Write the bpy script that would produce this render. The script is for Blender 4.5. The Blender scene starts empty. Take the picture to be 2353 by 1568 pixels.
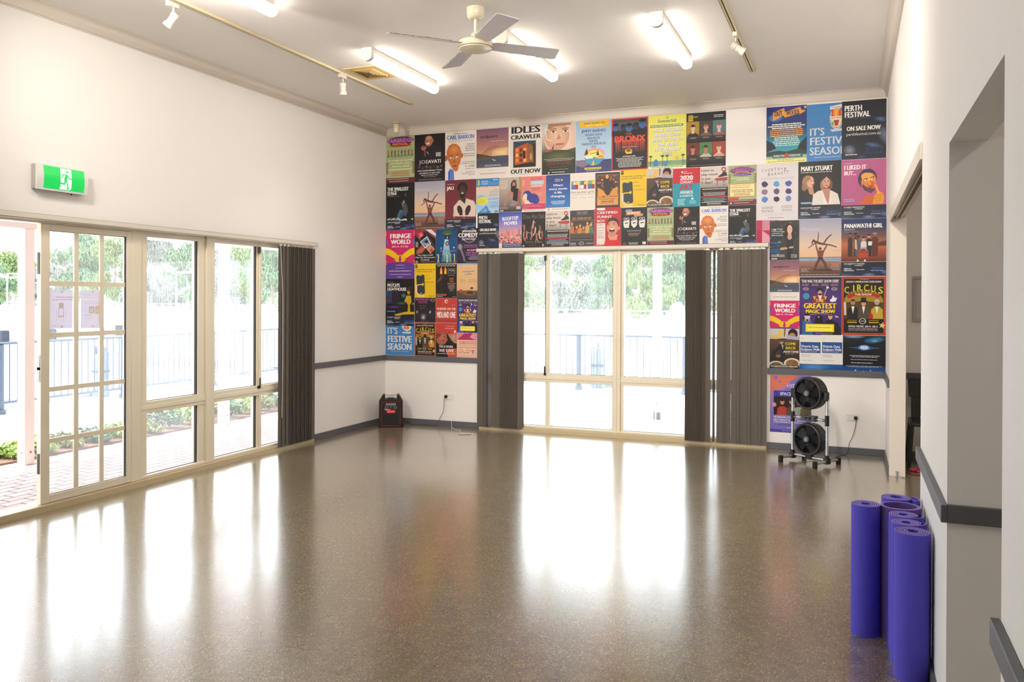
SKY, SUN, TUBE, HAZE, FR0, FR1, EXPO = 2.4, 3.4, 7.2, .055, .20, .24, 1.27
FILL_SPOT = 66
import bpy, bmesh, math, random
from mathutils import Vector, Matrix, Euler
PI = math.pi
S = bpy.context.scene
COL = S.collection
# ------------------------------------------------------------------ camera
cam = bpy.data.cameras.new('camera'); co = bpy.data.objects.new('camera', cam); COL.objects.link(co)
f2 = Vector((-0.377761, 0.92589389, -0.00413921)); r3 = Vector((0.92588781, 0.37777669, 0.00406595)); u3 = Vector((-0.00532833, 0.00229648, 0.99998317))
M = Matrix(((r3.x, u3.x, -f2.x, 5.53863), (r3.y, u3.y, -f2.y, -9.28335), (r3.z, u3.z, -f2.z, 1.6), (0, 0, 0, 1)))
co.matrix_world = M
cam.sensor_width = 36; cam.lens = 1914.65 / 2353 * 36; cam.shift_y = -(784 - 692.28) / 2353
cam.clip_start = .05; cam.clip_end = 600
S.camera = co
# ------------------------------------------------------------------ light
S.view_settings.view_transform = 'Standard'; S.view_settings.look = 'None'
S.view_settings.gamma = 1; S.view_settings.use_curve_mapping = False
S.view_settings.exposure = EXPO
w = bpy.data.worlds.new('sky'); S.world = w; w.use_nodes = True
nt = w.node_tree; bg = nt.nodes['Background']
bg.inputs[0].default_value = (.88, .94, 1, 1); bg.inputs[1].default_value = SKY
sl = bpy.data.lights.new('sun', 'SUN'); sl.energy = SUN; sl.angle = math.radians(3); sl.color = (1, .96, .9)
so = bpy.data.objects.new('sun', sl); COL.objects.link(so)
so.rotation_euler = Vector((-.55, -.5, 1.5)).to_track_quat('Z', 'Y').to_euler()

# ------------------------------------------------------------------ materials
def lin(c):
    c = c / 255.0
    return c / 12.92 if c <= .04045 else ((c + .055) / 1.055) ** 2.4
def rgb(h):
    if isinstance(h, (tuple, list)): return tuple(lin(x) for x in h[:3])
    h = h.lstrip('#')
    if len(h) == 3: h = ''.join(x * 2 for x in h)
    return tuple(lin(int(h[i:i + 2], 16)) for i in (0, 2, 4))
def mat(name, col, rough=.5, metal=0, spec=.5, emit=None, es=0, noise=0, nscale=20, bump=0, bscale=60, trans=0, coat=0):
    m = bpy.data.materials.new(name); m.use_nodes = True
    n = m.node_tree.nodes; l = m.node_tree.links; b = n['Principled BSDF']
    c = (*rgb(col), 1)
    b.inputs['Base Color'].default_value = c; b.inputs['Roughness'].default_value = rough
    b.inputs['Metallic'].default_value = metal; b.inputs['Specular IOR Level'].default_value = spec
    b.inputs['Coat Weight'].default_value = coat
    tc = n.new('ShaderNodeTexCoord')
    if emit:
        b.inputs['Emission Color'].default_value = (*rgb(emit), 1); b.inputs['Emission Strength'].default_value = es
    if noise:
        t = n.new('ShaderNodeTexNoise'); t.inputs['Scale'].default_value = nscale; t.inputs['Detail'].default_value = 4
        mx = n.new('ShaderNodeMix'); mx.data_type = 'RGBA'
        mx.inputs[6].default_value = tuple(x * (1 - noise) for x in c[:3]) + (1,); mx.inputs[7].default_value = tuple(min(1, x * (1 + noise)) for x in c[:3]) + (1,)
        l.new(tc.outputs['Object'], t.inputs['Vector']); l.new(t.outputs['Fac'], mx.inputs[0]); l.new(mx.outputs[2], b.inputs['Base Color'])
    if bump:
        t = n.new('ShaderNodeTexNoise'); t.inputs['Scale'].default_value = bscale; t.inputs['Detail'].default_value = 3
        bp = n.new('ShaderNodeBump'); bp.inputs['Strength'].default_value = bump; bp.inputs['Distance'].default_value = .01
        l.new(tc.outputs['Object'], t.inputs['Vector']); l.new(t.outputs['Fac'], bp.inputs['Height']); l.new(bp.outputs[0], b.inputs['Normal'])
    if trans:
        ts = n.new('ShaderNodeBsdfTranslucent'); ts.inputs[0].default_value = c
        ms = n.new('ShaderNodeMixShader'); ms.inputs[0].default_value = trans
        l.new(b.outputs[0], ms.inputs[1]); l.new(ts.outputs[0], ms.inputs[2]); l.new(ms.outputs[0], n['Material Output'].inputs[0])
    return m
MT = {}
def mk(k, *a, **kw): MT[k] = mat(k, *a, **kw)
mk('wall_paint', (236, 232, 228), .55, spec=.3, noise=.015, nscale=3, bump=.04, bscale=40)
mk('ceiling_paint', (240, 236, 232), .7, spec=.2, noise=.02, nscale=1.5)
mk('cornice_paint', (222, 213, 202), .6, spec=.2)
mk('grey_trim', (92, 92, 97), .45)
mk('cream_frame', (228, 217, 194), .4, noise=.05, nscale=4)
mk('white_frame', (226, 222, 216), .4)
mk('sill', (196, 178, 142), .45, noise=.08, nscale=6)
mk('gasket', (38, 38, 42), .6)
mk('black', (16, 16, 18), .4); mk('black_satin', (20, 20, 22), .28, coat=.3); mk('black_rough', (14, 14, 15), .7)
mk('blind', (104, 96, 88), .75, noise=.06, nscale=40, trans=.12)
mk('track_white', (214, 206, 194), .4)
mk('track_cream', (226, 212, 176), .4); mk('slot', (92, 74, 50), .6)
mk('fixture_white', (212, 206, 196), .45)
mk('fan_cream', (222, 214, 184), .3, coat=.3); mk('fan_blade', (196, 190, 192), .5, noise=.06, nscale=12); mk('fan_dust', (120, 104, 88), .9)
mk('tube_glow', (255, 255, 255), .5, emit=(255, 245, 230), es=TUBE)
mk('spot_glow', (255, 250, 230), .5, emit=(255, 240, 200), es=2.0)
mk('vent_beige', (220, 190, 130), .5); mk('vent_dark', (70, 54, 34), .8)
mk('alu', (205, 207, 212), .25, metal=.85); mk('alu_grey', (150, 150, 152), .4, metal=.3)
mk('hub_badge', (108, 122, 140), .35)
mk('radio_red', (116, 22, 26), .4); mk('radio_badge', (214, 36, 36), .35); mk('radio_screen', (120, 124, 128), .3); mk('white_print', (232, 228, 224), .5)
mk('plastic_white', (232, 228, 220), .35); mk('plastic_grey', (190, 186, 178), .5)
mk('phone_back', (188, 150, 136), .3); mk('cable_white', (225, 222, 216), .5)
mk('sign_white', (214, 218, 212), .35); mk('sign_grey', (176, 170, 164), .5)
mk('sign_green', (0, 150, 62), .3, emit=(10, 190, 80), es=.35); mk('sign_light', (232, 240, 228), .3, emit=(230, 245, 225), es=.3)
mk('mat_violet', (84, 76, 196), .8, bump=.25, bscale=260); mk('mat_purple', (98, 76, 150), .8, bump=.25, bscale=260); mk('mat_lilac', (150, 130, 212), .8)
mk('notice_paper', (228, 225, 236), .7, trans=.45); mk('notice_ink', (186, 182, 196), .8); mk('notice_orange', (234, 206, 188), .8); mk('notice_tan', (204, 198, 196), .8)
mk('chair_black', (24, 25, 32), .45, coat=.2); mk('pink', (200, 30, 84), .6); mk('olive', (120, 104, 80), .8)
mk('picture_frame', (176, 168, 164), .4); mk('picture_art', (190, 186, 188), .3)
mk('brick_far', (200, 200, 200), .8)
mk('post_paint', (226, 216, 212), .6, noise=.02); mk('rust', (176, 98, 60), .8)
mk('rail_steel', (66, 76, 92), .5); mk('timber_blue', (112, 124, 146), .8, noise=.25, nscale=14); mk('block_dark', (34, 38, 50), .8, noise=.2, nscale=3); mk('block_blue', (120, 136, 156), .8, noise=.3, nscale=4)
mk('white_fence', (235, 235, 232), .6); mk('concrete_pale', (226, 226, 226), .9, noise=.03, nscale=2); mk('kerb_dark', (150, 150, 160), .9)
mk('leaf_a', (148, 176, 96), .7, noise=.3, nscale=5); mk('leaf_b', (92, 124, 90), .7, noise=.3, nscale=5); mk('leaf_c', (126, 134, 84), .7, noise=.3, nscale=5)
mk('tree_a', (98, 122, 90), .8, noise=.35, nscale=.8); mk('tree_b', (114, 130, 84), .8, noise=.35, nscale=.8); mk('tree_c', (120, 126, 116), .8, noise=.3, nscale=.8)
mk('bark', (150, 140, 130), .9, noise=.2, nscale=6); mk('mulch', (120, 96, 84), .95, noise=.4, nscale=25)
mk('roof', (220, 220, 218), .7)

def glass_mat():
    m = bpy.data.materials.new('window_glass'); m.use_nodes = True; n = m.node_tree.nodes; l = m.node_tree.links
    for x in list(n):
        if x.type == 'BSDF_PRINCIPLED': n.remove(x)
    t = n.new('ShaderNodeBsdfTransparent'); t.inputs[0].default_value = (.97, .985, .98, 1)
    g = n.new('ShaderNodeBsdfGlossy'); g.inputs['Roughness'].default_value = .02
    lw = n.new('ShaderNodeLayerWeight'); lw.inputs[0].default_value = .5
    pw = n.new('ShaderNodeMath'); pw.operation = 'POWER'; pw.inputs[1].default_value = 5; l.new(lw.outputs['Facing'], pw.inputs[0])
    f = n.new('ShaderNodeMath'); f.operation = 'MULTIPLY_ADD'; f.inputs[1].default_value = .93; f.inputs[2].default_value = .035; l.new(pw.outputs[0], f.inputs[0])
    ms = n.new('ShaderNodeMixShader'); l.new(f.outputs[0], ms.inputs[0]); l.new(t.outputs[0], ms.inputs[1]); l.new(g.outputs[0], ms.inputs[2])
    d = n.new('ShaderNodeBsdfTranslucent'); d.inputs[0].default_value = (.95, .97, 1, 1)
    m2 = n.new('ShaderNodeMixShader'); m2.inputs[0].default_value = HAZE
    l.new(ms.outputs[0], m2.inputs[1]); l.new(d.outputs[0], m2.inputs[2]); l.new(m2.outputs[0], n['Material Output'].inputs[0])
    return m
MT['glass'] = glass_mat()

def floor_mat():
    m = bpy.data.materials.new('polished_concrete'); m.use_nodes = True; n = m.node_tree.nodes; l = m.node_tree.links; b = n['Principled BSDF']
    tc = n.new('ShaderNodeTexCoord')
    def noise(s, d=4, r=.5):
        t = n.new('ShaderNodeTexNoise'); t.inputs['Scale'].default_value = s; t.inputs['Detail'].default_value = d; t.inputs['Roughness'].default_value = r
        l.new(tc.outputs['Object'], t.inputs['Vector']); return t
    def ramp(src, stops):
        r = n.new('ShaderNodeValToRGB'); e = r.color_ramp.elements
        while len(e) < len(stops): e.new(.5)
        for k, (p, c) in enumerate(stops): e[k].position = p; e[k].color = (*(rgb(c) if not isinstance(c, (int, float)) else (c,) * 3), 1)
        l.new(src, r.inputs[0]); return r
    def mix(fac, a, bb, mode='MIX'):
        x = n.new('ShaderNodeMix'); x.data_type = 'RGBA'; x.blend_type = mode
        for s, i in ((fac, 0), (a, 6), (bb, 7)):
            if hasattr(s, 'is_linked') or hasattr(s, 'links'): l.new(s, x.inputs[i])
            else: x.inputs[i].default_value = s
        return x.outputs[2]
    big = ramp(noise(.55, 3).outputs['Fac'], [(.3, (112, 99, 74)), (.5, (128, 114, 87)), (.7, (142, 124, 96))])
    mid = ramp(noise(9, 5, .65).outputs['Fac'], [(.3, (92, 80, 59)), (.7, (156, 139, 108))])
    c = mix(.45, big.outputs[0], mid.outputs[0])
    def chips(scale, thr, col, jit):
        v = n.new('ShaderNodeTexVoronoi'); v.feature = 'F1'; v.inputs['Scale'].default_value = scale
        l.new(tc.outputs['Object'], v.inputs['Vector'])
        sep = n.new('ShaderNodeSeparateColor'); l.new(v.outputs['Color'], sep.inputs[0])
        pick = n.new('ShaderNodeMath'); pick.operation = 'GREATER_THAN'; pick.inputs[1].default_value = jit; l.new(sep.outputs[0], pick.inputs[0])
        near = n.new('ShaderNodeMath'); near.operation = 'LESS_THAN'; near.inputs[1].default_value = thr; l.new(v.outputs['Distance'], near.inputs[0])
        mm = n.new('ShaderNodeMath'); mm.operation = 'MULTIPLY'; l.new(pick.outputs[0], mm.inputs[0]); l.new(near.outputs[0], mm.inputs[1])
        m3_ = n.new('ShaderNodeMath'); m3_.operation = 'MULTIPLY'; m3_.inputs[1].default_value = .65; l.new(mm.outputs[0], m3_.inputs[0]); return m3_.outputs[0], (*rgb(col), 1)
    for a in ((150, .36, (196, 184, 160), .62), (95, .3, (206, 194, 172), .8), (120, .34, (62, 54, 46), .72), (60, .26, (84, 70, 60), .8), (45, .22, (190, 160, 132), .88)):
        fct, cc = chips(*a); c = mix(fct, c, cc)
    # hairline cracks: distance to two straight lines
    sx = n.new('ShaderNodeSeparateXYZ'); l.new(tc.outputs['Object'], sx.inputs[0])
    wob = noise(3, 4)
    for (x0, y0, x1, y1) in CRACKS:
        L = math.hypot(x1 - x0, y1 - y0); nx, ny = -(y1 - y0) / L, (x1 - x0) / L; tx, ty = (x1 - x0) / L, (y1 - y0) / L
        def M2(op, a, b2):
            q = n.new('ShaderNodeMath'); q.operation = op
            for s, i in ((a, 0), (b2, 1)):
                if isinstance(s, (int, float)): q.inputs[i].default_value = s
                else: l.new(s, q.inputs[i])
            return q.outputs[0]
        d = M2('ADD', M2('MULTIPLY', sx.outputs[0], nx), M2('MULTIPLY', sx.outputs[1], ny)); d = M2('SUBTRACT', d, x0 * nx + y0 * ny)
        d = M2('ADD', d, M2('MULTIPLY', M2('SUBTRACT', wob.outputs['Fac'], .5), .05))
        s = M2('SUBTRACT', M2('ADD', M2('MULTIPLY', sx.outputs[0], tx), M2('MULTIPLY', sx.outputs[1], ty)), x0 * tx + y0 * ty)
        near = M2('LESS_THAN', M2('ABSOLUTE', d, 0), .003); ins = M2('MULTIPLY', M2('GREATER_THAN', s, 0), M2('LESS_THAN', s, L))
        c = mix(M2('MULTIPLY', M2('MULTIPLY', near, ins), .55), c, (*rgb((80, 70, 62)), 1))
    l.new(c, b.inputs['Base Color'])
    rr = ramp(noise(2.2, 4).outputs['Fac'], [(.3, FR0), (.7, FR1)]); l.new(rr.outputs[0], b.inputs['Roughness'])
    b.inputs['IOR'].default_value = 1.55; b.inputs['Specular IOR Level'].default_value = .5
    b.inputs['Coat Weight'].default_value = 1.0; b.inputs['Coat Roughness'].default_value = .17; b.inputs['Coat IOR'].default_value = 1.85
    return m
CRACKS = [(3.9, -5.2, 4.0, -3.7), (4.75, -4.4, 4.83, -3.9)]
MT['floor'] = floor_mat()

def brick_mat():
    m = bpy.data.materials.new('brick_paving'); m.use_nodes = True; n = m.node_tree.nodes; l = m.node_tree.links; b = n['Principled BSDF']
    tc = n.new('ShaderNodeTexCoord'); mp = n.new('ShaderNodeMapping'); mp.inputs['Rotation'].default_value = (0, 0, math.radians(90)); l.new(tc.outputs['Object'], mp.inputs[0])
    t = n.new('ShaderNodeTexBrick'); l.new(mp.outputs[0], t.inputs['Vector']); t.inputs['Scale'].default_value = 1
    t.inputs['Brick Width'].default_value = .23; t.inputs['Row Height'].default_value = .115; t.inputs['Mortar Size'].default_value = .007; t.inputs['Mortar Smooth'].default_value = .1
    t.inputs['Color1'].default_value = (*rgb((206, 178, 174)), 1); t.inputs['Color2'].default_value = (*rgb((190, 160, 156)), 1); t.inputs['Mortar'].default_value = (*rgb((84, 70, 80)), 1)
    l.new(t.outputs['Color'], b.inputs['Base Color']); b.inputs['Roughness'].default_value = .9
    return m
MT['brick'] = brick_mat()

# ------------------------------------------------------------------ mesh builder
class MB:
    def __init__(s): s.v = []; s.f = []; s.m = []
    def add(s, vs, fs, mi=0):
        o = len(s.v); s.v += [tuple(x) for x in vs]; s.f += [tuple(o + i for i in q) for q in fs]; s.m += [mi] * len(fs); return s
    def box(s, a, b, mi=0):
        x0, y0, z0 = (min(a[i], b[i]) for i in range(3)); x1, y1, z1 = (max(a[i], b[i]) for i in range(3))
        return s.add([(x0, y0, z0), (x1, y0, z0), (x1, y1, z0), (x0, y1, z0), (x0, y0, z1), (x1, y0, z1), (x1, y1, z1), (x0, y1, z1)],
                     [(0, 3, 2, 1), (4, 5, 6, 7), (0, 1, 5, 4), (1, 2, 6, 5), (2, 3, 7, 6), (3, 0, 4, 7)], mi)
    def obox(s, c, ax, ay, az, mi=0):   # oriented box: half axes
        c = Vector(c); ax = Vector(ax); ay = Vector(ay); az = Vector(az)
        vs = [c + ax * i + ay * j + az * k for k in (-1, 1) for (i, j) in ((-1, -1), (1, -1), (1, 1), (-1, 1))]
        return s.add(vs, [(0, 3, 2, 1), (4, 5, 6, 7), (0, 1, 5, 4), (1, 2, 6, 5), (2, 3, 7, 6), (3, 0, 4, 7)], mi)
    def lathe(s, c, axis, prof, n=24, mi=0, cap=True):  # prof: (r, h) along axis
        c = Vector(c); a = Vector(axis).normalized(); t = a.orthogonal().normalized(); b = a.cross(t)
        vs = []; fs = []
        for r, h in prof:
            for k in range(n):
                q = 2 * PI * k / n; vs.append(c + a * h + (t * math.cos(q) + b * math.sin(q)) * r)
        for i in range(len(prof) - 1):
            for k in range(n): k2 = (k + 1) % n; fs.append((i * n + k, i * n + k2, (i + 1) * n + k2, (i + 1) * n + k))
        if cap: fs.append(tuple(reversed(range(n)))); fs.append(tuple((len(prof) - 1) * n + k for k in range(n)))
        return s.add(vs, fs, mi)
    def cyl(s, p0, p1, r, n=12, mi=0, r1=None):
        p0 = Vector(p0); p1 = Vector(p1); return s.lathe(p0, p1 - p0, [(r, 0), (r if r1 is None else r1, (p1 - p0).length)], n, mi)
    def tube(s, pts, r, n=8, mi=0):
        P = [Vector(p) for p in pts]; vs = []; fs = []; up = None
        for i, p in enumerate(P):
            d = (P[min(i + 1, len(P) - 1)] - P[max(i - 1, 0)]).normalized()
            t = d.orthogonal().normalized() if up is None else (up - d * up.dot(d)).normalized(); up = t; b = d.cross(t)
            rr = r[i] if isinstance(r, (list, tuple)) else r
            for k in range(n): q = 2 * PI * k / n; vs.append(p + (t * math.cos(q) + b * math.sin(q)) * rr)
        for i in range(len(P) - 1):
            for k in range(n): k2 = (k + 1) % n; fs.append((i * n + k, i * n + k2, (i + 1) * n + k2, (i + 1) * n + k))
        fs.append(tuple(reversed(range(n)))); fs.append(tuple((len(P) - 1) * n + k for k in range(n)))
        return s.add(vs, fs, mi)
    def prism(s, poly, fa, fb, mi=0):  # fa, fb map 2d -> 3d for the two ends
        n = len(poly); vs = [fa(p) for p in poly] + [fb(p) for p in poly]
        return s.add(vs, [tuple(range(n)), tuple(range(2 * n - 1, n - 1, -1))] + [(i, n + i, n + (i + 1) % n, (i + 1) % n) for i in range(n)], mi)
def tag(o, label=None, cat=None, group=None, kind=None):
    if label: o['label'] = label
    if cat: o['category'] = cat
    if group: o['group'] = group
    if kind: o['kind'] = kind
    return o
def obj(name, mb, mats, parent=None, smooth=35, bev=0, loc=None, fix=True):
    me = bpy.data.meshes.new(name); me.from_pydata(mb.v, [], mb.f)
    for k in (mats if isinstance(mats, (list, tuple)) else [mats]): me.materials.append(MT[k])
    for p, mi in zip(me.polygons, mb.m): p.material_index = mi
    if fix:
        bm = bmesh.new(); bm.from_mesh(me); bmesh.ops.recalc_face_normals(bm, faces=bm.faces); bm.to_mesh(me); bm.free()
    if smooth:
        me.polygons.foreach_set('use_smooth', [True] * len(me.polygons)); me.set_sharp_from_angle(angle=math.radians(smooth))
    o = bpy.data.objects.new(name, me); COL.objects.link(o)
    if parent: o.parent = parent; 
    if bev:
        md = o.modifiers.new('bevel', 'BEVEL'); md.width = bev; md.segments = 2; md.limit_method = 'ANGLE'; md.angle_limit = math.radians(40)
    if loc: o.location = loc
    return o
def struct(name, mb, mats, **k):
    o = obj(name, mb, mats, **k); o['kind'] = 'structure'; return o
def empty(name, label=None, cat=None, group=None, loc=(0, 0, 0), kind=None):
    o = bpy.data.objects.new(name, None); COL.objects.link(o); o.location = loc; o.empty_display_size = .1
    return tag(o, label, cat, group, kind)
def part(name, mb, mats, root, **k):   # geometry given in world coordinates, parented to an empty at root.location
    L = Vector((0, 0, 0)); q = root
    while q: L += q.location; q = q.parent
    mb.v = [(x - L.x, y - L.y, z - L.z) for x, y, z in mb.v]
    o = obj(name, mb, mats, **k); o.parent = root; return o
def copy_tree(o, parent=None):
    c = o.copy(); COL.objects.link(c)
    if parent: c.parent = parent
    for ch in list(o.children): copy_tree(ch, c)
    return c
random.seed(7)
W = 5.861; CZ = 3.745; T = .12
# ------------------------------------------------------------------ the room shell
struct('floor', MB().box((0, -12, -.1), (W, 0, 0)).box((W, -12, -.1), (10, 0, 0)).box((-.12, -12, -.1), (0, 0, 0)).box((0, 0, -.1), (W, .12, 0)), 'floor', smooth=0)
struct('ceiling', MB().box((-.12, -12.12, CZ), (W + T, .12, CZ + .1)), 'ceiling_paint', smooth=0)
struct('wall_left', MB().box((-.12, -1.56, 0), (0, .12, CZ)).box((-.12, -7.72, 2.17), (0, -1.56, CZ)).box((-.12, -8.6, 0), (0, -7.72, CZ)).box((-.12, -10.9, 2.17), (0, -8.6, CZ)).box((-.12, -12.12, 0), (0, -10.9, CZ)), 'wall_paint', smooth=0)
struct('wall_back', MB().box((0, 0, 0), (1.33, .12, CZ)).box((4.70, 0, 0), (W, .12, CZ)).box((1.33, 0, 2.17), (4.70, .12, CZ)), 'wall_paint', smooth=0)
struct('wall_right', MB().box((W, -1.0, 0), (W + T, .12, CZ)).box((W, -4.64, 2.38), (W + T, -1.0, CZ)).box((W, -5.9, 0), (W + T, -4.64, CZ)).box((W, -7.08, 2.165), (W + T, -5.9, CZ)).box((W, -12.12, 0), (W + T, -7.08, CZ)), 'wall_paint', smooth=0)
struct('wall_rear', MB().box((0, -12.12, 0), (W, -12, CZ)), 'wall_paint', smooth=0)
# adjoining rooms beyond the right wall
struct('wall_side_back', MB().box((W + T, 0, 0), (10, .12, 3.0)), 'wall_paint', smooth=0)
struct('wall_partition', MB().box((W + T, -5.9, 0), (10, -5.78, 3.0)), 'wall_paint', smooth=0)
struct('wall_side_right', MB().box((10, -12.12, 0), (10.12, .12, 3.0)), 'wall_paint', smooth=0)
struct('wall_side_rear', MB().box((W + T, -12.12, 0), (10, -12, 3.0)), 'wall_paint', smooth=0)
struct('ceiling_side', MB().box((W + T, -12.12, 3.0), (10.12, .12, 3.1)), 'ceiling_paint', smooth=0)
# cove cornice and picture rail
def cove(pts):
    return pts
cp = [(0, 0), (.012, 0), (.02, .035), (.04, .062), (.068, .075), (.085, .078), (.085, .083), (0, .083)]
zb = CZ - .083
m = MB()
m.prism(cp, lambda p: (p[0], -12, zb + p[1]), lambda p: (p[0], -p[0], zb + p[1]))
m.prism(cp, lambda p: (p[0], -p[0], zb + p[1]), lambda p: (W - p[0], -p[0], zb + p[1]))
m.prism(cp, lambda p: (W - p[0], -12, zb + p[1]), lambda p: (W - p[0], -p[0], zb + p[1]))
struct('trim_1', m, 'cornice_paint', smooth=50)
m = MB()
for z0, z1, d in ((3.652, 3.660, .011),):
    m.box((0, -12, z0), (d, 0, z1)).box((0, -d, z0), (W, 0, z1)).box((W - d, -12, z0), (W, 0, z1))
struct('trim_2', m, 'cornice_paint', smooth=0)
m = MB()
m.box((0, -12, 3.657), (.004, 0, 3.663)); m.box((0, -.004, 3.657), (W, 0, 3.663)); m.box((W - .004, -12, 3.657), (W, 0, 3.663))
# chair rail and skirting, a run per wall
def runs(prefix, z0, z1, d):
    R = {'left': MB().box((0, -1.56, z0), (d, 0, z1)).box((0, -8.6, z0), (d, -7.72, z1)),
         'back': MB().box((0, -d, z0), (1.325, 0, z1)).box((4.705, -d, z0), (W, 0, z1)),
         'right_far': MB().box((W - d, -1.0, z0), (W, 0, z1)),
         'right_middle': MB().box((W - d, -5.9 - d, z0), (W, -4.625, z1)).box((W, -5.9 - d, z0), (9.98, -5.9, z1)),
         'right_near': MB().box((W - d, -12, z0), (W, -7.065, z1)),
         'side_room': MB().box((W + T, -d, z0), (10, 0, z1))}
    for k, mb in R.items(): struct(prefix + '_' + k, mb, 'grey_trim', smooth=0, bev=.003)
runs('trim_chair_rail', .796, .860, .022)
runs('baseboard', 0, .068, .016)

# ------------------------------------------------------------------ windows and doors
def L3(u, d, z): return (-d, u, z)
def B3(u, d, z): return (u, d, z)
def bx(mb, F, u0, u1, d0, d1, z0, z1, mi=0): return mb.box(F(u0, d0, z0), F(u1, d1, z1), mi)
def window(n, F, u0, u1, panes, posts, handles=(), cream='cream_frame'):
    """panes (ua, ub, za, zb); posts (ua, ub, d0): upright members"""
    r = empty('window_%d' % n, kind='structure')
    m = MB()
    bx(m, F, u0, u1, .015, .10, 2.105, 2.17); bx(m, F, u0, u1, .015, .10, .60, .70); bx(m, F, u0, u1, .005, .10, .05, .075)
    bx(m, F, u0, u1, .008, .05, .632, .668)
    for a, b, d in posts: bx(m, F, a, b, d, .10, .05, 2.17)
    obj('window_frame', m, cream, r, bev=.004)
    for a, b, za, zb in panes:
        g = MB(); bx(g, F, a, b, .058, .062, za, zb); obj('pane', g, 'glass', r, smooth=0)
    k = MB()
    for a, b, za, zb in panes:
        bx(k, F, b - .012, b, .035, .057, za, zb); bx(k, F, a, b, .045, .057, za, za + .004)
    obj('gasket', k, 'gasket', r, smooth=0)
    for (u, z) in handles:
        h = MB(); bx(h, F, u - .012, u + .012, -.002, .016, z - .06, z - .03); bx(h, F, u - .006, u + .006, -.016, -.002, z - .05, z + .05); bx(h, F, u - .012, u + .012, -.004, .016, 2.04, 2.10)
        obj('window_latch', h, 'black', r, bev=.003)
    return r
window(1, L3, -4.07, -3.13, [(-3.894, -3.286, .70, 2.105), (-3.894, -3.286, .075, .60)], [(-4.07, -3.965, .0), (-3.965, -3.894, .012), (-3.286, -3.20, .02), (-3.20, -3.13, .0)])
window(2, L3, -3.13, -1.56, [(-3.089, -2.468, .70, 2.105), (-2.408, -1.62, .70, 2.105), (-3.089, -2.468, .075, .60), (-2.468, -1.62, .075, .60)], [(-3.13, -3.089, .004), (-2.468, -2.44, .025), (-2.44, -2.408, .012), (-1.62, -1.56, .01)], handles=[(-2.455, .73)])
window(3, B3, 1.33, 3.05, [(1.38, 2.174, .70, 2.105), (2.228, 3.0, .70, 2.105), (1.38, 2.19, .075, .60), (2.215, 3.0, .075, .60)], [(1.33, 1.38, .01), (2.174, 2.228, .02), (3.0, 3.05, .0)], handles=[(2.172, .74)])
window(4, B3, 3.05, 4.70, [(3.124, 4.20, .70, 2.105), (4.24, 4.65, .70, 2.105), (3.124, 4.20, .075, .60), (4.24, 4.65, .075, .60)], [(3.05, 3.09, .0), (3.09, 3.124, .02), (4.20, 4.24, .02), (4.65, 4.70, .01)])
window(5, L3, -10.9, -8.6, [(-10.84, -9.78, .70, 2.105), (-9.72, -8.66, .70, 2.105), (-10.84, -9.78, .075, .60), (-9.72, -8.66, .075, .60)], [(-10.9, -10.84, .01), (-9.78, -9.72, .02), (-8.66, -8.6, .01)])  # unseen window behind the camera, added to let in more daylight
def door(n, F, u0, u1, lock=True):
    r = empty('door_%d' % n, kind='structure')
    s = .074; m = MB()
    bx(m, F, u0, u0 + s, 0, .045, .055, 2.135); bx(m, F, u1 - s * .7, u1, 0, .045, .055, 2.135)
    bx(m, F, u0 + s, u1 - s * .7, 0, .045, 2.088, 2.135); bx(m, F, u0 + s, u1 - s * .7, 0, .045, .055, .112)
    obj('door_frame', m, 'cream_frame', r, bev=.003)
    a, b = u0 + s, u1 - s * .7
    g = MB(); bx(g, F, a, b, .021, .025, .112, 2.088); obj('pane', g, 'glass', r, smooth=0)
    m = MB()
    for f in (1 / 3, 2 / 3): bx(m, F, a + (b - a) * f - .02, a + (b - a) * f + .02, .008, .020, .112, 2.088)
    for z in (1.692, 1.304, .899, .513): bx(m, F, a, b, .0085, .0195, z - .018, z + .018)
    obj('glazing_bars', m, 'cream_frame', r)
    m = MB(); bx(m, F, b - .008, b, .006, .0195, .112, 2.088); bx(m, F, a, b, .012, .0195, .112, .116); bx(m, F, a, b, .012, .0195, 2.084, 2.088); obj('gasket', m, 'gasket', r, smooth=0)
    for z0, z1 in ((1.76, 1.92), (.28, .43)):
        m = MB(); bx(m, F, u0 - .004, u0, .012, .034, z0, z1); obj('bolt_plate', m, 'black', r, smooth=0)
    for z0, z1 in ((1.07, 1.13), (.98, 1.04)):
        m = MB(); bx(m, F, u0 - .004, u0, .012, .034, z0, z1); bx(m, F, u0 - .003, u0, .008, .038, z0 - .02, z1 + .03); obj('lock_plate', m, 'alu_grey', r, smooth=0)
    return r
door(1, L3, -4.905, -4.07)
door(2, L3, -7.72, -6.80)
# the second leaf pair is slid open behind door 2; head of the opening
struct('trim_3', MB().box((-.10, -7.72, 2.137), (-.0, -4.07, 2.17)), 'cream_frame', smooth=0)
m = MB(); m.box((-.14, -7.72, -.02), (.028, -1.56, .05)); m.box((-.10, -10.9, -.02), (.028, -8.6, .05))
struct('trim_4', m, 'sill', bev=.006)
struct('trim_5', MB().box((1.33, -.028, -.02), (4.70, .14, .05)), 'sill', bev=.006)
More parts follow.
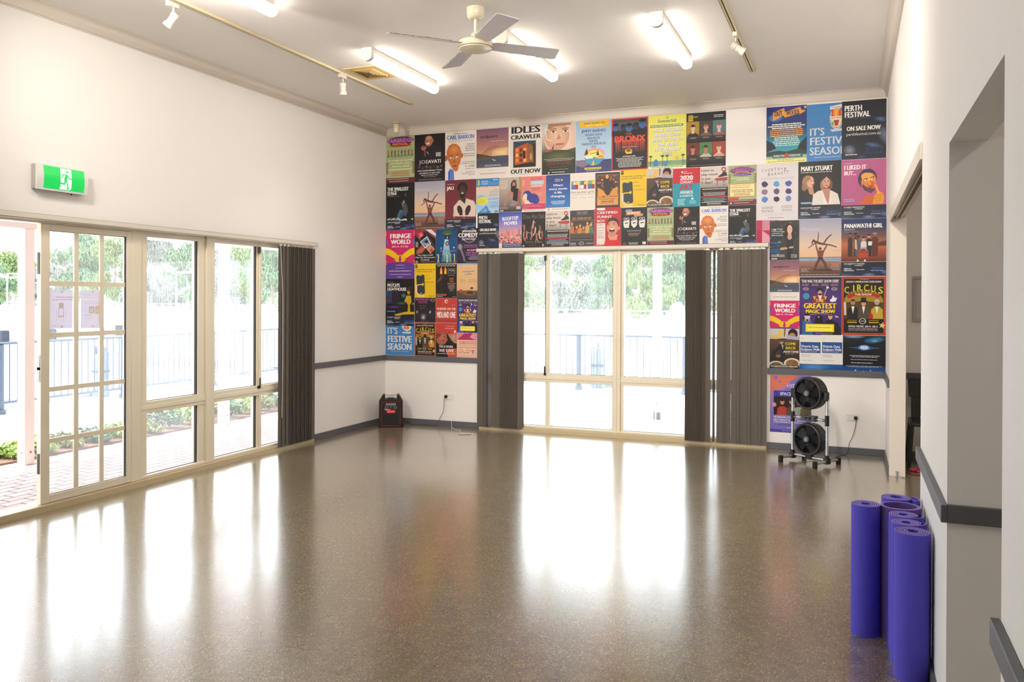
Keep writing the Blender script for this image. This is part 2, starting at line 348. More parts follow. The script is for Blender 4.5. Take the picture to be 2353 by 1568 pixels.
# folding-door head track and architrave in the first opening of the right wall, its jamb
m = MB().box((W - .012, -4.66, 2.30), (W - .001, -1.0, 2.385)).box((W + .005, -4.64, 2.345), (W + .115, -1.0, 2.38)); m.box((W + .04, -4.64, 2.33), (W + .05, -1.0, 2.345)).box((W + .075, -4.64, 2.33), (W + .085, -1.0, 2.345))
struct('trim_6', m, 'track_white', smooth=0)
struct('trim_7', MB().box((W + .051, -4.63, 2.338), (W + .074, -1.01, 2.345)), 'slot', smooth=0)
struct('trim_8', MB().box((W - .004, -1.0195, 0), (W + .13, -1.001, 2.345)), 'cornice_paint', bev=.002)
# ------------------------------------------------------------------ vertical blinds
def slat_mesh():
    m = MB(); n = 6; w_ = .0445
    prof = [(-w_ + 2 * w_ * i / n, .005 * (1 - (2 * i / n - 1) ** 2)) for i in range(n + 1)]
    th = .0012
    poly = prof + [(x, y + th) for x, y in reversed(prof)]
    m.prism(poly, lambda p: (p[0], p[1], .035), lambda p: (p[0], p[1], 2.135))
    m.prism([(-.034, 0), (.034, 0), (.008, .008), (-.008, .008)], lambda p: (p[0], p[1] - .001, 2.128), lambda p: (p[0] * .35, p[1] - .001, 2.152), 1)
    return obj('slat', m, ['blind', 'plastic_white'], smooth=40)
SL = slat_mesh()
first_slat = [True]
def blind(label, F, u0, u1, d, slats, chain_u):
    root = empty('vertical_blind', label, 'blind', loc=F(u0, d, 2.155))
    hr = MB(); bx(hr, F, u0, u1, -.002, d - .022, 2.158, 2.192); bx(hr, F, u0, u1, -.001, d - .012, 2.186, 2.194); bx(hr, F, u0, u1, d + .0, d - .016, 2.150, 2.158)
    part('head_rail', hr, 'track_white', root, bev=.002)
    sl2 = MB(); bx(sl2, F, u0, u1, -.0005, d - .008, 2.194, 2.1965); part('rail_seam', sl2, 'slot', root, smooth=0)
    for u, ang in slats:
        s = SL if first_slat[0] else SL.copy()
        if not first_slat[0]: COL.objects.link(s)
        first_slat[0] = False
        p = Vector(F(u, d, 0)) - root.location
        s.parent = root; s.location = p
        s.rotation_euler = (0, 0, (math.radians(ang) if F is B3 else math.radians(90 + ang)))
    if chain_u is None: return
    c = MB(); c.tube([F(chain_u, d - .02, 2.15), F(chain_u + .006, d - .045, 1.6), F(chain_u, d - .05, .9), F(chain_u - .004, d - .045, .35)], .0018, 5)
    part('pull_cord', c, 'plastic_white', root)
ls = [(-2.19, 4), (-2.125, 8), (-2.06, 6)] + [(-2.0 + i * .0235, 10 + (i % 3) * 3) for i in range(17)]
blind('grey-brown vertical blind drawn to the right of the glazed door on the left wall', L3, -7.70, -1.56, -.055, ls, -2.22)
bs = [(1.36, -8), (1.42, 5), (1.475, 62), (1.50, 64), (1.57, 10), (1.62, 16)] + [(1.665 + i * .0205, 48 + (i % 2) * 5) for i in range(12)]
blind('grey-brown vertical blind stacked at the left side of the end wall window', B3, 1.31, 3.06, -.055, bs, None)
rs = [(3.875 + i * .020, 42 + (i % 2) * 5) for i in range(10)] + [(4.075, -20), (4.15, 82), (4.222, -12), (4.287, 20), (4.375, -6), (4.43, 8), (4.49, -5), (4.545, 6), (4.60, -6), (4.655, 5)]
blind('grey-brown vertical blind with a narrow gap at the right side of the end wall window', B3, 3.06, 4.715, -.055, rs, None)

# ------------------------------------------------------------------ ceiling: lamps, tracks, fan, vent, sensor
def batten():
    r = empty('fluorescent_batten', cat='ceiling light', group='fluorescent battens on the ceiling')
    h = .108; w_ = .046
    m = MB().box((-w_ - .002, -.60, -.040), (w_ + .002, .60, 0)); obj('housing', m, 'fixture_white', r, bev=.002)
    prof = [(-w_, -.040)] + [(-w_, -.075)] + [(w_ * math.sin(a), -.075 - .033 * math.cos(a)) for a in [(-1.25 + 2.5 * k / 8) for k in range(9)]] + [(w_, -.075), (w_, -.040)]
    m = MB().prism(prof, lambda p: (p[0], -.59, p[1]), lambda p: (p[0], .63, p[1])); obj('diffuser', m, 'tube_glow', r, smooth=50)
    prof2 = [(-w_ - .004, 0), (-w_ - .004, -.088)] + [((w_ + .004) * math.sin(a), -.076 - .036 * math.cos(a)) for a in [(-1.2 + 2.4 * k / 8) for k in range(9)]] + [(w_ + .004, -.088), (w_ + .004, 0)]
    m = MB().prism(prof2, lambda p: (p[0], -.635, p[1]), lambda p: (p[0], -.59, p[1])); obj('end_cap', m, 'fixture_white', r, smooth=50)
    return r
b0 = batten()
spots = [(1.665, -2.49, 'lit fluorescent batten beside the ceiling vent, left of the fan'), (2.92, -2.49, 'lit fluorescent batten partly hidden behind the fan blades'),
         (4.17, -2.47, 'lit fluorescent batten nearest the right ceiling track'), (1.62, -4.95, 'lit fluorescent batten cut by the top edge, above the left track')]
for i, (x, y, lab) in enumerate(spots):
    o = b0 if i == 0 else copy_tree(b0)
    o.location = (x, y, CZ); o['label'] = lab
for x, y in ((7.2, -2.2), (8.8, -3.4), (7.2, -4.6), (6.9, -7.7), (7.9, -8.8)):  # unseen battens added to lift the dim side rooms
    o = copy_tree(b0); o.location = (x, y, 3.0); o['label'] = 'added lit fluorescent batten on the side room ceiling, outside the view'
def track(x, y0, y1, lab, wd=.034):
    r = empty('lighting_track', lab, 'track light rail', loc=(x, y1, CZ))
    m = MB().box((x - wd / 2, y0, CZ - .02), (x - .006, y1, CZ)).box((x + .006, y0, CZ - .02), (x + wd / 2, y1, CZ)).box((x - .006, y0, CZ - .008), (x + .006, y1, CZ)).box((x - wd / 2, y1 - .012, CZ - .021), (x + wd / 2, y1 + .004, CZ))
    part('rail', m, 'track_cream', r, smooth=0)
    part('slot', MB().box((x - .006, y0, CZ - .010), (x + .006, y1 - .012, CZ - .008)), 'slot', r, smooth=0)
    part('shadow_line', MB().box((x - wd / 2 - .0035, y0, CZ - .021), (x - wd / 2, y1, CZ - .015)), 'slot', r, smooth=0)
track(1.02, -8.5, -1.18, 'cream lighting track on the left part of the ceiling')
track(4.665, -8.5, -1.18, 'cream lighting track on the right part of the ceiling')
def spot(x, y, aim, lab, lit, watt=0):
    r = empty('track_spotlight', lab, 'spotlight', loc=(x, y, CZ - .02), group='spotlights on the ceiling tracks')
    z = CZ - .02
    part('adaptor', MB().box((x - .017, y - .06, z - .035), (x + .017, y + .04, z)), 'fixture_white', r, bev=.003)
    a = Vector(aim).normalized(); j = Vector((x, y, z - .105)); 
    part('arm', MB().cyl((x, y, z - .03), j, .006, 8), 'fixture_white', r)
    part('head', MB().lathe(j - a * .035, a, [(.010, 0), (.024, .004), (.030, .02), (.030, .035), (.026, .04), (.026, .085), (.032, .09), (.034, .115), (.029, .118), (.027, .09)], 20), 'track_white', r)
    part('fins', MB().lathe(j - a * .03, a, [(.032, 0), (.032, .003)], 16).lathe(j - a * .02, a, [(.033, 0), (.033, .003)], 16).lathe(j - a * .01, a, [(.033, 0), (.033, .003)], 16), 'track_white', r)
    if watt:
        ld = bpy.data.lights.new('spot_lamp', 'SPOT'); ld.energy = watt; ld.color = (1, .93, .85); ld.spot_size = 1.9; ld.spot_blend = .9; ld.shadow_soft_size = .12
        lo = bpy.data.objects.new('spot_lamp', ld); COL.objects.link(lo); lo.parent = r; lo.location = j + a * .125 - r.location; lo.rotation_euler = (-a).to_track_quat('Z', 'Y').to_euler()
    part('lamp', MB().lathe(j + a * .062, a, [(.024, 0), (.012, .004)], 16), 'spot_glow' if lit else 'alu', r)
spot(1.02, -2.51, (-.12, .25, -1), 'white spotlight on the left track near the ceiling vent', True, 8)
spot(4.665, -2.42, (.85, .3, -.6), 'small tilted spotlight on the right track', True, 4)
for gx, gy, ax_, ay_, lab in ((1.02, -6.4, .05, 1, 'first'), (1.02, -7.4, .3, 1, 'second'), (4.665, -6.4, -.05, 1, 'third'), (4.665, -7.4, -.3, 1, 'fourth'), (1.02, -5.6, .5, 1, 'fifth'), (4.665, -5.6, .08, 1, 'sixth')):  # unseen spots added as fill to brighten the end wall
    spot(gx, gy, (ax_, ay_, -.33), 'added spotlight on the ceiling track outside the view, %s from the fan' % lab, True, FILL_SPOT)
spot(.98, -4.62, (-.7, -.3, -1), 'white spotlight at the top left corner of the view', False)

FX, FY = 2.946, -3.666
fan = empty('ceiling_fan', 'cream four-bladed ceiling fan in the middle of the ceiling', 'fan', loc=(FX, FY, CZ))
part('canopy', MB().lathe((FX, FY, CZ), (0, 0, -1), [(.066, 0), (.067, .04), (.06, .066), (.045, .08), (.03, .084)], 32), 'fan_cream', fan)
part('down_rod', MB().cyl((FX, FY, CZ - .08), (FX, FY, CZ - .205), .0125, 16), 'fan_cream', fan)
k = part('yoke', MB().lathe((FX, FY, CZ - .19), (0, 0, -1), [(.03, 0), (.033, .01), (.036, .04), (.044, .05)], 24), 'fan_cream', fan)
sc = MB()
for q in range(4): a = q * PI / 2 + .3; sc.cyl((FX + .030 * math.cos(a), FY + .030 * math.sin(a), CZ - .203), (FX + .035 * math.cos(a), FY + .035 * math.sin(a), CZ - .203), .004, 8)
part('screws', sc, 'black', k)
zm = CZ - .235
part('motor', MB().lathe((FX, FY, zm), (0, 0, -1), [(.04, 0), (.10, .004), (.122, .010), (.125, .016), (.125, .058), (.12, .062)], 48), 'fan_cream', fan)
part('motor_seam', MB().lathe((FX, FY, zm - .060), (0, 0, -1), [(.1235, 0), (.1265, .001), (.1265, .004), (.1235, .005)], 48), 'fan_dust', fan)
part('seam_top', MB().lathe((FX, FY, zm - .011), (0, 0, -1), [(.122, 0), (.1262, .001), (.1262, .003), (.122, .004)], 48), 'fan_dust', fan)
part('bottom_cover', MB().lathe((FX, FY, zm - .064), (0, 0, -1), [(.124, 0), (.120, .008), (.09, .016), (.05, .021), (.01, .022)], 48), 'fan_cream', fan)
for ang in (-137, -46, 44, 132):
    a = math.radians(ang); rd = Vector((math.cos(a), math.sin(a), 0)); tn = Vector((-math.sin(a), math.cos(a), 0)); zz = Vector((0, 0, 1))
    tilt = math.radians(-12); e = tn * math.cos(tilt) + zz * math.sin(tilt); nn = rd.cross(e)
    c0 = Vector((FX, FY, zm - .032))
    m = MB(); st = [(.115, .045), (.16, .060), (.30, .066), (.50, .074), (.64, .078), (.665, .072)]
    vs = []
    for r_, hw in st:
        for s_ in (-1, 1):
            for t_ in (-.0025, .0025): vs.append(c0 + rd * (r_ + (.012 * s_ if r_ > .6 else 0)) + e * hw * s_ + nn * t_)
    fs = []
    for i in range(len(st) - 1):
        o_ = i * 4; fs += [(o_, o_ + 2, o_ + 6, o_ + 4), (o_ + 1, o_ + 5, o_ + 7, o_ + 3), (o_, o_ + 4, o_ + 5, o_ + 1), (o_ + 2, o_ + 3, o_ + 7, o_ + 6)]
    fs += [(0, 1, 3, 2), (len(vs) - 4, len(vs) - 2, len(vs) - 1, len(vs) - 3)]
    m.add(vs, fs); bl = part('blade', m, 'fan_blade', fan, smooth=30)
    m = MB(); rnd = random.Random(ang)
    pts = [c0 + rd * (.2 + .46 * q / 22) + e * ((.062 + .016 * q / 22) + .001) + zz * rnd.uniform(-.001, .002) for q in range(23)]
    m.tube(pts, [rnd.uniform(.0012, .0035) for q in pts], 5); part('dusty_edge', m, 'fan_dust', bl)

vx0, vx1, vy0, vy1 = 1.10, 1.45, -2.64, -2.22
v = empty('ceiling_vent', 'square beige air vent in the ceiling beside the batten', 'vent', loc=((vx0 + vx1) / 2, (vy0 + vy1) / 2, CZ))
m = MB(); a = .05
m.box((vx0, vy0, CZ - .010), (vx1, vy0 + a, CZ)).box((vx0, vy1 - a, CZ - .010), (vx1, vy1, CZ)).box((vx0, vy0 + a, CZ - .010), (vx0 + a, vy1 - a, CZ)).box((vx1 - a, vy0 + a, CZ - .010), (vx1, vy1 - a, CZ))
part('frame', m, 'vent_beige', v, bev=.002)
part('duct_back', MB().box((vx0 + a, vy0 + a, CZ - .0015), (vx1 - a, vy1 - a, CZ - .0005)), 'vent_dark', v, smooth=0)
for q in range(5):
    i0 = a + .010 + q * .023; m = MB()
    if vx1 - vx0 - 2 * i0 < .02: break
    def lv(p0, p1, inw):
        p0 = Vector(p0); p1 = Vector(p1); iw = Vector(inw); dn = Vector((0, 0, -1))
        m.add([p0, p1, p1 + iw * .012 + dn * .012, p0 + iw * .012 + dn * .012, p0 + dn * -.0 + iw * .002, p1 + iw * .002, p1 + iw * .014 + dn * .012, p0 + iw * .014 + dn * .012], [(0, 1, 2, 3), (4, 7, 6, 5), (0, 4, 5, 1), (3, 2, 6, 7), (0, 3, 7, 4), (1, 5, 6, 2)])
    z = CZ - .002
    lv((vx0 + i0, vy0 + i0, z), (vx1 - i0, vy0 + i0, z), (0, 1, 0)); lv((vx0 + i0, vy1 - i0, z), (vx1 - i0, vy1 - i0, z), (0, -1, 0))
    lv((vx0 + i0, vy0 + i0, z), (vx0 + i0, vy1 - i0, z), (1, 0, 0)); lv((vx1 - i0, vy0 + i0, z), (vx1 - i0, vy1 - i0, z), (-1, 0, 0))
    part('louvre', m, 'vent_beige', v, smooth=0)
s_ = empty('ceiling_sensor', 'small cream cylindrical sensor hanging near the left back corner', 'sensor', loc=(.353, -.35, CZ))
part('base', MB().lathe((.353, -.35, CZ), (0, 0, -1), [(.042, 0), (.042, .012), (.034, .016)], 24), 'vent_beige', s_)
part('body', MB().lathe((.353, -.35, CZ - .022), (0, 0, -1), [(.034, 0), (.036, .006), (.036, .09), (.03, .105), (.015, .112)], 24), 'fan_cream', s_)
part('neck', MB().cyl((.353, -.35, CZ - .014), (.353, -.35, CZ - .024), .022, 16), 'slot', s_)

# ------------------------------------------------------------------ exit sign
y0, y1, z0, z1 = -4.99, -4.555, 2.378, 2.57
ex = empty('exit_sign', 'green and white running-man exit sign above the glazed door', 'exit sign', loc=(0, (y0 + y1) / 2, z0))
part('housing', MB().box((.001, y0 + .004, z0 + .004), (.048, y1 - .004, z1 - .004)), 'sign_grey', ex, bev=.004)
n = 10; prof = [(.048, z0), (.055, z0)] + [(.055 + .012 * math.sin(PI * k / n), z0 + (z1 - z0) * k / n) for k in range(1, n)] + [(.055, z1), (.048, z1)]
part('cover', MB().prism(prof, lambda p: (p[0], y0, p[1]), lambda p: (p[0], y1, p[1])), 'sign_white', ex, smooth=50)
pz0, pz1, py0, py1 = z0 + .014, z1 - .012, -4.935, -4.588
def bow(z): return .055 + .012 * math.sin(PI * max(0, min(1, (z - z0) / (z1 - z0))))
def signpatch(poly, off, mk_, name, par):
    # poly in (y,z); sliced in z so that it follows the bowed cover
    bm = bmesh.new(); vs = [bm.verts.new((0, p[0], p[1])) for p in poly]; bm.faces.new(vs)
    for k in range(1, 16):
        zc = z0 + (z1 - z0) * k / 16
        bmesh.ops.bisect_plane(bm, geom=bm.verts[:] + bm.edges[:] + bm.faces[:], plane_co=(0, 0, zc), plane_no=(0, 0, 1))
    for v_ in bm.verts: v_.co.x = bow(v_.co.z) + off
    me = bpy.data.meshes.new(name); 
    for v_ in bm.verts: v_.co -= ex.location
    bm.to_mesh(me); bm.free(); me.materials.append(MT[mk_]); o = bpy.data.objects.new(name, me); COL.objects.link(o); o.parent = par; return o
pan = signpatch([(py0, pz0), (py1, pz0), (py1, pz1), (py0, pz1)], .0006, 'sign_green', 'green_panel', ex)
H_ = pz1 - pz0
def P(u, v_): return (py0 + (py1 - py0) * u, pz1 - H_ * v_)
MBm = []
door_ = signpatch([P(.40, .03), P(.67, .03), P(.67, .90), P(.63, .97), P(.40, .97), P(.37, .90), P(.40, .90)], .0012, 'sign_light', 'doorway_symbol', ex)
man = MB()
def limb(pts, wd):
    pts = [Vector((0, *P(*q))) for q in pts]
    for a_, b_ in zip(pts, pts[1:]):
        d = (b_ - a_).normalized(); nrm = Vector((0, -d.z, d.y)) * wd; e_ = d * wd * .6
        for c0, c1 in ((a_ - e_, b_ + e_),):
            q = [c0 + nrm, c1 + nrm, c1 - nrm, c0 - nrm]; man.add([(bow(p.z) + .0018, p.y, p.z) for p in q], [(0, 1, 2, 3)])
cc = P(.565, .185); man.add([(bow(cc[1]) + .0018, cc[0] + .0105 * math.cos(t * PI / 8), cc[1] + .0115 * math.sin(t * PI / 8)) for t in range(16)], [tuple(range(16))])
limb([(.55, .33), (.52, .48), (.515, .56)], .011); limb([(.535, .30), (.46, .30), (.44, .42)], .0045); limb([(.56, .30), (.61, .44), (.665, .46)], .0045)
limb([(.51, .56), (.495, .72), (.40, .70)], .0058); limb([(.53, .56), (.565, .72), (.595, .90), (.57, .93)], .0055)
part('running_figure', man, 'sign_green', ex, smooth=0, fix=False)
part('test_button', MB().cyl((.03, -4.675, z0), (.03, -4.675, z0 - .012), .004, 8).cyl((.03, -4.70, z0), (.03, -4.70, z0 - .004), .004, 8), 'black', ex)

# notices taped to the glass door (seen from behind)
def notice(y0, y1, z0, z1, lab, kind):
    r = empty('paper_notice', lab, 'notice', loc=(-.019, (y0 + y1) / 2, z0), group='paper notices taped to the glass door')
    part('sheet', MB().box((-.0208, y0, z0), (-.0200, y1, z1)), 'notice_paper', r, smooth=0)
    w_ = y1 - y0; h_ = z1 - z0; rr = random.Random(kind)
    def bar(m, u, v_, w2, h2): m.box((-.0199, y0 + w_ * u, z1 - h_ * (v_ + h2)), (-.01985, y0 + w_ * (u + w2), z1 - h_ * v_))
    m = MB()
    for u, v_ in ((.5, .02), (.5, .93)): bar(m, u, v_, .09, .045)
    if kind == 1:
        for v_, a_, b_ in ((.17, .28, .9), (.235, .15, .9)):
            u = a_
            while u < b_: q = rr.uniform(.06, .14); bar(m, u, v_, q, .022); u += q + .02
        bar(m, .42, .33, .2, .13); bar(m, .10, .92, .25, .01)
        part('print', m, 'notice_tan', r, smooth=0)
        m = MB(); bar(m, .40, .47, .02, .22); bar(m, .61, .47, .02, .22); bar(m, .40, .47, .22, .01); bar(m, .32, .5, .008, .3); bar(m, .70, .55, .008, .15); bar(m, .62, .7, .008, .14)
        m.v = [(x_ + .0001, y_, z_) for x_, y_, z_ in m.v]; part('phone_outline', m, 'notice_ink', r, smooth=0)
        m = MB(); bar(m, .41, .66, .2, .045); m.v = [(x_ + .0001, y_, z_) for x_, y_, z_ in m.v]; part('red_print', m, 'notice_orange', r, smooth=0)
    else:
        for v_ in (.09, .135, .18, .30, .345, .64, .66, .74): bar(m, .12 if v_ < .4 else .15, v_, .72 if v_ < .4 else .35, .007)
        bar(m, .36, .43, .24, .18)
        part('print', m, 'notice_tan', r, smooth=0)
        m = MB(); bar(m, .64, .42, .27, .21); m.v = [(x_ + .0001, y_, z_) for x_, y_, z_ in m.v]; part('orange_box', m, 'notice_orange', r, smooth=0)
        m = MB(); m_o = bar; bar(m, .395, .47, .16, .12); bar(m, .70, .50, .1, .09); m.v = [(x_ + .0002, y_, z_) for x_, y_, z_ in m.v]; part('white_icon', m, 'white_print', r, smooth=0)
notice(-4.825, -4.62, 1.352, 1.642, 'white notice with a hand drawing taped in the left pane of the glass door', 1)
notice(-4.545, -4.338, 1.346, 1.645, 'white notice with an orange box taped in the middle pane of the glass door', 2)

# ------------------------------------------------------------------ power points, cords
def gpo(x, z, lab, plug_dx):
    r = empty('power_point', lab, 'power outlet', loc=(x, 0, z), group='double power points on the end wall')
    part('plate', MB().box((x - .058, -.009, z - .036), (x + .058, -.0, z + .036)), 'plastic_white', r, bev=.003)
    for s in (-1, 1):
        m = MB()
        for dx, dz in ((-.008, .006), (.008, .006), (0, -.012)): m.box((x + s * .029 + dx - .0015, -.0096, z - .006 + dz - .005), (x + s * .029 + dx + .0015, -.009, z - .006 + dz + .005))
        part('socket', m, 'plastic_grey', r, smooth=0)
        part('switch', MB().box((x + s * .012 - .006, -.012, z + .018), (x + s * .012 + .006, -.009, z + .030)), 'plastic_white', r, bev=.001)
gpo(.907, .366, 'white double power point on the end wall beside the radio', -1)
gpo(5.550, .380, 'white double power point on the end wall beside the twin fan', 1)
def cord(name, pts, r_, mk_, lab, cat, plug=None):
    P_ = [Vector(p) for p in pts]; out = []
    for i in range(len(P_) - 1):
        p0 = P_[max(i - 1, 0)]; p1 = P_[i]; p2 = P_[i + 1]; p3 = P_[min(i + 2, len(P_) - 1)]
        for t in (0, .25, .5, .75):
            out.append(.5 * ((2 * p1) + (-p0 + p2) * t + (2 * p0 - 5 * p1 + 4 * p2 - p3) * t * t + (-p0 + 3 * p1 - 3 * p2 + p3) * t ** 3))
    out.append(P_[-1])
    if isinstance(lab, bpy.types.Object): r = lab; c_ = part('power_cord', MB().tube(out, r_, 8), mk_, r)
    else: r = empty(name, lab, cat, loc=tuple(out[-1])); c_ = part('cable', MB().tube(out, r_, 8), mk_, r)
    if plug:
        q = Vector(plug); part('plug', MB().lathe(q, (0, -1, 0), [(.012, 0), (.020, .002), (.020, .018), (.014, .030), (.006, .034)], 14), mk_, c_)
    return r
cord('charging_cable', [(.958, -.018, .075), (.962, -.03, .045), (.99, -.08, .006), (1.06, -.17, .004), (1.13, -.23, .006), (1.17, -.215, .004), (1.19, -.25, .004), (1.28, -.40, .004), (1.45, -.44, .006), (1.437, -.462, .006)], .0022, 'cable_white', 'thin white charging cable leading to the phone on the floor', 'cable')
ph = empty('mobile_phone', 'pink-gold phone lying on the floor near the left blind', 'phone', loc=(1.355, -.475, 0))
m = MB().obox((1.355, -.475, .0045), Vector((.92, .38, 0)) * .072, Vector((-.38, .92, 0)) * .036, (0, 0, .004)); part('body', m, 'phone_back', ph, bev=.002)
part('screen', MB().obox((1.355, -.475, .0087), Vector((.92, .38, 0)) * .064, Vector((-.38, .92, 0)) * .033, (0, 0, .0003)), 'picture_art', ph, smooth=0)

# ------------------------------------------------------------------ jobsite radio
fx = Vector((.857, .496, 0)).normalized(); fn = Vector((.496, -.868, 0)).normalized(); up = Vector((0, 0, 1))
base = Vector((.302, -.372, 0)); 
rd_ = empty('jobsite_radio', 'black jobsite radio with red trim standing in the left back corner', 'radio', loc=tuple(base - fn * .10))
def R_(u, d, z): return base + fx * u - fn * d + up * z
def rbox(mb, u0, u1, d0, d1, za, zb_): 
    c = R_((u0 + u1) / 2, (d0 + d1) / 2, (za + zb_) / 2); mb.obox(c, fx * (u1 - u0) / 2, fn * (d1 - d0) / 2, up * (zb_ - za) / 2); return mb
sh = [(-.152, .0), (-.152, .03), (-.146, .05), (-.143, .30), (-.118, .345), (.118, .345), (.143, .30), (.146, .05), (.152, .03), (.152, 0)]
part('case', MB().prism(sh, lambda p: R_(p[0], .008, p[1]), lambda p: R_(p[0], .20, p[1])), 'black', rd_, bev=.006)
part('front_panel', MB().prism([(-.116, .02), (-.114, .318), (.114, .318), (.116, .02)], lambda p: R_(p[0], -.004, p[1]), lambda p: R_(p[0], .010, p[1])), 'black_satin', rd_, bev=.003)
m = MB()
for u0, u1, a_, b_ in ((-.116, .116, .312, .321), (-.112, .112, .014, .022), (-.117, -.110, .02, .318), (.110, .117, .02, .318)): rbox(m, u0, u1, -.007, .0, a_, b_)
part('red_trim', m, 'radio_red', rd_, smooth=0)
sc_ = part('display', rbox(MB(), -.062, .062, -.0075, -.003, .268, .298), 'radio_screen', rd_, smooth=0)
kb = part('dial', MB().lathe(R_(0, -.003, .242), fn, [(.018, 0), (.018, .008), (.013, .011)], 20), 'radio_red', rd_)
for s in (-1, 1):
    for u_ in (.040, .066):
        for z_ in (.235, .252): part('button', rbox(MB(), s * u_ - .006, s * u_ + .006, -.0075, -.003, z_ - .0022, z_ + .0022), 'white_print', rd_, smooth=0)
part('badge', MB().prism([(-.058, .212), (.058, .212), (.048, .176), (-.048, .176)], lambda p: R_(p[0], -.008, p[1]), lambda p: R_(p[0], .0, p[1])), 'radio_badge', rd_, smooth=0)
part('print_line', rbox(MB(), -.076, -.008, -.006, -.003, .216, .222), 'white_print', rd_, smooth=0)
for q in range(9): part('grille_slot', rbox(MB(), -.098, .098, -.0062, -.003, .035 + q * .0145, .040 + q * .0145), 'black_rough', rd_, smooth=0)
for s in (-1, 1):
    part('guard', MB().prism([(s * .118, .335), (s * .146, .30), (s * .146, .315), (s * .10, .395), (s * .072, .398), (s * .072, .335)], lambda p: R_(p[0], .02, p[1]), lambda p: R_(p[0], .18, p[1])), 'black', rd_, bev=.005)
part('handle', MB().tube([R_(-.074, .03, .392), R_(.074, .03, .392)], .006, 10), 'alu_grey', rd_)
part('top_hump', MB().prism([(-.05, .343), (.05, .343), (.035, .36), (-.035, .36)], lambda p: R_(p[0], .03, p[1]), lambda p: R_(p[0], .15, p[1])), 'black_satin', rd_, bev=.003)

# ------------------------------------------------------------------ twin fan on a frame
fc = Vector((5.163, -.68, 0)); ax = Vector((.838, -.545, 0)).normalized(); nf = Vector((-.545, -.838, 0)).normalized()
tf = empty('twin_floor_fan', 'two black round fans stacked on an aluminium frame before the purple poster', 'fan', loc=tuple(fc))
HW = .193
for s in (-1, 1):
    p = fc + ax * HW * s
    part('post', MB().cyl(p + up * .05, p + up * .64, .0155, 16), 'alu', tf)
    part('pivot_bracket', MB().obox(p + up * .665 - ax * s * .008, ax * .022, nf * .02, up * .045), 'black', tf, bev=.008)
    part('joint', MB().cyl(p + up * .385, p + up * .485, .020, 16).obox(p + up * .435 - ax * s * .03, ax * .015, nf * .012, up * .012), 'black', tf)
    part('base_joint', MB().obox(p + up * .05, ax * .024, nf * .028, up * .028).cyl(p + up * .06, p + up * .105, .021, 12), 'black', tf, bev=.004)
    part('foot_bar', MB().cyl(p + nf * .19 + up * .045, p - nf * .19 + up * .045, .013, 12), 'alu_grey', tf)
    for e_ in (-1, 1): part('foot', MB().obox(p + nf * .185 * e_ + up * .0325, ax * .016, nf * .02, up * .0325), 'black_rough', tf, bev=.004)
for z_ in (.06, .435): part('cross_bar', MB().cyl(fc - ax * HW + up * z_, fc + ax * HW + up * z_, .0125, 12), 'alu', tf)
pb = part('power_box', MB().obox(fc + up * .44 + nf * .006, ax * .082, nf * .028, up * .028), 'black_satin', tf, bev=.006)
for s in (-1, 1): part('knob', MB().lathe(fc + up * .44 + nf * .034 + ax * .022 * s, nf, [(.012, 0), (.012, .012), (.008, .014)], 14), 'black', pb)
part('lower_clamp', MB().obox(fc + up * .075, ax * .035, nf * .02, up * .03), 'black', tf, bev=.004)
def drum(zc):
    c = fc + up * zc + nf * .045; R = .157
    h = part('drum', MB().lathe(c, -nf, [(R - .022, -.004), (R - .006, -.006), (R, 0), (R + .002, .01), (R, .05), (R - .004, .115), (R - .02, .135), (R - .05, .142), (.05, .146), (.0, .146)], 56, cap=False), 'black', tf)
    part('front_ring', MB().lathe(c, nf, [(R - .008, .000), (R - .004, .007), (R - .010, .010), (R - .014, .006), (R - .016, -.004)], 56, cap=False), 'alu_grey' if False else 'rim_grey', h)
    m = MB()
    for q in range(46):
        a_ = 2 * PI * q / 46
        for r0, r1, sw in ((.035, R - .012, .22),):
            pts = []
            for t in range(6):
                r_ = r0 + (r1 - r0) * t / 5; b_ = a_ + sw * t / 5
                pts.append(c + nf * (.004 + .008 * math.sin(PI * t / 5)) + ax * r_ * math.cos(b_) + up * r_ * math.sin(b_))
            m.tube(pts, .0011, 4)
    part('grille', m, 'black', h)
    m = MB()
    for q in range(5):
        a_ = 2 * PI * q / 5 + .3 * zc
        d0 = ax * math.cos(a_) + up * math.sin(a_); t0 = -ax * math.sin(a_) + up * math.cos(a_)
        vs = []
        for r_, w_ in ((.028, .02), (.08, .04), (.132, .05)):
            for s in (-1, 1): vs.append(c - nf * (.03 - .014 * s) + d0 * r_ + t0 * w_ * s)
        m.add(vs, [(0, 1, 3, 2), (2, 3, 5, 4)])
    part('impeller', m, 'black_rough', h, fix=False)
    part('hub', MB().lathe(c + nf * .004, nf, [(.038, -.02), (.038, .006), (.032, .012), (.024, .013)], 28), 'black_satin', h)
    part('badge', MB().lathe(c + nf * .017, nf, [(.022, 0), (.020, .003)], 24), 'hub_badge', h)
    m = MB()
    for q in range(44):
        a_ = 2 * PI * q / 44
        if q % 11 in (0,): continue
        d0 = ax * math.cos(a_) + up * math.sin(a_); t0 = -ax * math.sin(a_) + up * math.cos(a_)
        m.obox(c - nf * .055 + d0 * (R - .0005), nf * -.028, t0 * .0035, d0 * .0022)
    part('side_slots', m, 'slot_shine', h, smooth=0)
MT['rim_grey'] = mat('rim_grey', (62, 64, 70), .35); MT['slot_shine'] = mat('slot_shine', (70, 70, 72), .3)
drum(.682); drum(.235)

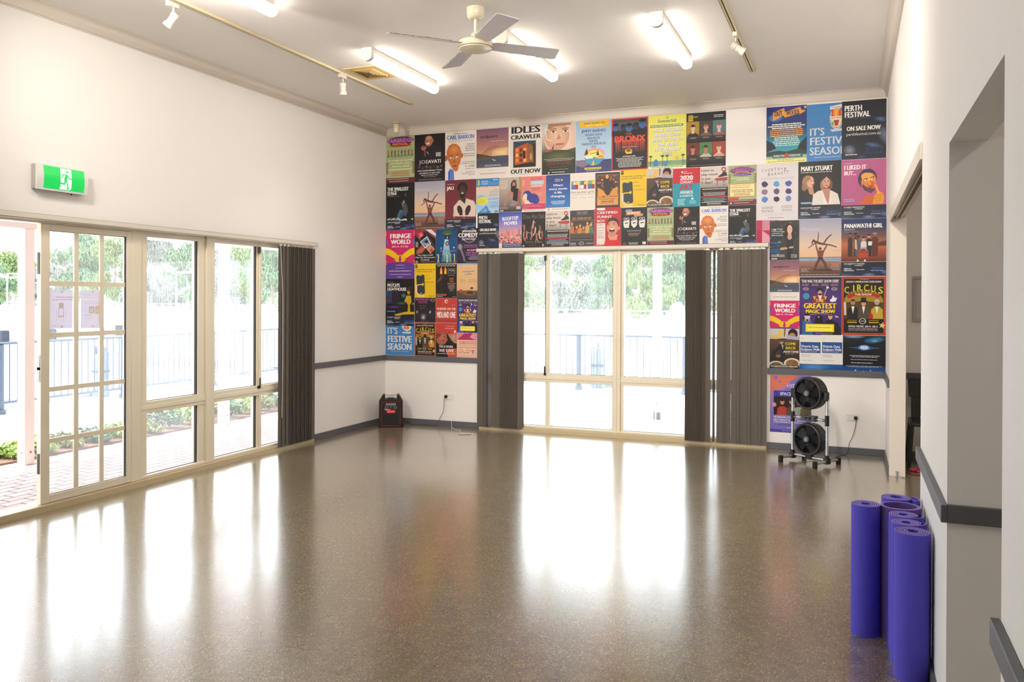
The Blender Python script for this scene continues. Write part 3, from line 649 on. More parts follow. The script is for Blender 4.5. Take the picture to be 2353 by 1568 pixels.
cord('power_cord', [(.872, -.035, .365), (.864, -.042, .33), (.862, -.04, .25), (.845, -.035, .17), (.80, -.04, .09), (.775, -.06, .02), (.745, -.085, .006), (.68, -.075, .006), (.58, -.10, .006), (.49, -.11, .006), (.44, -.13, .01), (.40, -.175, .07), (.375, -.20, .10)], .003, 'black', rd_, 'cord', (.878, -.011, .368))
cord('power_cord', [(5.585, -.035, .375), (5.583, -.045, .33), (5.57, -.05, .25), (5.545, -.05, .17), (5.52, -.05, .11), (5.515, -.055, .05), (5.49, -.08, .006), (5.42, -.20, .006), (5.36, -.40, .006), (5.22, -.50, .006), (5.12, -.56, .02), (5.14, -.64, .05)], .003, 'black', tf, 'cord', (5.582, -.011, .376))
# ------------------------------------------------------------------ yoga mats
def spiral(cx, cy, r_in, r_out, turns, th, end_ang, tail=(), sq=(1, 1), H=.62, mi=0):
    """rolled sheet seen from above: a spiral from r_in to r_out whose outer end is at end_ang, then tail points"""
    n = int(turns * 26); pts = []
    for i in range(n + 1):
        t = i / n; r = r_in + (r_out - r_in) * t; a = end_ang - (1 - t) * turns * 2 * PI
        pts.append(Vector((cx + sq[0] * r * math.cos(a), cy + sq[1] * r * math.sin(a))))
    ctl = [pts[-1]] + [Vector(p) for p in tail]
    if tail:
        ext = [pts[-2]] + ctl + [ctl[-1] * 2 - ctl[-2]]
        for i in range(1, len(ext) - 2):
            p0, p1, p2, p3 = ext[i - 1:i + 3]
            if i == 1: p0 = p1 - (p1 - pts[-3]).normalized() * (p2 - p1).length
            for q in range(1, 9):
                t = q / 8; pts.append(.5 * ((2 * p1) + (-p0 + p2) * t + (2 * p0 - 5 * p1 + 4 * p2 - p3) * t * t + (-p0 + 3 * p1 - 3 * p2 + p3) * t ** 3))
    vs = []; side = []; top = []
    for i, p in enumerate(pts):
        d = (pts[min(i + 1, len(pts) - 1)] - pts[max(i - 1, 0)]).normalized(); nn = Vector((-d.y, d.x)) * th / 2
        for q in (p + nn, p - nn): vs += [(q.x, q.y, .0005), (q.x, q.y, H)]
    for i in range(len(pts) - 1):
        o = i * 4; side += [(o, o + 4, o + 5, o + 1), (o + 2, o + 3, o + 7, o + 6)]; top += [(o + 1, o + 5, o + 7, o + 3), (o, o + 2, o + 6, o + 4)]
    e = (len(pts) - 1) * 4; side += [(0, 1, 3, 2), (e, e + 2, e + 3, e + 1)]
    return vs, side, top
def yoga(lab, cx, cy, col, **k):
    r = empty('yoga_mat', lab, 'yoga mat', 'rolled yoga mats standing by the right wall', loc=(cx, cy, 0))
    vs, side, top = spiral(cx, cy, **k)
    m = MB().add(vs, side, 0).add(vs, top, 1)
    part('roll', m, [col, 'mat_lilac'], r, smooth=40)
th = .0055
yoga('lone violet yoga mat roll standing furthest from the wall', 5.603, -4.950, 'mat_violet', r_in=.022, r_out=.068, turns=5, th=th, end_ang=2.2)
yoga('nearest violet yoga mat roll, tightly rolled', 5.781, -5.385, 'mat_violet', r_in=.022, r_out=.072, turns=5.5, th=th, end_ang=-.6)
yoga('second nearest violet yoga mat roll with a small loop at its end', 5.766, -5.240, 'mat_violet', r_in=.02, r_out=.062, turns=5, th=th, end_ang=-.75, tail=[(5.832, -5.262), (5.845, -5.235), (5.828, -5.222), (5.818, -5.238)])
yoga('third violet yoga mat roll from the camera, its end touching the wall', 5.762, -5.098, 'mat_violet', r_in=.02, r_out=.062, turns=5, th=th, end_ang=-1.5, tail=[(5.80, -5.158), (5.835, -5.13), (5.847, -5.09)])
yoga('purple yoga mat rolled into one wide open loop', 5.757, -4.928, 'mat_purple', r_in=.074, r_out=.088, turns=2.3, th=th, end_ang=-.2, sq=(1, .95))
yoga('furthest violet yoga mat roll with its end bent to the wall', 5.745, -4.745, 'mat_violet', r_in=.028, r_out=.068, turns=4.5, th=th, end_ang=-.3, tail=[(5.832, -4.80), (5.85, -4.77), (5.838, -4.73), (5.82, -4.70)])

# ------------------------------------------------------------------ side room things
pf = empty('picture_frame', 'pale framed picture on the wall of the side room', 'picture', loc=(6.306, -.01, 1.6))
a_, b_, c_, d_ = 6.106, 6.50, 1.374, 1.832
part('frame', MB().box((a_, -.025, c_), (b_, -.001, c_ + .03)).box((a_, -.025, d_ - .03), (b_, -.001, d_)).box((a_, -.025, c_ + .03), (a_ + .03, -.001, d_ - .03)).box((b_ - .03, -.025, c_ + .03), (b_, -.001, d_ - .03)), 'picture_frame', pf, bev=.004)
part('print', MB().box((a_ + .03, -.012, c_ + .03), (b_ - .03, -.004, d_ - .03)), 'picture_art', pf, smooth=0)
def chair(dx, dy, dz, lab):
    r = empty('stacking_chair', lab, 'chair', 'black chairs stacked in the side room', loc=(6.27 + dx, -.40 + dy, dz))
    X0, X1, Y0, Y1 = 6.055 + dx, 6.485 + dx, -.60 + dy, -.18 + dy
    part('seat', MB().box((X0 + .01, Y0, .40 + dz), (X1 - .01, Y1, .43 + dz)).box((X0, Y0, .385 + dz), (X0 + .03, Y1, .44 + dz)).box((X1 - .03, Y0, .385 + dz), (X1, Y1, .44 + dz)), 'chair_black', r, bev=.012)
    m = MB(); yb = Y1
    m.prism([(X0 + .01, .635), (X0 + .0, .80), (X0 + .02, .815), (X1 - .02, .815), (X1, .80), (X1 - .01, .635)], lambda p: (p[0], yb - .01 + (p[1] - .43) * .12, p[1] + dz), lambda p: (p[0], yb + .012 + (p[1] - .43) * .12, p[1] + dz))
    for s in (0, 1):
        x = X0 + .05 if s == 0 else X1 - .13
        m.prism([(x - .02, .42), (x - .02, .65), (x + .10, .65), (x + .06, .42)], lambda p: (p[0], yb - .008 + (p[1] - .43) * .12, p[1] + dz), lambda p: (p[0], yb + .010 + (p[1] - .43) * .12, p[1] + dz))
    part('backrest', m, 'chair_black', r, bev=.006)
    if dz < .05:
        for x, sx in ((X0 + .015, -1), (X1 - .015, 1)):
            for y, sy in ((Y0 + .02, -1), (Y1 - .02, 1)):
                part('leg', MB().obox(Vector((x + sx * .012, y + sy * .01, .20)), (.016, 0, 0), (0, .016, 0), Vector((sx * -.014, 0, .2))), 'chair_black', r, bev=.005)
chair(0, 0, 0, 'lower black plastic chair seen through the opening into the side room')
rp = empty('pink_strap', 'pink strap lying on the side room floor', 'strap', loc=(6.09, -.72, 0))
m = MB()
for k_, (cx, cy, r_) in enumerate(((6.10, -.70, .05), (6.13, -.76, .04), (6.07, -.76, .03), (6.16, -.70, .045))):
    m.tube([(cx + r_ * math.cos(t * PI / 8), cy + r_ * .8 * math.sin(t * PI / 8), .012 + .008 * k_ + .006 * math.sin(t)) for t in range(15)], .008, 6)
part('webbing', m, 'pink', rp)
ol = empty('olive_strap', 'dull olive strap under the pink one on the floor', 'strap', loc=(6.07, -.86, 0))
part('webbing', MB().tube([(6.02, -.80, .008), (6.05, -.87, .012), (6.10, -.89, .010), (6.15, -.86, .012), (6.12, -.82, .01)], .007, 6), 'olive', ol)
fb = empty('floor_bolt', 'small metal bolt keeper at the foot of the door jamb', 'bolt', loc=(5.925, -1.05, 0))
part('plate', MB().box((5.905, -1.06, 0), (5.935, -1.022, .004)).box((5.958, -1.08, 0), (5.985, -1.05, .006)), 'alu_grey', fb, smooth=0)
part('pin', MB().cyl((5.92, -1.032, 0), (5.92, -1.032, .05), .006, 8).cyl((5.91, -1.032, .045), (5.935, -1.032, .045), .004, 8), 'alu_grey', fb)

# ------------------------------------------------------------------ outside
struct('ground', MB().box((-260, -80, -.2), (160, 260, -.035)), 'concrete_pale', smooth=0)
struct('brick_path', MB().box((-1.95, -14, -.1), (-.12, 2.1, -.02)), 'brick', smooth=0)
struct('verandah_slab', MB().box((-.12, .12, -.1), (12, 2.1, -.02)), 'concrete_pale', smooth=0)
struct('garden_bed', MB().box((-2.6, -9, -.1), (-1.95, 1.0, .0)), 'mulch', smooth=0)
struct('verandah_roof', MB().box((-2.3, -14, 2.42), (-.12, 2.35, 2.50)).box((-.12, .12, 2.42), (12, 2.35, 2.50)), 'roof', smooth=0)
struct('trim_9', MB().box((-1.86, -14, 2.24), (-1.74, 1.82, 2.36)).box((-1.86, 1.70, 2.24), (12, 1.82, 2.36)).box((-2.3, -14, 2.36), (-.12, 2.35, 2.42)), 'post_paint', smooth=0)
struct('quay_kerb', MB().box((-6.2, -14, -.035), (-5.9, 5.7, .05)).box((-6.2, 5.45, -.035), (12, 5.7, .05)), 'kerb_dark', smooth=0)
def vpost(x, y, lab, zb_=0):
    r = empty('verandah_post', lab, 'post', 'painted verandah posts', loc=(x, y, -.02))
    part('shaft', MB().box((x - .052, y - .052, -.02 + zb_), (x + .052, y + .052, 2.24)), 'post_paint', r, bev=.004)
    part('bolt', MB().lathe((x + .052, y + .01, .10 + zb_), (1, 0, 0), [(.011, 0), (.009, .005), (.004, .007)], 10).lathe((x + .01, y - .052, .10 + zb_), (0, -1, 0), [(.009, 0), (.006, .005)], 10), 'rust', r)
    if zb_: part('stirrup', MB().box((x - .04, y - .03, -.02), (x - .03, y + .03, zb_)).box((x + .0, y - .03, -.02), (x + .05, y + .03, zb_)), 'rail_steel', r, smooth=0)
vpost(-1.80, -3.64, 'white verandah post standing just outside the open door')
vpost(-1.80, -.92, 'white verandah post seen through the left window next to the blind')
vpost(-1.80, 1.76, 'white verandah post at the outer corner of the verandah')
vpost(3.13, 1.76, 'white verandah post on a steel stirrup beyond the end wall window', .10)
def railing(lab, A, B, posts, nb):
    A = Vector(A); B = Vector(B); L = (B - A).length; d = (B - A).normalized()
    r = empty('quay_railing', lab, 'railing', loc=tuple(A))
    part('top_rail', MB().cyl(A + up * .94, B + up * .94, .020, 10), 'rail_steel', r)
    part('bottom_rail', MB().cyl(A + up * .12, B + up * .12, .018, 10), 'rail_steel', r)
    for p in posts:
        q = A + d * p; part('post', MB().cyl(q + up * -.03, q + up * .92, .045, 12).cyl(q + up * -.03, q + up * .03, .07, 12), 'rail_steel', r)
    b = None
    for i in range(nb):
        q = A + d * (L * (i + .5) / nb)
        if b is None:
            b = part('baluster', MB().cyl(Vector((0, 0, .12)) + A, Vector((0, 0, .94)) + A, .0085, 6), 'rail_steel', r); c = b
        else: c = b.copy(); COL.objects.link(c); c.parent = r
        c.location = q - A
railing('blue-grey steel railing along the quay outside the left windows', (-5.3, -3.6, 0), (-5.3, 4.83, 0), (.1, 2.27, 4.36, 6.4, 8.5), 72)
railing('blue-grey steel railing along the quay beyond the end wall window', (-5.20, 4.9, 0), (6.0, 4.9, 0), (2.1, 4.3, 6.24, 8.12, 10.0), 96)
def pile(x, y, lab, h=.80):
    r = empty('mooring_pile', lab, 'timber post', 'timber piles behind the quay railing', loc=(x, y, 0))
    rr = random.Random(x * 7 + y); m = MB()
    for q in range(4): m.box((x - .12 + q * .06, y - .07, -.035), (x - .065 + q * .06, y + .07, h - rr.uniform(0, .16)))
    part('timber', m, 'timber_blue', r, bev=.006); part('strap', MB().box((x - .125, y - .076, .36), (x + .12, y + .076, .40)), 'rail_steel', r, smooth=0)
pile(-5.75, -1.55, 'timber pile behind the railing beside the open door'); pile(-5.75, .72, 'timber pile behind the railing seen through the right column of door panes')
pile(-5.75, 3.0, 'timber pile behind the railing near the left blind', .7); pile(1.28, 5.3, 'timber pile behind the railing in the left sash of the end wall window'); pile(3.15, 5.3, 'timber pile behind the railing beside the right stack of blinds')
wall_ = struct('quay_wall', MB().prism([(-24.4, 8), (-24.9, 30), (-25.4, 30), (-24.9, 8)], lambda p: (p[0], p[1], -.035), lambda p: (p[0], p[1], .14)), 'white_fence', smooth=0)
for i, (x, y) in enumerate([(-21.51, 10.76), (-21.25, 11.72), (-21.39, 12.5), (-21.48, 13.36), (-21.68, 14.7), (-22.47, 16.64), (-22.14, 18.56), (-22.18, 19.78), (-22.68, 23.79), (-22.42, 24.77), (-22.26, 25.73)]):
    k_ = i in (0, 2, 5)
    o = obj('quay_block', MB().box((x - .17, y - .26, -.035), (x + .17, y + .0, .40)).box((x - .17, y, -.035), (x + .17, y + .26, .36), 1), ['block_dark' if k_ else 'block_blue', 'block_blue'], smooth=0, bev=.02)
    wh = ['beside the open door', 'left of the left notice', 'below the left notice', 'right of the left notice', 'below the right notice', 'in the right column of door panes', 'left in the middle window pane', 'right in the middle window pane', 'left in the pane next to the sash bar', 'right in the pane next to the sash bar', 'closest to the left blind'][i]
    tag(o, 'low dark block on the far quay, ' + wh, 'block', 'blocks along the far quay')
# far post-and-rail fence
A = Vector((-105.4, 74.0, 0)); B = Vector((-14.99, 47.14, 0)); d = (B - A).normalized(); B = A + d * 122; nrm = Vector((-d.y, d.x, 0))
fr = empty('post_and_rail_fence', 'white post and rail fence in front of the distant trees', 'fence', loc=tuple(A))
for z_ in (.76, .46): part('rail', MB().obox((A + B) / 2 + up * z_, d * 61, nrm * .04, up * .035), 'white_fence', fr, smooth=0)
p0_ = part('post', MB().box(A + Vector((-.1, -.1, -.035)), A + Vector((.1, .1, .85))), 'white_fence', fr, smooth=0)
for i in range(1, 72):
    c = p0_.copy(); COL.objects.link(c); c.parent = fr; c.location = d * (122 * i / 71)
struct('embankment', MB().obox((A + B) / 2 + nrm * 1.2 + up * .02, d * 75, nrm * 1.0, up * .14), 'white_fence', smooth=0)
for x, y, h_, lab in ((-88.3, 60.4, 4.3, 'pale street lamp far off beyond the open door'), (-51.5, 49.5, 3.83, 'pale street lamp far off in the middle left window')):
    r = empty('street_lamp', lab, 'lamp post', 'street lamps on the far bank', loc=(x, y, -.03))
    part('pole', MB().cyl((x, y, -.03), (x, y, h_), .10, 8, r1=.07), 'white_fence', r)
    part('lamp_arm', MB().box((x - .05, y - .05, h_ - .08), (x + .9, y + .3, h_)).box((x + .7, y - .05, h_ - .14), (x + 1.5, y + .45, h_ + .02)), 'white_fence', r, smooth=0)
# shrubs
def leaves(n, rx, ry, rz, size, rnd, hollow=.55):
    vs = []; fs = []
    for i in range(n):
        while True:
            p = Vector((rnd.uniform(-1, 1), rnd.uniform(-1, 1), rnd.uniform(-1, 1)))
            if hollow < p.length < 1: break
        c = Vector((p.x * rx, p.y * ry, p.z * rz)); nm = (p + Vector((rnd.uniform(-1, 1), rnd.uniform(-1, 1), rnd.uniform(-.3, 1))) * .9).normalized()
        t = nm.orthogonal().normalized(); b = nm.cross(t); a = rnd.uniform(0, 6.28); t, b = t * math.cos(a) + b * math.sin(a), b * math.cos(a) - t * math.sin(a)
        s = size * rnd.uniform(.6, 1.3); o = len(vs)
        vs += [c - t * s, c - b * s * .55 + nm * s * .1, c + t * s, c + b * s * .55 + nm * s * .1]; fs.append((o, o + 1, o + 2, o + 3))
    return vs, fs
rnd = random.Random(3)
for i in range(15):
    y = -4.3 + i * .345; big = i >= 8
    if i in (1, 2): y += .03 * i; h_ *= .9
    x = -2.17 + rnd.uniform(-.04, .04); h_ = (.17 if not big else .30) * rnd.uniform(.85, 1.15)
    if i == 1: h_ = .24
    where = 'at the left edge beside the open door' if i < 3 else ('behind the lowest panes of the glass door' if i < 7 else ('behind the lower middle window pane' if i < 11 else 'behind the lower panes next to the left blind'))
    r = empty('garden_shrub', 'low leafy green shrub in the bed ' + where, 'shrub', 'shrubs in the garden bed ' + where, loc=(x, y, 0))
    m = MB(); 
    for (ox, oy, oz, sc2) in ((0, 0, 0, 1), (.12, .035, -.03, .7), (-.12, -.035, -.02, .75)):
        vs, fs = leaves(170, .18 * sc2, .15 * sc2, h_ * .5 * sc2, .028, rnd, .3); m.add([(v_[0] + x + ox, v_[1] + y + oy, v_[2] + h_ * .55 + oz) for v_ in vs], fs)
    part('foliage', m, ['leaf_a', 'leaf_b', 'leaf_c'][(i * 2) % 3 if i > 2 else 0], r, smooth=0, fix=False)
    m = MB()
    for q in range(4): m.tube([(x, y, .0), (x + rnd.uniform(-.1, .1), y + rnd.uniform(-.1, .1), h_ * .6)], .004, 5)
    part('stems', m, 'bark', r)
# trees
def tree_proto(seed, leafmat):
    rnd = random.Random(seed); r = empty('bank_tree')
    m = MB()
    for k_ in range(20):
        a = rnd.uniform(0, 6.28); q = rnd.uniform(.1, .85); zz_ = rnd.uniform(.07, .86); R_2 = rnd.uniform(.22, .42)
        q *= 1.0 if zz_ < .6 else .55
        vs, fs = leaves(420, R_2, R_2, R_2 * .30, .030, rnd, .35)
        m.add([(v_[0] + q * math.cos(a), v_[1] + q * math.sin(a), v_[2] + zz_) for v_ in vs], fs)
    obj('foliage', m, leafmat, r, smooth=0, fix=False)
    m = MB(); m.tube([(0, 0, -.01), (.02, 0, .2), (-.03, .03, .45), (.02, 0, .7)], [.05, .045, .03, .015], 7)
    for q in range(4): a = q * 1.6; m.tube([(0, 0, .3 + q * .07), (.3 * math.cos(a), .3 * math.sin(a), .5 + q * .08)], [.022, .008], 6)
    obj('trunk', m, 'bark', r)
    return r
protos = [tree_proto(5, 'tree_a'), tree_proto(9, 'tree_b'), tree_proto(14, 'tree_c')]
used = [False] * 3
TREES = [(-126.2, 82.8, 10.0, 12.0), (-116.3, 81.4, 9.2, 10.2), (-109.1, 82.2, 7.6, 9.4), (-98.8, 79.9, 12.3, 10.0), (-91.2, 78.7, 10.8, 8.2), (-81, 77, 9.5, 8), (-74.5, 68.0, 11.6, 8.3), (-66.3, 66.4, 9.8, 7.4), (-61.4, 66.0, 8.2, 8.5), (-54.6, 63.4, 8.6, 8.2), (-48.6, 59.4, 8.2, 6.9),
         (-24.4, 60, 6.4, 6), (-21.2, 57.6, 6.1, 6.9), (-17.9, 56.8, 6.2, 6.4), (-14.9, 55.8, 5.4, 5.9), (-12.3, 54.7, 6.1, 5.8), (-9.6, 53.7, 7.3, 6.0), (-6.8, 52.6, 7.8, 6.2), (-4.3, 51.5, 6.6, 5.8), (-1.5, 51.2, 6.4, 5.6)]
TREES2 = []
for (a_, b_) in zip(TREES, TREES[1:]):
    if abs(a_[0] - b_[0]) > 20: continue
    xm, ym, hm = (a_[0] + b_[0]) / 2, (a_[1] + b_[1]) / 2, (a_[2] + b_[2]) / 2; TREES2.append((5.5 + (xm - 5.5) * 1.75, -9.3 + (ym + 9.3) * 1.75, 1.6 + (hm - 1.6) * 1.75 * .93, (a_[3] + b_[3]) / 2 * .85))
NT = len(TREES)
for i, (x, y, h_, w_) in enumerate(TREES + TREES2):
    k_ = (0, 1, 2, 0, 1, 2, 2, 0, 2, 1, 0, 2, 1, 2, 2, 0, 1, 0, 2, 1)[i % NT]
    o = protos[k_] if not used[k_] else copy_tree(protos[k_]); used[k_] = True
    
    q_ = 1.0 if i >= NT else (1.0, 1.18, 1.0, 1.18, 1.36)[i % 4] if i not in (14, 18) else 1.4
    if i == 6: q_ = 1.1
    x = 5.5 + (x - 5.5) * q_; y = -9.3 + (y + 9.3) * q_; h_ = 1.6 + (h_ - 1.6) * q_
    o.location = (x, y, -.03); o.scale = (w_ / 2, w_ / 2, h_); o.rotation_euler = (0, 0, i * 1.3)
    left = x < -40
    tag(o, ('%s tree on the far bank seen through the %s' % (['dull green', 'yellow-green', 'grey-green'][k_], 'left windows' if left else 'end wall window')), 'tree', 'trees seen through the ' + ('left windows' if left else 'end wall window') + ', ' + ['dull green', 'yellow-green', 'grey-green'][k_])
# ------------------------------------------------------------------ posters: printed sheets built as layered ink shapes
GL = {}
def load_glyphs(chars):
    made = []
    for bold in (0,):
        for ch in chars:
            for rep in (1, 2):
                c = bpy.data.curves.new('glyph', 'FONT'); c.body = ch * rep; c.size = 1; c.resolution_u = 2; c.offset = 0
                o = bpy.data.objects.new('glyph', c); COL.objects.link(o); made.append((bold, ch, rep, o, c))
    bpy.context.view_layer.update(); dg = bpy.context.evaluated_depsgraph_get(); wx = {}
    for bold, ch, rep, o, c in made:
        me = o.evaluated_get(dg).to_mesh(); xs = [v_.co.x for v_ in me.vertices]
        wx[(bold, ch, rep)] = max(xs) if xs else 0
        if rep == 1: GL[(bold, ch)] = [[(v_.co.x, v_.co.y) for v_ in me.vertices], [tuple(p.vertices) for p in me.polygons], 0]
        o.to_mesh_clear()
    for (bold, ch), g in GL.items(): g[2] = (wx[(bold, ch, 2)] - wx[(bold, ch, 1)]) or .3
    for bold, ch, rep, o, c in made: bpy.data.objects.remove(o); bpy.data.curves.remove(c)
load_glyphs("ABCDEFGHIJKLMNOPQRSTUVWXYZabcdefghijklmnopqrstuvwxyz0123456789.,'!&-?*/:")
def ink_mat():
    m = bpy.data.materials.new('printed_paper'); m.use_nodes = True; n = m.node_tree.nodes; l = m.node_tree.links; b = n['Principled BSDF']
    a = n.new('ShaderNodeVertexColor'); a.layer_name = 'ink'; l.new(a.outputs[0], b.inputs['Base Color']); b.inputs['Roughness'].default_value = .42; b.inputs['Specular IOR Level'].default_value = .35
    return m
MT['ink'] = ink_mat()
LC = {}
def cl(c):
    if c not in LC: LC[c] = rgb(c)
    return LC[c]
class Art:
    def __init__(s, w_, h_): s.w = w_; s.h = h_; s.v = []; s.f = []; s.c = []; s.ly = 1; s.rnd = random.Random(int(w_ * 1e4 + h_ * 7e4))
    def face(s, pts, cols, fs=None):
        o = len(s.v); s.v += [(u, v_, s.ly) for u, v_ in pts]; s.c += cols if isinstance(cols, list) else [cols] * len(pts)
        s.f += [tuple(o + i for i in q) for q in (fs or [range(len(pts))])]
    def nx(s): s.ly += 1; return s
    def R(s, x0, y0, x1, y1, c, c2=None):
        c = cl(c); c2 = cl(c2) if c2 else c; s.face([(x0, y0), (x1, y0), (x1, y1), (x0, y1)], [c, c, c2, c2]); return s.nx()
    def G(s, x0, y0, x1, y1, *st):
        n = len(st) - 1
        for i in range(n):
            a, b = cl(st[i]), cl(st[i + 1]); ya = y0 + (y1 - y0) * i / n; yb = y0 + (y1 - y0) * (i + 1) / n; s.face([(x0, ya), (x1, ya), (x1, yb), (x0, yb)], [a, a, b, b])
        return s.nx()
    def E(s, x, y, rx, ry=None, c='fff', ce=None, rot=0, a0=0, a1=360, n=20):
        ry = rx * s.w / s.h if ry is None else ry; c = cl(c); ce = cl(ce) if ce else c; pts = [(x, y)]; k = s.w / s.h; rr = math.radians(rot)
        for i in range(n + 1):
            a = math.radians(a0 + (a1 - a0) * i / n); px, py = rx * math.cos(a), ry * math.sin(a) / k
            pts.append((x + px * math.cos(rr) - py * math.sin(rr), y + (px * math.sin(rr) + py * math.cos(rr)) * k))
        s.face(pts, [c] + [ce] * (n + 1), [(0, i, i + 1) for i in range(1, n + 1)]); return s.nx()
    def P(s, pts, c, cols=None):
        q = [(pts[i], pts[i + 1]) for i in range(0, len(pts), 2)]; s.face(q, [cl(z_) for z_ in cols] if cols else cl(c)); return s.nx()
    def S(s, x0, y0, x1, y1, w_, c, w2=None):
        k = s.w / s.h; w2 = w_ if w2 is None else w2; dx, dy = x1 - x0, (y1 - y0) / k; L = math.hypot(dx, dy) or 1; nx, ny = -dy / L, dx / L * k
        s.ly += .4; s.face([(x0 + nx * w_, y0 + ny * w_), (x1 + nx * w2, y1 + ny * w2), (x1 - nx * w2, y1 - ny * w2), (x0 - nx * w_, y0 - ny * w_)], cl(c)); return s
    def LB(s, w_, c, *p):    # limb: polyline with round joints, w_ start radius, tapering
        n = len(p) // 2
        for i in range(n - 1):
            a = w_ * (1 - .35 * i / n); b = w_ * (1 - .35 * (i + 1) / n); s.S(p[2 * i], p[2 * i + 1], p[2 * i + 2], p[2 * i + 3], a, c, b)
            for q, r in (((i, a), (i + 1, b)) if i == 0 else ((i + 1, b),)):
                k = s.w / s.h; s.ly += .4; s.face([(p[2 * q] + r * math.cos(t * PI / 4), p[2 * q + 1] + r * k * math.sin(t * PI / 4)) for t in range(8)], cl(c))
        return s.nx()
    def T(s, x, y, w_, h_, t, c, b=1, al='l', rot=0, sk=0):
        """text t fitted so capitals are h_ tall and the line w_ wide, top left at x, y"""
        adv = sum(GL[(0, ch)][2] if ch != ' ' else .28 for ch in t) or 1; cap = .7; sx = w_ / adv; sy = h_ / cap; c = cl(c); k = s.w / s.h; rr = math.radians(rot)
        if al == 'c': x -= w_ / 2
        n_ = (1, 2, 3)[b]; dl = (0, .022, .05)[b]
        for ps in range(n_):
          px = (ps - (n_ - 1) / 2) * 2 * dl / max(1, n_ - 1); s.ly += .4
          for ch in t:
            if ch == ' ': px += .28; continue
            vs, fs, ad = GL[(0, ch)]; pts = []
            for gx, gy in vs:
                ux = (px + gx) * sx + sk * (gy / cap) * h_ / k; uy = h_ - gy * sy
                if rr: ux, uy = ux * math.cos(rr) + uy / k * math.sin(rr), uy * math.cos(rr) - ux * k * math.sin(rr)
                pts.append((x + ux, y + uy))
            s.face(pts, c, fs); px += ad
        return s.nx()
    def D(s, x, y, w_, n, dh, c, al='l', th=.45, j=.25):   # rows of print too small to read
        for i in range(n):
            L = w_ * (1 - s.rnd.random() * j); x0 = x if al == 'l' else (x + (w_ - L) / 2 if al == 'c' else x + w_ - L); e = x0 + L
            while x0 < e - .01:
                q = min(s.rnd.uniform(.03, .10), e - x0); s.face([(x0, y + i * dh), (x0 + q, y + i * dh), (x0 + q, y + (i + th) * dh), (x0, y + (i + th) * dh)], cl(c)); x0 += q + .012
        return s.nx()
    def face_(s, x, y, r, skin, hair, dark='3a2418', beard=None, bald=0, tilt=0, smile=1, lit=None):
        k = s.w / s.h
        if not bald: s.E(x, y - r * .22 * k, r * 1.16, r * 1.32 * k, hair)
        s.E(x, y, r, r * 1.3 * k, lit or skin, skin, rot=tilt)
        if beard: s.E(x, y + r * .62 * k, r * .84, r * .72 * k, beard); s.E(x, y + r * .2 * k, r * .72, r * .62 * k, skin)
        if not bald: s.E(x, y - r * .95 * k, r * .98, r * .52 * k, hair, rot=tilt)
        for q in (-1, 1): s.E(x + q * r * .4, y - r * .08 * k, r * .17, r * .09 * k, dark); s.S(x + q * r * .2, y - r * .34 * k, x + q * r * .62, y - r * .34 * k, r * .055, dark)
        s.nx(); s.P((x, y + r * .02 * k, x + r * .15, y + r * .38 * k, x - r * .12, y + r * .38 * k), dark if 0 else skin, [skin, dark, skin])
        s.E(x, y + r * .68 * k, r * .34, r * (.14 if smile else .07) * k, '8c3a34' if not smile else 'e8dcd2', '7a2e2a'); return s
    def bust(s, x, y, r, skin, hair, shirt, w_=2.3, bot=1, **kw):
        k = s.w / s.h; nk = y + r * 1.9 * k
        s.P((x - r * w_, bot, x - r * w_ * .93, nk + r * .7 * k, x - r * .55, nk - r * .1 * k, x + r * .55, nk - r * .1 * k, x + r * w_ * .93, nk + r * .7 * k, x + r * w_, bot), shirt)
        s.P((x - r * .42, y + r * .8 * k, x + r * .42, y + r * .8 * k, x + r * .46, nk + .1 * r * k, x, nk + r * .5 * k, x - r * .46, nk + .1 * r * k), skin); return s.face_(x, y, r, skin, hair, **kw)
def pf_foot(a, top=.82, venue='STUDIO UNDERGROUND'):
    a.R(0, top, 1, 1, '1c2028', '222c44'); a.E(.04, .99, .3, .05, '4a5a86', '222a3c'); a.E(.62, .975, .16, .03, '7888b0', '222c40'); a.E(.97, .93, .1, .05, '5c6c98', '1e2534')
    a.T(.06, top + .022, .46, .020, venue, 'e8e6e2'); a.T(.06, top + .052, .16, .018, '11 FEB', '4868a0'); a.T(.30, top + .052, .18, .018, '6 MARCH', 'e0e0e0')
    a.T(.06, top + .105, .17, .022, 'PERTH', 'eceae6').T(.06, top + .135, .23, .024, 'FESTIVAL', 'eceae6'); a.D(.34, top + .13, .2, 1, .02, 'c8ccd8')
    a.T(.66, top + .09, .28, .05, '2022', '35548e').D(.66, top + .15, .28, 1, .012, 'c8d0e0')
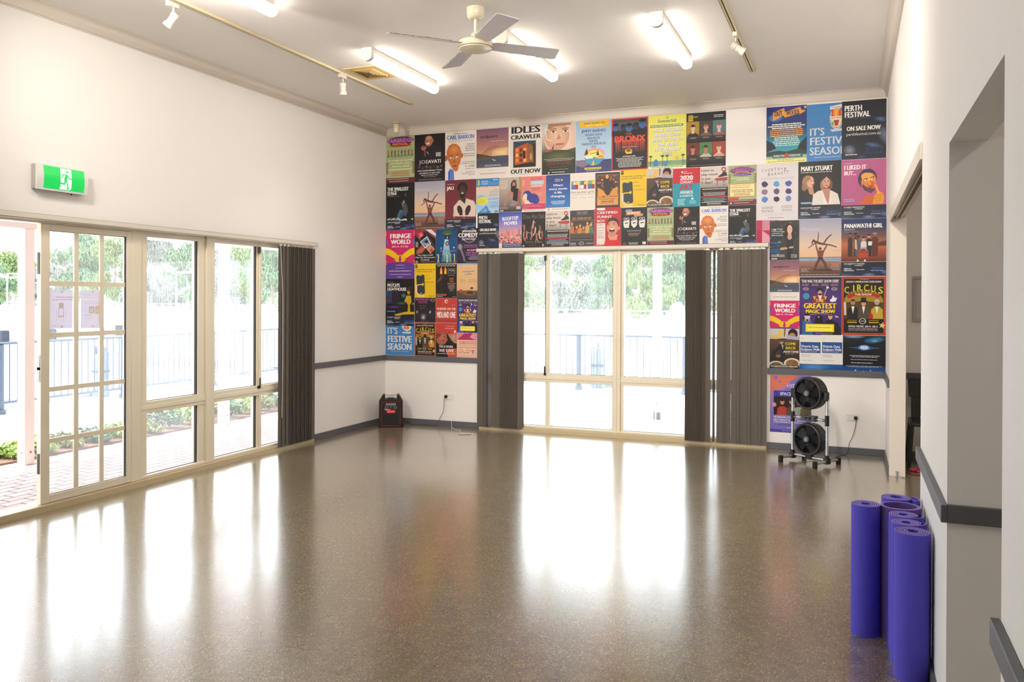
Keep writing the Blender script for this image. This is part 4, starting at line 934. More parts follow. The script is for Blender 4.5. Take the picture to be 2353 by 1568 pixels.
def d_fair(a):
    a.R(0, 0, 1, 1, '9aab7c', 'a8b48a'); a.E(.5, .1, .47, .085, '6e2a62').E(.5, .2, .40, .035, 'd0562c')
    a.T(.05, .055, .90, .085, 'FAIRBRIDGE', 'b05cb4').T(.06, .052, .88, .080, 'FAIRBRIDGE', 'c888c8', 0).P((.12, .15, .88, .15, .8, .215, .2, .215), '7a2038').T(.22, .155, .56, .042, 'FESTIVAL', 'f0b030')
    for i in range(8):
        x = .08 + i * .118; c = ['c0502c', '4a5a3c', 'a83030', 'b87830', '304c4c', '9c4038', '50603c', 'b06a30'][i]
        a.LB(.018, c, x, .325, x + .005, .375); a.LB(.011, '3c3428', x, .38, x - .03, .44); a.LB(.011, '4a3a2c', x, .38, x + .035, .44); a.LB(.009, c, x - .01, .33, x - .04, .36); a.LB(.009, c, x + .01, .33, x + .045, .31); a.E(x, .303, .016, None, '7a4c38')
    for i, (t, w_) in enumerate((('A magical world', .84), ('of music, art,', .70), ('dance, and', .60), ('entertainment!', .84))): a.T(.5, .495 + i * .062, w_, .036, t, 'f0e4b4', 1, 'c')
    for q in (0, 1):
        for i in range(5): a.E(q * .93 + .035, .58 + i * .05, .05, .03, ['8c4a38', '6c7a4c', 'a05a40'][i % 3], '8c8a5c')
    for y in (.765, .80, .835): a.P((.18, y, .5, y - .006, .82, y, .82, y + .014, .5, y + .008, .18, y + .014), 'b8642c')
    a.R(0, .885, 1, 1, '642434', '5a2030').D(.05, .905, .9, 1, .03, 'd8b8a8').D(.12, .95, .76, 1, .03, 'd0a890')
def d_quest(a):
    a.R(0, 0, 1, 1, '98a878', 'a0b080'); a.T(.24, .03, .54, .025, 'AT PERTH CITY', '402c40'); a.E(.5, .13, .45, .08, '6e2a62').T(.08, .07, .84, .085, 'FAIRBRIDGE', 'b866b8').T(.25, .155, .5, .035, 'FESTIVAL', 'f0b838').E(.5, .235, .33, .035, '5c3a80').T(.24, .205, .52, .055, 'QUEST', '9a8cd0')
    a.D(.1, .31, .82, 1, .03, 'e8ecb0').T(.28, .345, .46, .032, 'COMPETITION', 'ece8b0')
    for q in (0, 1):
        for i in range(4): a.E(q * .92 + .04, .24 + i * .06, .06, .035, '9a5a3c', '809060')
    a.R(.05, .46, .95, .79, 'c85c30').R(.07, .472, .93, .778, 'f0dca0').T(.18, .49, .62, .03, 'MEGA PRIZES', 'c07818').D(.12, .55, .76, 1, .03, 'c03c30').D(.12, .61, .76, 4, .042, '8c6038', 'c')
    a.P((0, .80, .4, .80, .36, .865, 0, .865), 'c04c28').R(0, .865, 1, 1, '6a2434').D(.05, .885, .9, 1, .03, 'd8c0b0').E(.1, .95, .03, None, 'e8e0d8').D(.2, .94, .75, 1, .03, 'd8c0b0')
def d_joe(a):
    a.R(0, 0, 1, 1, '1c1618', '221a1c'); a.P((.22, .5, .25, .34, .36, .26, .6, .22, .86, .3, .95, .5, .9, .54), '26222a')
    a.E(.47, .15, .135, .115, 'c08468', '9a5c48', rot=15).E(.47, .085, .11, .05, 'cc9478', 'b07a60').E(.60, .14, .028, .03, 'a86a54')
    a.E(.40, .145, .02, .008, '3a2018').E(.50, .14, .02, .008, '3a2018').P((.37, .19, .50, .185, .47, .22, .41, .222), 'f0e0d4').P((.43, .14, .46, .18, .41, .18), 'a86850')
    a.E(.30, .29, .09, .055, 'b87c62', '94584a').LB(.018, 'a86c58', .27, .27, .36, .25).LB(.016, '0e0c0e', .30, .27, .36, .22).LB(.02, '8c5848', .33, .33, .35, .46).S(.40, .37, .46, .42, .01, 'c8c4c0')
    for i in range(3): a.R(.70, .40 + i * .03, .86, .422 + i * .03, 'cfc8c4')
    a.T(.16, .545, .30, .075, 'JOE', 'd8d2d0', 0).T(.45, .545, .42, .075, 'AVATI', 'efece8')
    for i in range(7): a.E(.16 + i * .12, .69 + .02 * (i % 2), .06, .04, ['6a5a58', '4c4042', '80706a'][i % 3], '2a2224')
    a.T(.10, .758, .80, .026, 'HAVE SOME RESPECT TOUR', 'f0ecea').T(.16, .81, .68, .026, 'SATURDAY 21 MAY 2022', 'e8e4e2').T(.22, .855, .56, .022, 'PERTH CONCERT HALL', 'd8d4d2').D(.3, .90, .4, 1, .015, 'b8b0ae').D(.14, .955, .74, 1, .018, 'a8a2a0', j=0)
def d_carl(a):
    a.R(0, 0, 1, 1, 'e4dcd4').D(.30, .045, .42, 1, .02, '38343c', j=0).T(.06, .075, .88, .085, 'CARL BARRON', '5a76c4', 2).T(.10, .18, .80, .03, 'SKATING RINK FOR FLIES', 'a09c9c', 0)
    a.P((.10, 1, .10, .83, .16, .76, .28, .79, .30, 1), '5878c0').P((.10, .83, .16, .76, .15, 1, .10, 1), '3c5ca8')
    a.P((.05, .52, .05, .40, .12, .29, .24, .245, .38, .26, .48, .33, .53, .43, .53, .52, .50, .64, .45, .70, .42, .80, .34, .83, .22, .75, .15, .66), 'c4713a'); a.E(.03, .54, .05, .06, 'b86434').E(.55, .50, .04, .05, 'b86434')
    a.E(.29, .37, .2, .11, 'e2945c', 'c4713a').E(.30, .56, .12, .1, 'd88850', 'c4713a').E(.27, .58, .04, .07, 'e8a068', 'c87840')
    for x, y in ((.20, .535), (.40, .525)): a.E(x, y, .05, .019, 'f2e8dc').E(x + .015, y, .018, .016, '3a2a20')
    a.S(.13, .50, .25, .50, .008, '5c2c14').S(.34, .492, .46, .482, .008, '5c2c14').nx(); a.E(.32, .71, .07, .012, '7c3018').P((.29, .54, .36, .63, .26, .65, .24, .62), 'b05c2c')
    a.D(.58, .27, .38, 4, .042, '606070', 'r', .3, .4).D(.58, .47, .38, 2, .04, '606070', 'r', .3, .3)
    a.T(.56, .625, .41, .020, 'Perth Convention', '403c44').T(.48, .660, .49, .020, 'and Exhibition Centre', '403c44').T(.66, .705, .31, .038, '6 - 13 MAY', '34303a').T(.66, .77, .30, .018, 'ON SALE 9 DEC', '403c44').T(.68, .83, .29, .018, 'BOOK NOW AT', '4c5e9c').T(.54, .865, .43, .018, 'CARLBARRON.COM', '4c5e9c').D(.76, .905, .2, 1, .02, '505a84', j=0)
def d_sculp(a):
    a.R(0, 0, 1, 1, 'e0d8d0').G(.0, .0, 1, .59, '7a5470', '94646c', 'b8806c', 'dca878'); a.E(.85, .50, .5, .10, 'f4d8a0', 'd8a078'); a.R(0, .50, .0001, .51, 'fff'); a.G(0, .56, 1, .79, '4e5468', '484c5c', '565a66')
    a.P((0, .60, 0, .49, .12, .505, .3, .53, .45, .56, .56, .60), '4c4038').P((0, .60, .2, .56, .5, .59, .4, .62, 0, .64), '5c5040')
    pts = [(.10 + .62 * t / 12, .55 - .19 * math.sin(PI * min(1, (t / 12) * .62))) for t in range(13)]
    for p, q in zip(pts, pts[1:]): a.S(*p, *q, .006, '6a5040')
    for i, p in enumerate(pts[2:-1]): a.S(*p, .18 + .022 * i, .56, .003, '7a5c48'); a.S(*p, p[0] + .05, p[1] + .07, .002, '7a5c48')
    a.S(.45, .56, .47, .46, .005, '5c4438').nx(); a.P((.48, .61, .54, .625, .62, .66, .55, .66), 'a8c0cc')
    a.T(.12, .125, .54, .06, 'sculpture', '3a2434').D(.46, .255, .42, 1, .02, 'd8c0c4', j=0).D(.22, .735, .58, 2, .02, 'c4c4cc', 'c').D(.36, .84, .3, 1, .01, '989088', j=0).D(.12, .905, .78, 1, .03, '989088', j=0)
def d_idles(a):
    a.R(0, 0, 1, 1, 'ddd5cc').T(.05, .015, .90, .135, 'IDLES', '141416', 2).T(.04, .185, .92, .085, 'CRAWLER', '141416', 2).T(.04, .865, .92, .085, 'OUT NOW', '141416', 2)
    a.R(.12, .31, .82, .83, '1c1e26', '101014').P((.12, .31, .82, .31, .82, .40, .6, .36, .12, .44), '28405c').P((.16, .44, .56, .35, .60, .74, .16, .78), 'b8521c').P((.56, .35, .72, .40, .76, .74, .60, .74), '8a5420')
    for r_ in range(3):
        for c_ in range(3): a.R(.20 + c_ * .12, .45 + r_ * .10, .28 + c_ * .12, .52 + r_ * .10, ['e08838', '70280c', 'f0b060', '401808'][(r_ * 2 + c_) % 4])
    a.R(.42, .50, .50, .66, '241410').E(.67, .64, .03, .06, 'd0a050').E(.67, .57, .02, None, 'd8b080').D(.3, .965, .4, 1, .014, '8c8680')
def d_wom(a):
    a.G(0, 0, 1, 1, 'c8c0bc', 'd0c4bc', 'a89c90', '3c3c28', '1c2412', '181c10'); a.E(.62, .33, .55, .3, 'e8d8cc', 'd8b8a4').P((.0, .55, .35, .52, .75, .54, 1, .50, 1, .62, .5, .60, 0, .66), '4a4c34')
    a.E(.45, .26, .36, .27, 'e6c0a4', 'c89878').P((.12, .0, .9, .0, .84, .06, .4, .07, .18, .12), 'a87860'); a.P((.02, .02, .2, .0, .16, .12, .06, .2), 'c8c8c8')
    for x in (.34, .70): a.E(x, .17, .09, .022, 'f0e4dc').E(x, .172, .035, .020, '4c3424').S(x - .1, .12, x + .1, .115, .012, '7c5440').S(x - .09, .155, x + .09, .15, .008, '3c2418')
    a.nx(); a.P((.50, .17, .56, .32, .44, .33), 'c08868', ['d8ac90', 'b87c60', 'b87c60']).E(.52, .42, .13, .022, 'c06c60').S(.39, .42, .65, .42, .004, '8c3c38').nx()
    a.S(.10, .10, .14, .32, .008, 'f0f0f0').S(.14, .32, .3, .34, .007, 'f0f0f0').S(.1, .1, .2, .13, .006, 'f0f0f0').nx()
    a.P((.06, .53, .30, .50, .36, .40, .34, .50, .30, .56, .22, .58, .14, .57), 'a85838').P((.30, .50, .36, .40, .34, .52), '402018'); a.E(.5, .66, .6, .12, '5c6038', '2c3418')
    a.D(.06, .70, .90, 1, .016, 'c8c8b0', j=0).D(.14, .73, .74, 1, .016, 'c8c8b0', j=0).T(.16, .765, .70, .055, 'FESTIVAL OF THE VINES', '8c2420').R(.19, .845, .78, .89, '100c08').D(.22, .86, .52, 1, .016, '706858', j=0).D(.24, .905, .54, 1, .014, 'b8b8a8', j=0).E(.21, .965, .022, None, 'd8d8d0').D(.3, .955, .38, 1, .03, 'c8c8c0', j=0)
def d_barnes(a):
    a.G(0, 0, 1, .76, '8cb0d0', 'a8c4dc', 'b4cce0').R(.10, .01, .93, .135, 'e4b41c').T(.22, .04, .60, .03, 'SUNDAY 20 MARCH 2022', '403020').T(.28, .085, .48, .022, 'SWAN VALLEY', 'f4e4b0')
    for t, y, w_, h_ in (('JIMMY BARNES', .175, .68, .055), ('MONDO ROCK', .255, .48, .045), ('IAN MOSS', .32, .36, .045), ('DIESEL', .375, .25, .045), ('VANESSA AMOROSI', .43, .68, .045), ('1927', .488, .16, .045)): a.T(.5, y, w_, h_, t, '2c4c7c', 1, 'c')
    a.G(0, .76, 1, 1, '2c3c6c', '38386c').P((0, .77, .2, .75, .4, .83, .2, .9, 0, .86), '7c6c84'); a.E(.52, .675, .30, .135, 'ee9a80', a0=180, a1=360).E(.52, .675, .24, .10, 'f4c868', a0=180, a1=360).E(.50, .665, .17, .075, 'f4e068')
    a.P((.22, .69, .8, .72, .76, .78, .64, .86, .44, .88, .30, .80), '4a94b4').P((.22, .69, .45, .68, .5, .73, .3, .74), 'e4e0dc').P((.45, .86, .50, .76, .53, .86), 'e8c040').E(.68, .72, .12, .025, 'e4b82c').E(.70, .70, .07, .018, 'c89820')
    for x, y in ((.29, .62), (.62, .64), (.31, .60)): a.P((x, y - .07, x + .045, y + .04, x - .045, y + .04), '2c3c4c')
    a.T(.40, .63, .2, .03, 'Days', '3c5c4c', 1, rot=12).R(.25, .905, .72, .945, 'e4c040').D(.29, .918, .40, 1, .022, '403c50', j=0).D(.3, .965, .36, 1, .018, 'c8ccdc', j=0)
def d_bronx(a):
    a.R(0, 0, 1, 1, 'c43c34', 'b83028').R(.035, .025, .965, .975, '141216').G(.035, .025, .965, .3, '38343a', '6c605c', '2c2a32')
    for x, y, r in ((.12, .17, .10), (.32, .18, .08), (.48, .19, .11), (.66, .17, .09), (.84, .13, .12)): a.E(x, y + .12, r * 1.1, .10, '101420'); a.face_(x, y, r * .8, '3a64a0' if x not in (.32, .66) else '24324c', '101216', '101830', smile=0)
    a.R(.035, .285, .965, .40, '141216'); a.T(.38, .285, .18, .04, 'THE', 'c8482c')
    for i, x in enumerate((.12, .30, .46, .62, .78)): a.G(x - .02, .42, x + .13, .66, 'c8482c', '8c3c28', '38201c')
    for i in range(14): a.R(.10 + i * .06, .43, .112 + i * .06, .67, '181012')
    a.T(.08, .335, .84, .12, 'BRONX', 'd8502c', 2).D(.3, .55, .4, 1, .014, 'd0c8c0', j=0).E(.47, .635, .10, .05, 'e0a02c').E(.47, .62, .06, .03, '804c14').R(.40, .66, .56, .685, 'e8c060')
    a.T(.30, .72, .36, .024, 'AUSTRALIA 2022', 'e8e4e0')
    for i in range(8): a.D(.12 + .03 * (i % 2), .76 + i * .024, .76 - .06 * (i % 2), 1, .024, 'd0ccc8', 'c')
def d_salt(a):
    a.R(0, 0, 1, 1, 'e0dc60', 'd8d878').E(.5, .05, .035, None, '6c8c6c').E(.5, .05, .022, None, 'e0dc60').T(.24, .08, .50, .06, 'SummerSalt', '3c6c5c', 1, sk=.15).R(.05, .185, .92, .225, '2c6c60').D(.07, .195, .83, 1, .04, 'd8e0b0', j=0)
    for i, (t, w_) in enumerate((('MISSY HIGGINS', .76), ('XAVIER RUDD', .66), ('BIRDS OF TOKYO', .82), ('THE WAIFS', .54), ('PETE MURRAY', .70))): a.T(.508, .257 + i * .092, w_, .06, t, '6c78a0', 1, 'c', sk=.1).T(.5, .25 + i * .092, w_, .06, t, 'e8e4f0', 1, 'c', sk=.1)
    a.T(.5, .70, .26, .035, 'KASEY', '8890b8', 1, 'c').T(.47, .745, .34, .035, 'MATTHEWS', '8890b8', 1, 'c')
    a.G(0, .86, 1, .97, '5c8ca8', '6ca070', '98b84c')
    for k in range(20): q = k * PI / 10; a.S(.76, .82, .76 + .22 * math.cos(q), .82 + .155 * math.sin(q), .004, 'c8b44c')
    a.nx()
    for x in (.06, .38, .50, .92): a.S(x, .76, x, .97, .008, '4c6c4c'); a.E(x, .77, .05, .02, '5c7c48')
    a.P((.14, .97, .14, .86, .20, .82, .26, .86, .26, .97), '4c7cac').R(.40, .88, .5, .97, '5c80a8').R(0, .965, 1, 1, 'e4e4c0').D(.08, .975, .84, 1, .03, '7080a0', j=0)
def d_six(a):
    a.R(0, 0, 1, 1, '181416').R(.05, .035, .17, .15, 'c8a830').T(.18, .06, .12, .03, 'WEST', 'c8a830').D(.06, .04, .1, 3, .035, '7c6820', j=0).D(.70, .06, .24, 2, .028, 'c8c4c0', 'r', j=0)
    S_ = [('a88420', 'd8b8a0', '140c0c', '1c1414'), ('3c3430', 'c89c84', '7c5444', '6c544c'), ('4c7474', 'd8b4a8', 'a05440', '9c5c60'), ('6c2c24', 'b87c64', '1c1010', '2c1c18'), ('4c7c4c', 'a87c5c', '2c241c', 'b8b4a4'), ('a03c30', 'dcb4a0', '8c5438', 'c89c88')]
    for i, (bg_, sk, hr, sh_) in enumerate(S_):
        c, r = i % 3, i // 3; x0 = .01 + c * .33; y0 = .16 + r * .39; a.G(x0, y0, x0 + .32, y0 + .36, bg_, bg_, '2c2424'); x = x0 + .16
        a.P((x0, y0 + .34, x0 + .02, y0 + .25, x - .05, y0 + .2, x + .05, y0 + .2, x0 + .30, y0 + .25, x0 + .32, y0 + .34), sh_); a.P((x - .03, y0 + .14, x + .03, y0 + .14, x + .04, y0 + .22, x - .04, y0 + .22), sk); a.face_(x, y0 + .115, .058, sk, hr, smile=0)
        a.G(x0, y0 + .27, x0 + .32, y0 + .36, '38302c', '201a18').T(x, y0 + .29, .16, .022, ['CARMEN', 'KRISHNA', 'THE NOSE', 'TOSCA', 'KOOLBARDI', 'CENERENTOLA'][i], 'b8b0a8', 0, 'c')
    a.D(.1, .965, .8, 1, .015, '888078', j=0)
def d_woods(a):
    a.G(0, 0, 1, 1, '242c7c', '1c2c74', '1c3468', '1c5c80', '2c90ac', '3c98a4', 'e0dc90'); a.E(.22, .2, .2, .075, '5c9cd4', '1c3c84')
    a.P((.16, .10, .44, .03, .46, .10, .84, .03, .86, .08, .98, .10, .80, .17, .84, .14, .46, .20, .42, .16, .16, .25), 'e09c28').T(.19, .085, .2, .09, 'OUT', '1c2454', 2, rot=7).T(.41, .10, .03, .03, 'OF', 'a8c4d8').T(.49, .082, .32, .085, 'WOODS', '1c2454', 2, rot=4); a.R(.93, .02, .99, .06, 'e0a030')
    for i, (c, w_) in enumerate((('f0ecdc', .72), ('f0ecdc', .92), ('f0ecdc', .72), ('e8983c', .80), ('e8983c', .82), ('e8983c', .8), ('f0b838', .8), ('e0e8c8', .6), ('d0e8d0', .6), ('b8e0d0', .68), ('c8e8d8', .66), ('a8dcc8', .6))):
        a.D(.5 - w_ / 2, .305 + i * .034, w_, 1, .034, c, 'c', .55, 0)
    a.P((0, .58, .2, .66, .24, .74, 0, .80), '101c28').P((1, .55, .84, .66, .76, .78, 1, .80), '101c28').P((0, .80, .3, .78, .5, .80, .8, .76, 1, .80, 1, .86, 0, .88), '243c34')
    a.R(.16, .845, .90, .91, '2c5c6c').T(.19, .855, .26, .035, 'BUSSELTON', 'e0e4b8').T(.57, .855, .28, .035, 'FORESHORE', 'e0e4b8').E(.51, .87, .06, .04, 'b04828').R(0, .93, 1, 1, 'e4e090').D(.28, .94, .5, 1, .016, '505c38').D(.04, .965, .92, 1, .024, '8c8c5c', j=0)
def d_fest(a, small=False):
    a.R(0, 0, 1, 1, '3c7cb8', '4280bc')
    if small:
        a.P((.55, .0, .90, .0, .86, .12, .74, .18, .62, .12), 'd8d4d0').E(.72, .06, .1, .05, 'c0442c').E(.72, .06, .05, .03, 'e0a030').P((.58, .2, .88, .19, .86, .25, .6, .25), 'c8ccd4')
        a.T(.06, .055, .36, .22, "IT'S", 'd4d4d4').T(.07, .335, .84, .22, 'FESTIVE', 'd4d4d4', 2).T(.07, .60, .84, .22, 'SEASON', 'd4d4d4', 2).D(.2, .865, .6, 1, .025, 'b8c4d4', j=0); return
    n0 = len(a.v); a.P((.66, .055, .99, .03, .99, .09, .66, .115), 'e0dcd8').T(.68, .06, .3, .028, 'STRAWBERRY', 'c05038').E(.84, .27, .185, .19, 'd8d0c0').E(.84, .27, .165, .172, '8c3c24').E(.84, .27, .155, .162, 'e0d0a8')
    for x, c in ((.74, 'c84c24'), (.79, 'e08c28'), (.84, 'e8b030'), (.89, 'e08c28'), (.94, 'c84c24')): a.E(x, .19, .04, .085, c)
    a.P((.76, .30, .92, .30, .88, .40, .80, .40), 'a83420').R(.655, .235, .99, .285, 'ece4d4').T(.67, .245, .32, .034, 'FESTIVE', '8c3020').P((.68, .36, .76, .31, .76, .40), '6c9c5c').P((.66, .46, .99, .45, .99, .49, .72, .50), 'c4ccd8')
    a.T(.08, .42, .43, .13, "IT'S", 'd0d2d4').T(.08, .58, 1.08, .135, 'FESTIVE', 'd0d2d4').T(.08, .755, 1.10, .135, 'SEASON', 'd0d2d4'); a.D(.22, .93, .74, 1, .02, 'b0c4d8', j=0); a.v = a.v[:n0] + [(u * .77, v_, l_) for u, v_, l_ in a.v[n0:]]
def d_sale(a):
    a.G(0, 0, 1, 1, '12141c', '181a22', '14161e', '1c2434'); a.E(.88, .34, .16, .05, '4c6aa8', '171922', rot=10).E(.98, .62, .16, .20, '6c7490', '171922', rot=-30).E(.70, .77, .22, .05, '52648e', '181c26', rot=12).E(.18, .84, .16, .10, '80849c', '181c28', rot=30).E(.45, .97, .12, .04, '3c486c', '1c2434')
    a.T(.06, .075, .40, .095, 'PERTH', 'e6e4e0', 2).T(.06, .185, .58, .095, 'FESTIVAL', 'e6e4e0', 2).T(.08, .285, .55, .028, '11 February - 6 March', '2c4874').T(.11, .435, .76, .075, 'ON SALE NOW', 'eceae6', 2).T(.10, .545, .78, .048, 'perthfestival.com.au', 'dedcd8', 0)
    a.T(.52, .80, .42, .11, '2022', '284a84').T(.53, .805, .40, .10, '2022', '1a2c54'); a.D(.08, .91, .28, 1, .035, 'd0d0d4', j=0)
def d_small(a):
    a.G(0, 0, 1, .80, '141416', '101012', '161618'); a.T(.05, .09, .74, .075, 'THE SMALLEST', 'e8e6e0', 2).T(.05, .175, .33, .075, 'STAGE', 'e8e6e0', 2).D(.05, .262, .26, 1, .016, 'c8c4c0').S(.05, .29, .5, .29, .003, '807c78').nx()
    a.G(.66, .20, .72, .29, '16161a', '505058'); a.E(.63, .41, .045, .045, 'a8a4a0', '4c4038').LB(.09, '484c50', .66, .50, .70, .62).LB(.03, '606468', .60, .49, .56, .43).LB(.055, '4c6480', .66, .66, .52, .60, .42, .74).LB(.045, '38506c', .68, .68, .60, .64, .50, .76)
    for i in range(7): x = .02 + i * .06; a.P((x, .77 + .01 * (i % 3), x + .12, .74 - .01 * (i % 2), x + .08, .79), ['c8ccd0', '8c9098', 'a0a4ac'][i % 3])
    a.P((.44, .79, .7, .76, .76, .80, .5, .81), 'd0d0d0').P((.86, .77, .96, .76, .94, .80), 'c0c4c8'); pf_foot(a, .80)
def d_acro(a):
    a.G(0, 0, 1, .66, '9c9cb4', 'b4aeb4', 'd8bca4', 'e0b48c').G(0, .66, 1, .76, '6c7c94', '8c94a4', '5c6878'); a.G(0, .745, 1, 1, '9c6c54', '6c4c40', '4c3834')
    a.S(0, .70, 1, .735, .006, 'b4bcc8').S(0, .72, .6, .70, .005, 'a0acbc').S(.4, .68, 1, .69, .005, 'b4bcc8').nx(); a.T(.04, .145, .44, .05, 'Platinum', 'c4c2ce', 0, sk=.3).D(.2, .21, .46, 1, .018, 'b4b0bc', j=0).D(.04, .045, .08, 2, .015, 'b0aebc', j=0)
    for t in range(10):
        q = .7 + t * .16; q2 = q + .16; a.S(.70 + .11 * math.cos(q * 2), .52 + .11 * math.sin(q * 2), .70 + .11 * math.cos(q2 * 2), .52 + .11 * math.sin(q2 * 2), .006, '98b8c8')
    a.S(.8, .56, 1, .54, .006, '98b8c8').nx()
    k_ = '603830'; a.LB(.032, k_, .38, .395, .52, .43, .60, .44); a.LB(.018, k_, .58, .43, .66, .34, .76, .275); a.LB(.018, k_, .60, .44, .74, .455, .88, .49); a.LB(.012, k_, .44, .39, .455, .30, .455, .235); a.LB(.012, k_, .40, .41, .30, .46, .22, .50); a.E(.345, .375, .032, None, '3a2420').E(.31, .41, .015, .03, '3a2420')
    k_ = '7c4434'; a.E(.50, .515, .036, None, '5c3028').P((.42, .545, .60, .545, .57, .64, .55, .68, .46, .68, .44, .64), k_).LB(.020, k_, .44, .56, .41, .49, .39, .42).LB(.020, k_, .58, .56, .63, .50, .66, .455)
    a.P((.45, .665, .56, .665, .58, .72, .44, .72), '38241f').LB(.036, '5c3830', .47, .71, .42, .78, .37, .88); a.LB(.036, '5c3830', .55, .71, .62, .78, .645, .87); a.P((.3, .885, .7, .87, .9, .90, .4, .90), '3c2a26')
    a.D(.04, .86, .22, 4, .018, 'b09890').D(.74, .77, .22, 6, .022, 'a8928c', 'r').D(.04, .965, .92, 1, .02, 'c8b8b0', j=0)
def d_jali(a):
    a.R(0, 0, 1, .82, '6c2630', '742a34'); a.D(.06, .08, .24, 1, .02, 'd8c0bc', j=0).T(.06, .125, .22, .07, 'JALI', 'e8e2dc', 2); a.P((.26, .74, .28, .54, .44, .42, .66, .38, .92, .44, 1.0, .54, .98, .76), 'd4c0b4').P((.48, .40, .58, .36, .68, .38, .64, .50), '3c2824')
    a.E(.56, .17, .17, .12, '1c1416').E(.56, .235, .125, .125, '4c342c', '38242 0'.replace(' ', '')).E(.56, .32, .09, .06, '241816').E(.56, .275, .04, .015, 'd0c4bc'); a.E(.51, .21, .02, .008, '1c1210').E(.61, .21, .02, .008, '1c1210').P((.54, .21, .6, .26, .53, .26), '5c4034')
    a.E(.48, .62, .08, .10, '3c2824', '2c1c1a', rot=-20).E(.74, .62, .08, .10, '3c2824', '2c1c1a', rot=20)
    for i in range(4): a.LB(.016, '34221f', .44 + i * .03, .60, .48 + i * .025, .72); a.LB(.016, '34221f', .78 - i * .03, .60, .74 - i * .025, .72)
    a.S(.28, .58, .30, .78, .012, 'b8a094').S(.6, .74, .63, .80, .008, 'a89488').nx(); pf_foot(a, .80, 'GEORGE TOWN HALL')
def d_beach(a):
    a.G(0, 0, 1, .2, '3474bc', '4c98cc').R(0, .2, 1, .23, '3c6c9c').G(0, .23, 1, 1, 'dcc8b4', 'd8c4b4', 'a8c4e0', '98bce0', 'b0cce4'); a.P((.08, .06, .14, .04, .18, .10, .12, .2, .08, .2), 'c8d040').P((.14, .04, .18, .10, .14, .16), '48a070').T(.24, .06, .26, .03, 'Perth', 'e4e8ec').T(.24, .10, .30, .025, 'Beach', 'd8d880').T(.24, .14, .26, .03, 'Festival', 'd8e4ec').D(.74, .03, .22, 2, .022, 'd0e0ec', j=0)
    for i in range(9): a.E(.04 + i * .11, .245 + .012 * (i % 2), .012, .02, ['b04c3c', '384858', 'c8a040'][i % 3])
    a.E(.22, .52, .2, .06, '5c9cd4', 'a8c8e4').E(.27, .64, .27, .12, 'd8d850').T(.03, .555, .18, .022, '2021', '3c5c5c').D(.03, .61, .40, 4, .03, 'b0a840').P((.05, 1, .3, .86, .46, .78, .62, 1), '4484c0').P((.2, .96, .42, .84, .5, .96), '6ca4d8')
    a.T(.74, .32, .20, .024, '2022', '5c6c84'); a.D(.5, .37, .46, 2, .03, '7c94b0', 'r').D(.5, .46, .46, 2, .03, '7c94b0', 'r').D(.5, .57, .46, 2, .03, '7c94b0', 'r').D(.56, .68, .40, 2, .03, '7c94b0', 'r').D(.6, .77, .36, 3, .028, '7c94b0', 'r').R(.48, .94, .64, .98, '4c6c94').R(.8, .93, .96, .98, '6c84a4')
def d_hippie(a):
    a.G(0, 0, 1, 1, 'b8aca0', 'ac9f94', '8c8078', '4c403c').P((.86, 0, 1, 0, 1, .7, .92, .5), 'b08850'); a.D(.04, .10, .36, 5, .052, 'd8d0c8', th=.4); a.LB(.045, 'b07c68', .62, .32, .40, .52, .24, .80); a.P((.5, .34, .62, .28, .60, .66, .48, .5), 'b87c6c')
    a.P((.64, .32, .86, .34, .82, .72, .60, .66), '181618').P((.84, .32, .96, .44, .92, .76, .80, .72), 'a05c50').P((.55, .66, .82, .72, .84, .98, .50, .86), '8c8488').P((.72, .78, .86, .78, .86, .95, .74, .95), 'a05848')
    a.E(.64, .24, .13, .13, '2c1c18').E(.60, .34, .09, .10, '2c1c18').E(.645, .22, .072, .075, 'b08468').E(.64, .275, .06, .03, '3c2820').P((.52, .145, .78, .12, .72, .17), '6c3c30').E(.66, .12, .09, .04, '6c3c30'); a.G(0, .84, 1, 1, '6c605c', '2c2422').D(.04, .86, .4, 3, .022, 'b0a8a4').R(.04, .95, .2, .975, 'd8d4d0').R(.76, .85, .94, .93, 'c0b8b4')
def d_flow(a):
    a.R(0, 0, 1, .78, 'd87c74').R(.36, .13, .92, .25, 'a8c8cc').T(.38, .035, .46, .09, 'FLOW', 'd03c68').T(.42, .165, .4, .05, 'STATES', 'c8e4e4').R(.38, .27, .86, .295, 'eecac4').D(.42, .33, .40, 3, .03, 'a84c50'); a.D(.02, .1, .1, 5, .035, 'e8b0a8', j=0).D(.6, .47, .3, 4, .03, 'e0a098')
    a.E(.22, .55, .2, .15, '2c3c8c').E(.45, .62, .25, .13, '2c3c8c').E(.58, .68, .15, .12, '2c3c8c').E(.14, .60, .11, .12, 'ecccb4').P((.12, .68, .24, .66, .38, .78, .10, .78), 'ecccb4').E(.12, .66, .03, .012, 'c85c5c').P((.22, .52, .3, .6, .22, .7, .2, .6), '2c3c8c').R(0, .78, 1, .935, 'c03c60').T(.74, .745, .22, .02, 'FREE', 'e8a0a0'); a.D(.06, .82, .84, 2, .03, 'd87c90').D(.04, .895, .3, 1, .02, 'e8b8c0').R(0, .935, 1, 1, 'e4dcd8').D(.06, .955, .88, 1, .03, '80787c', j=0)
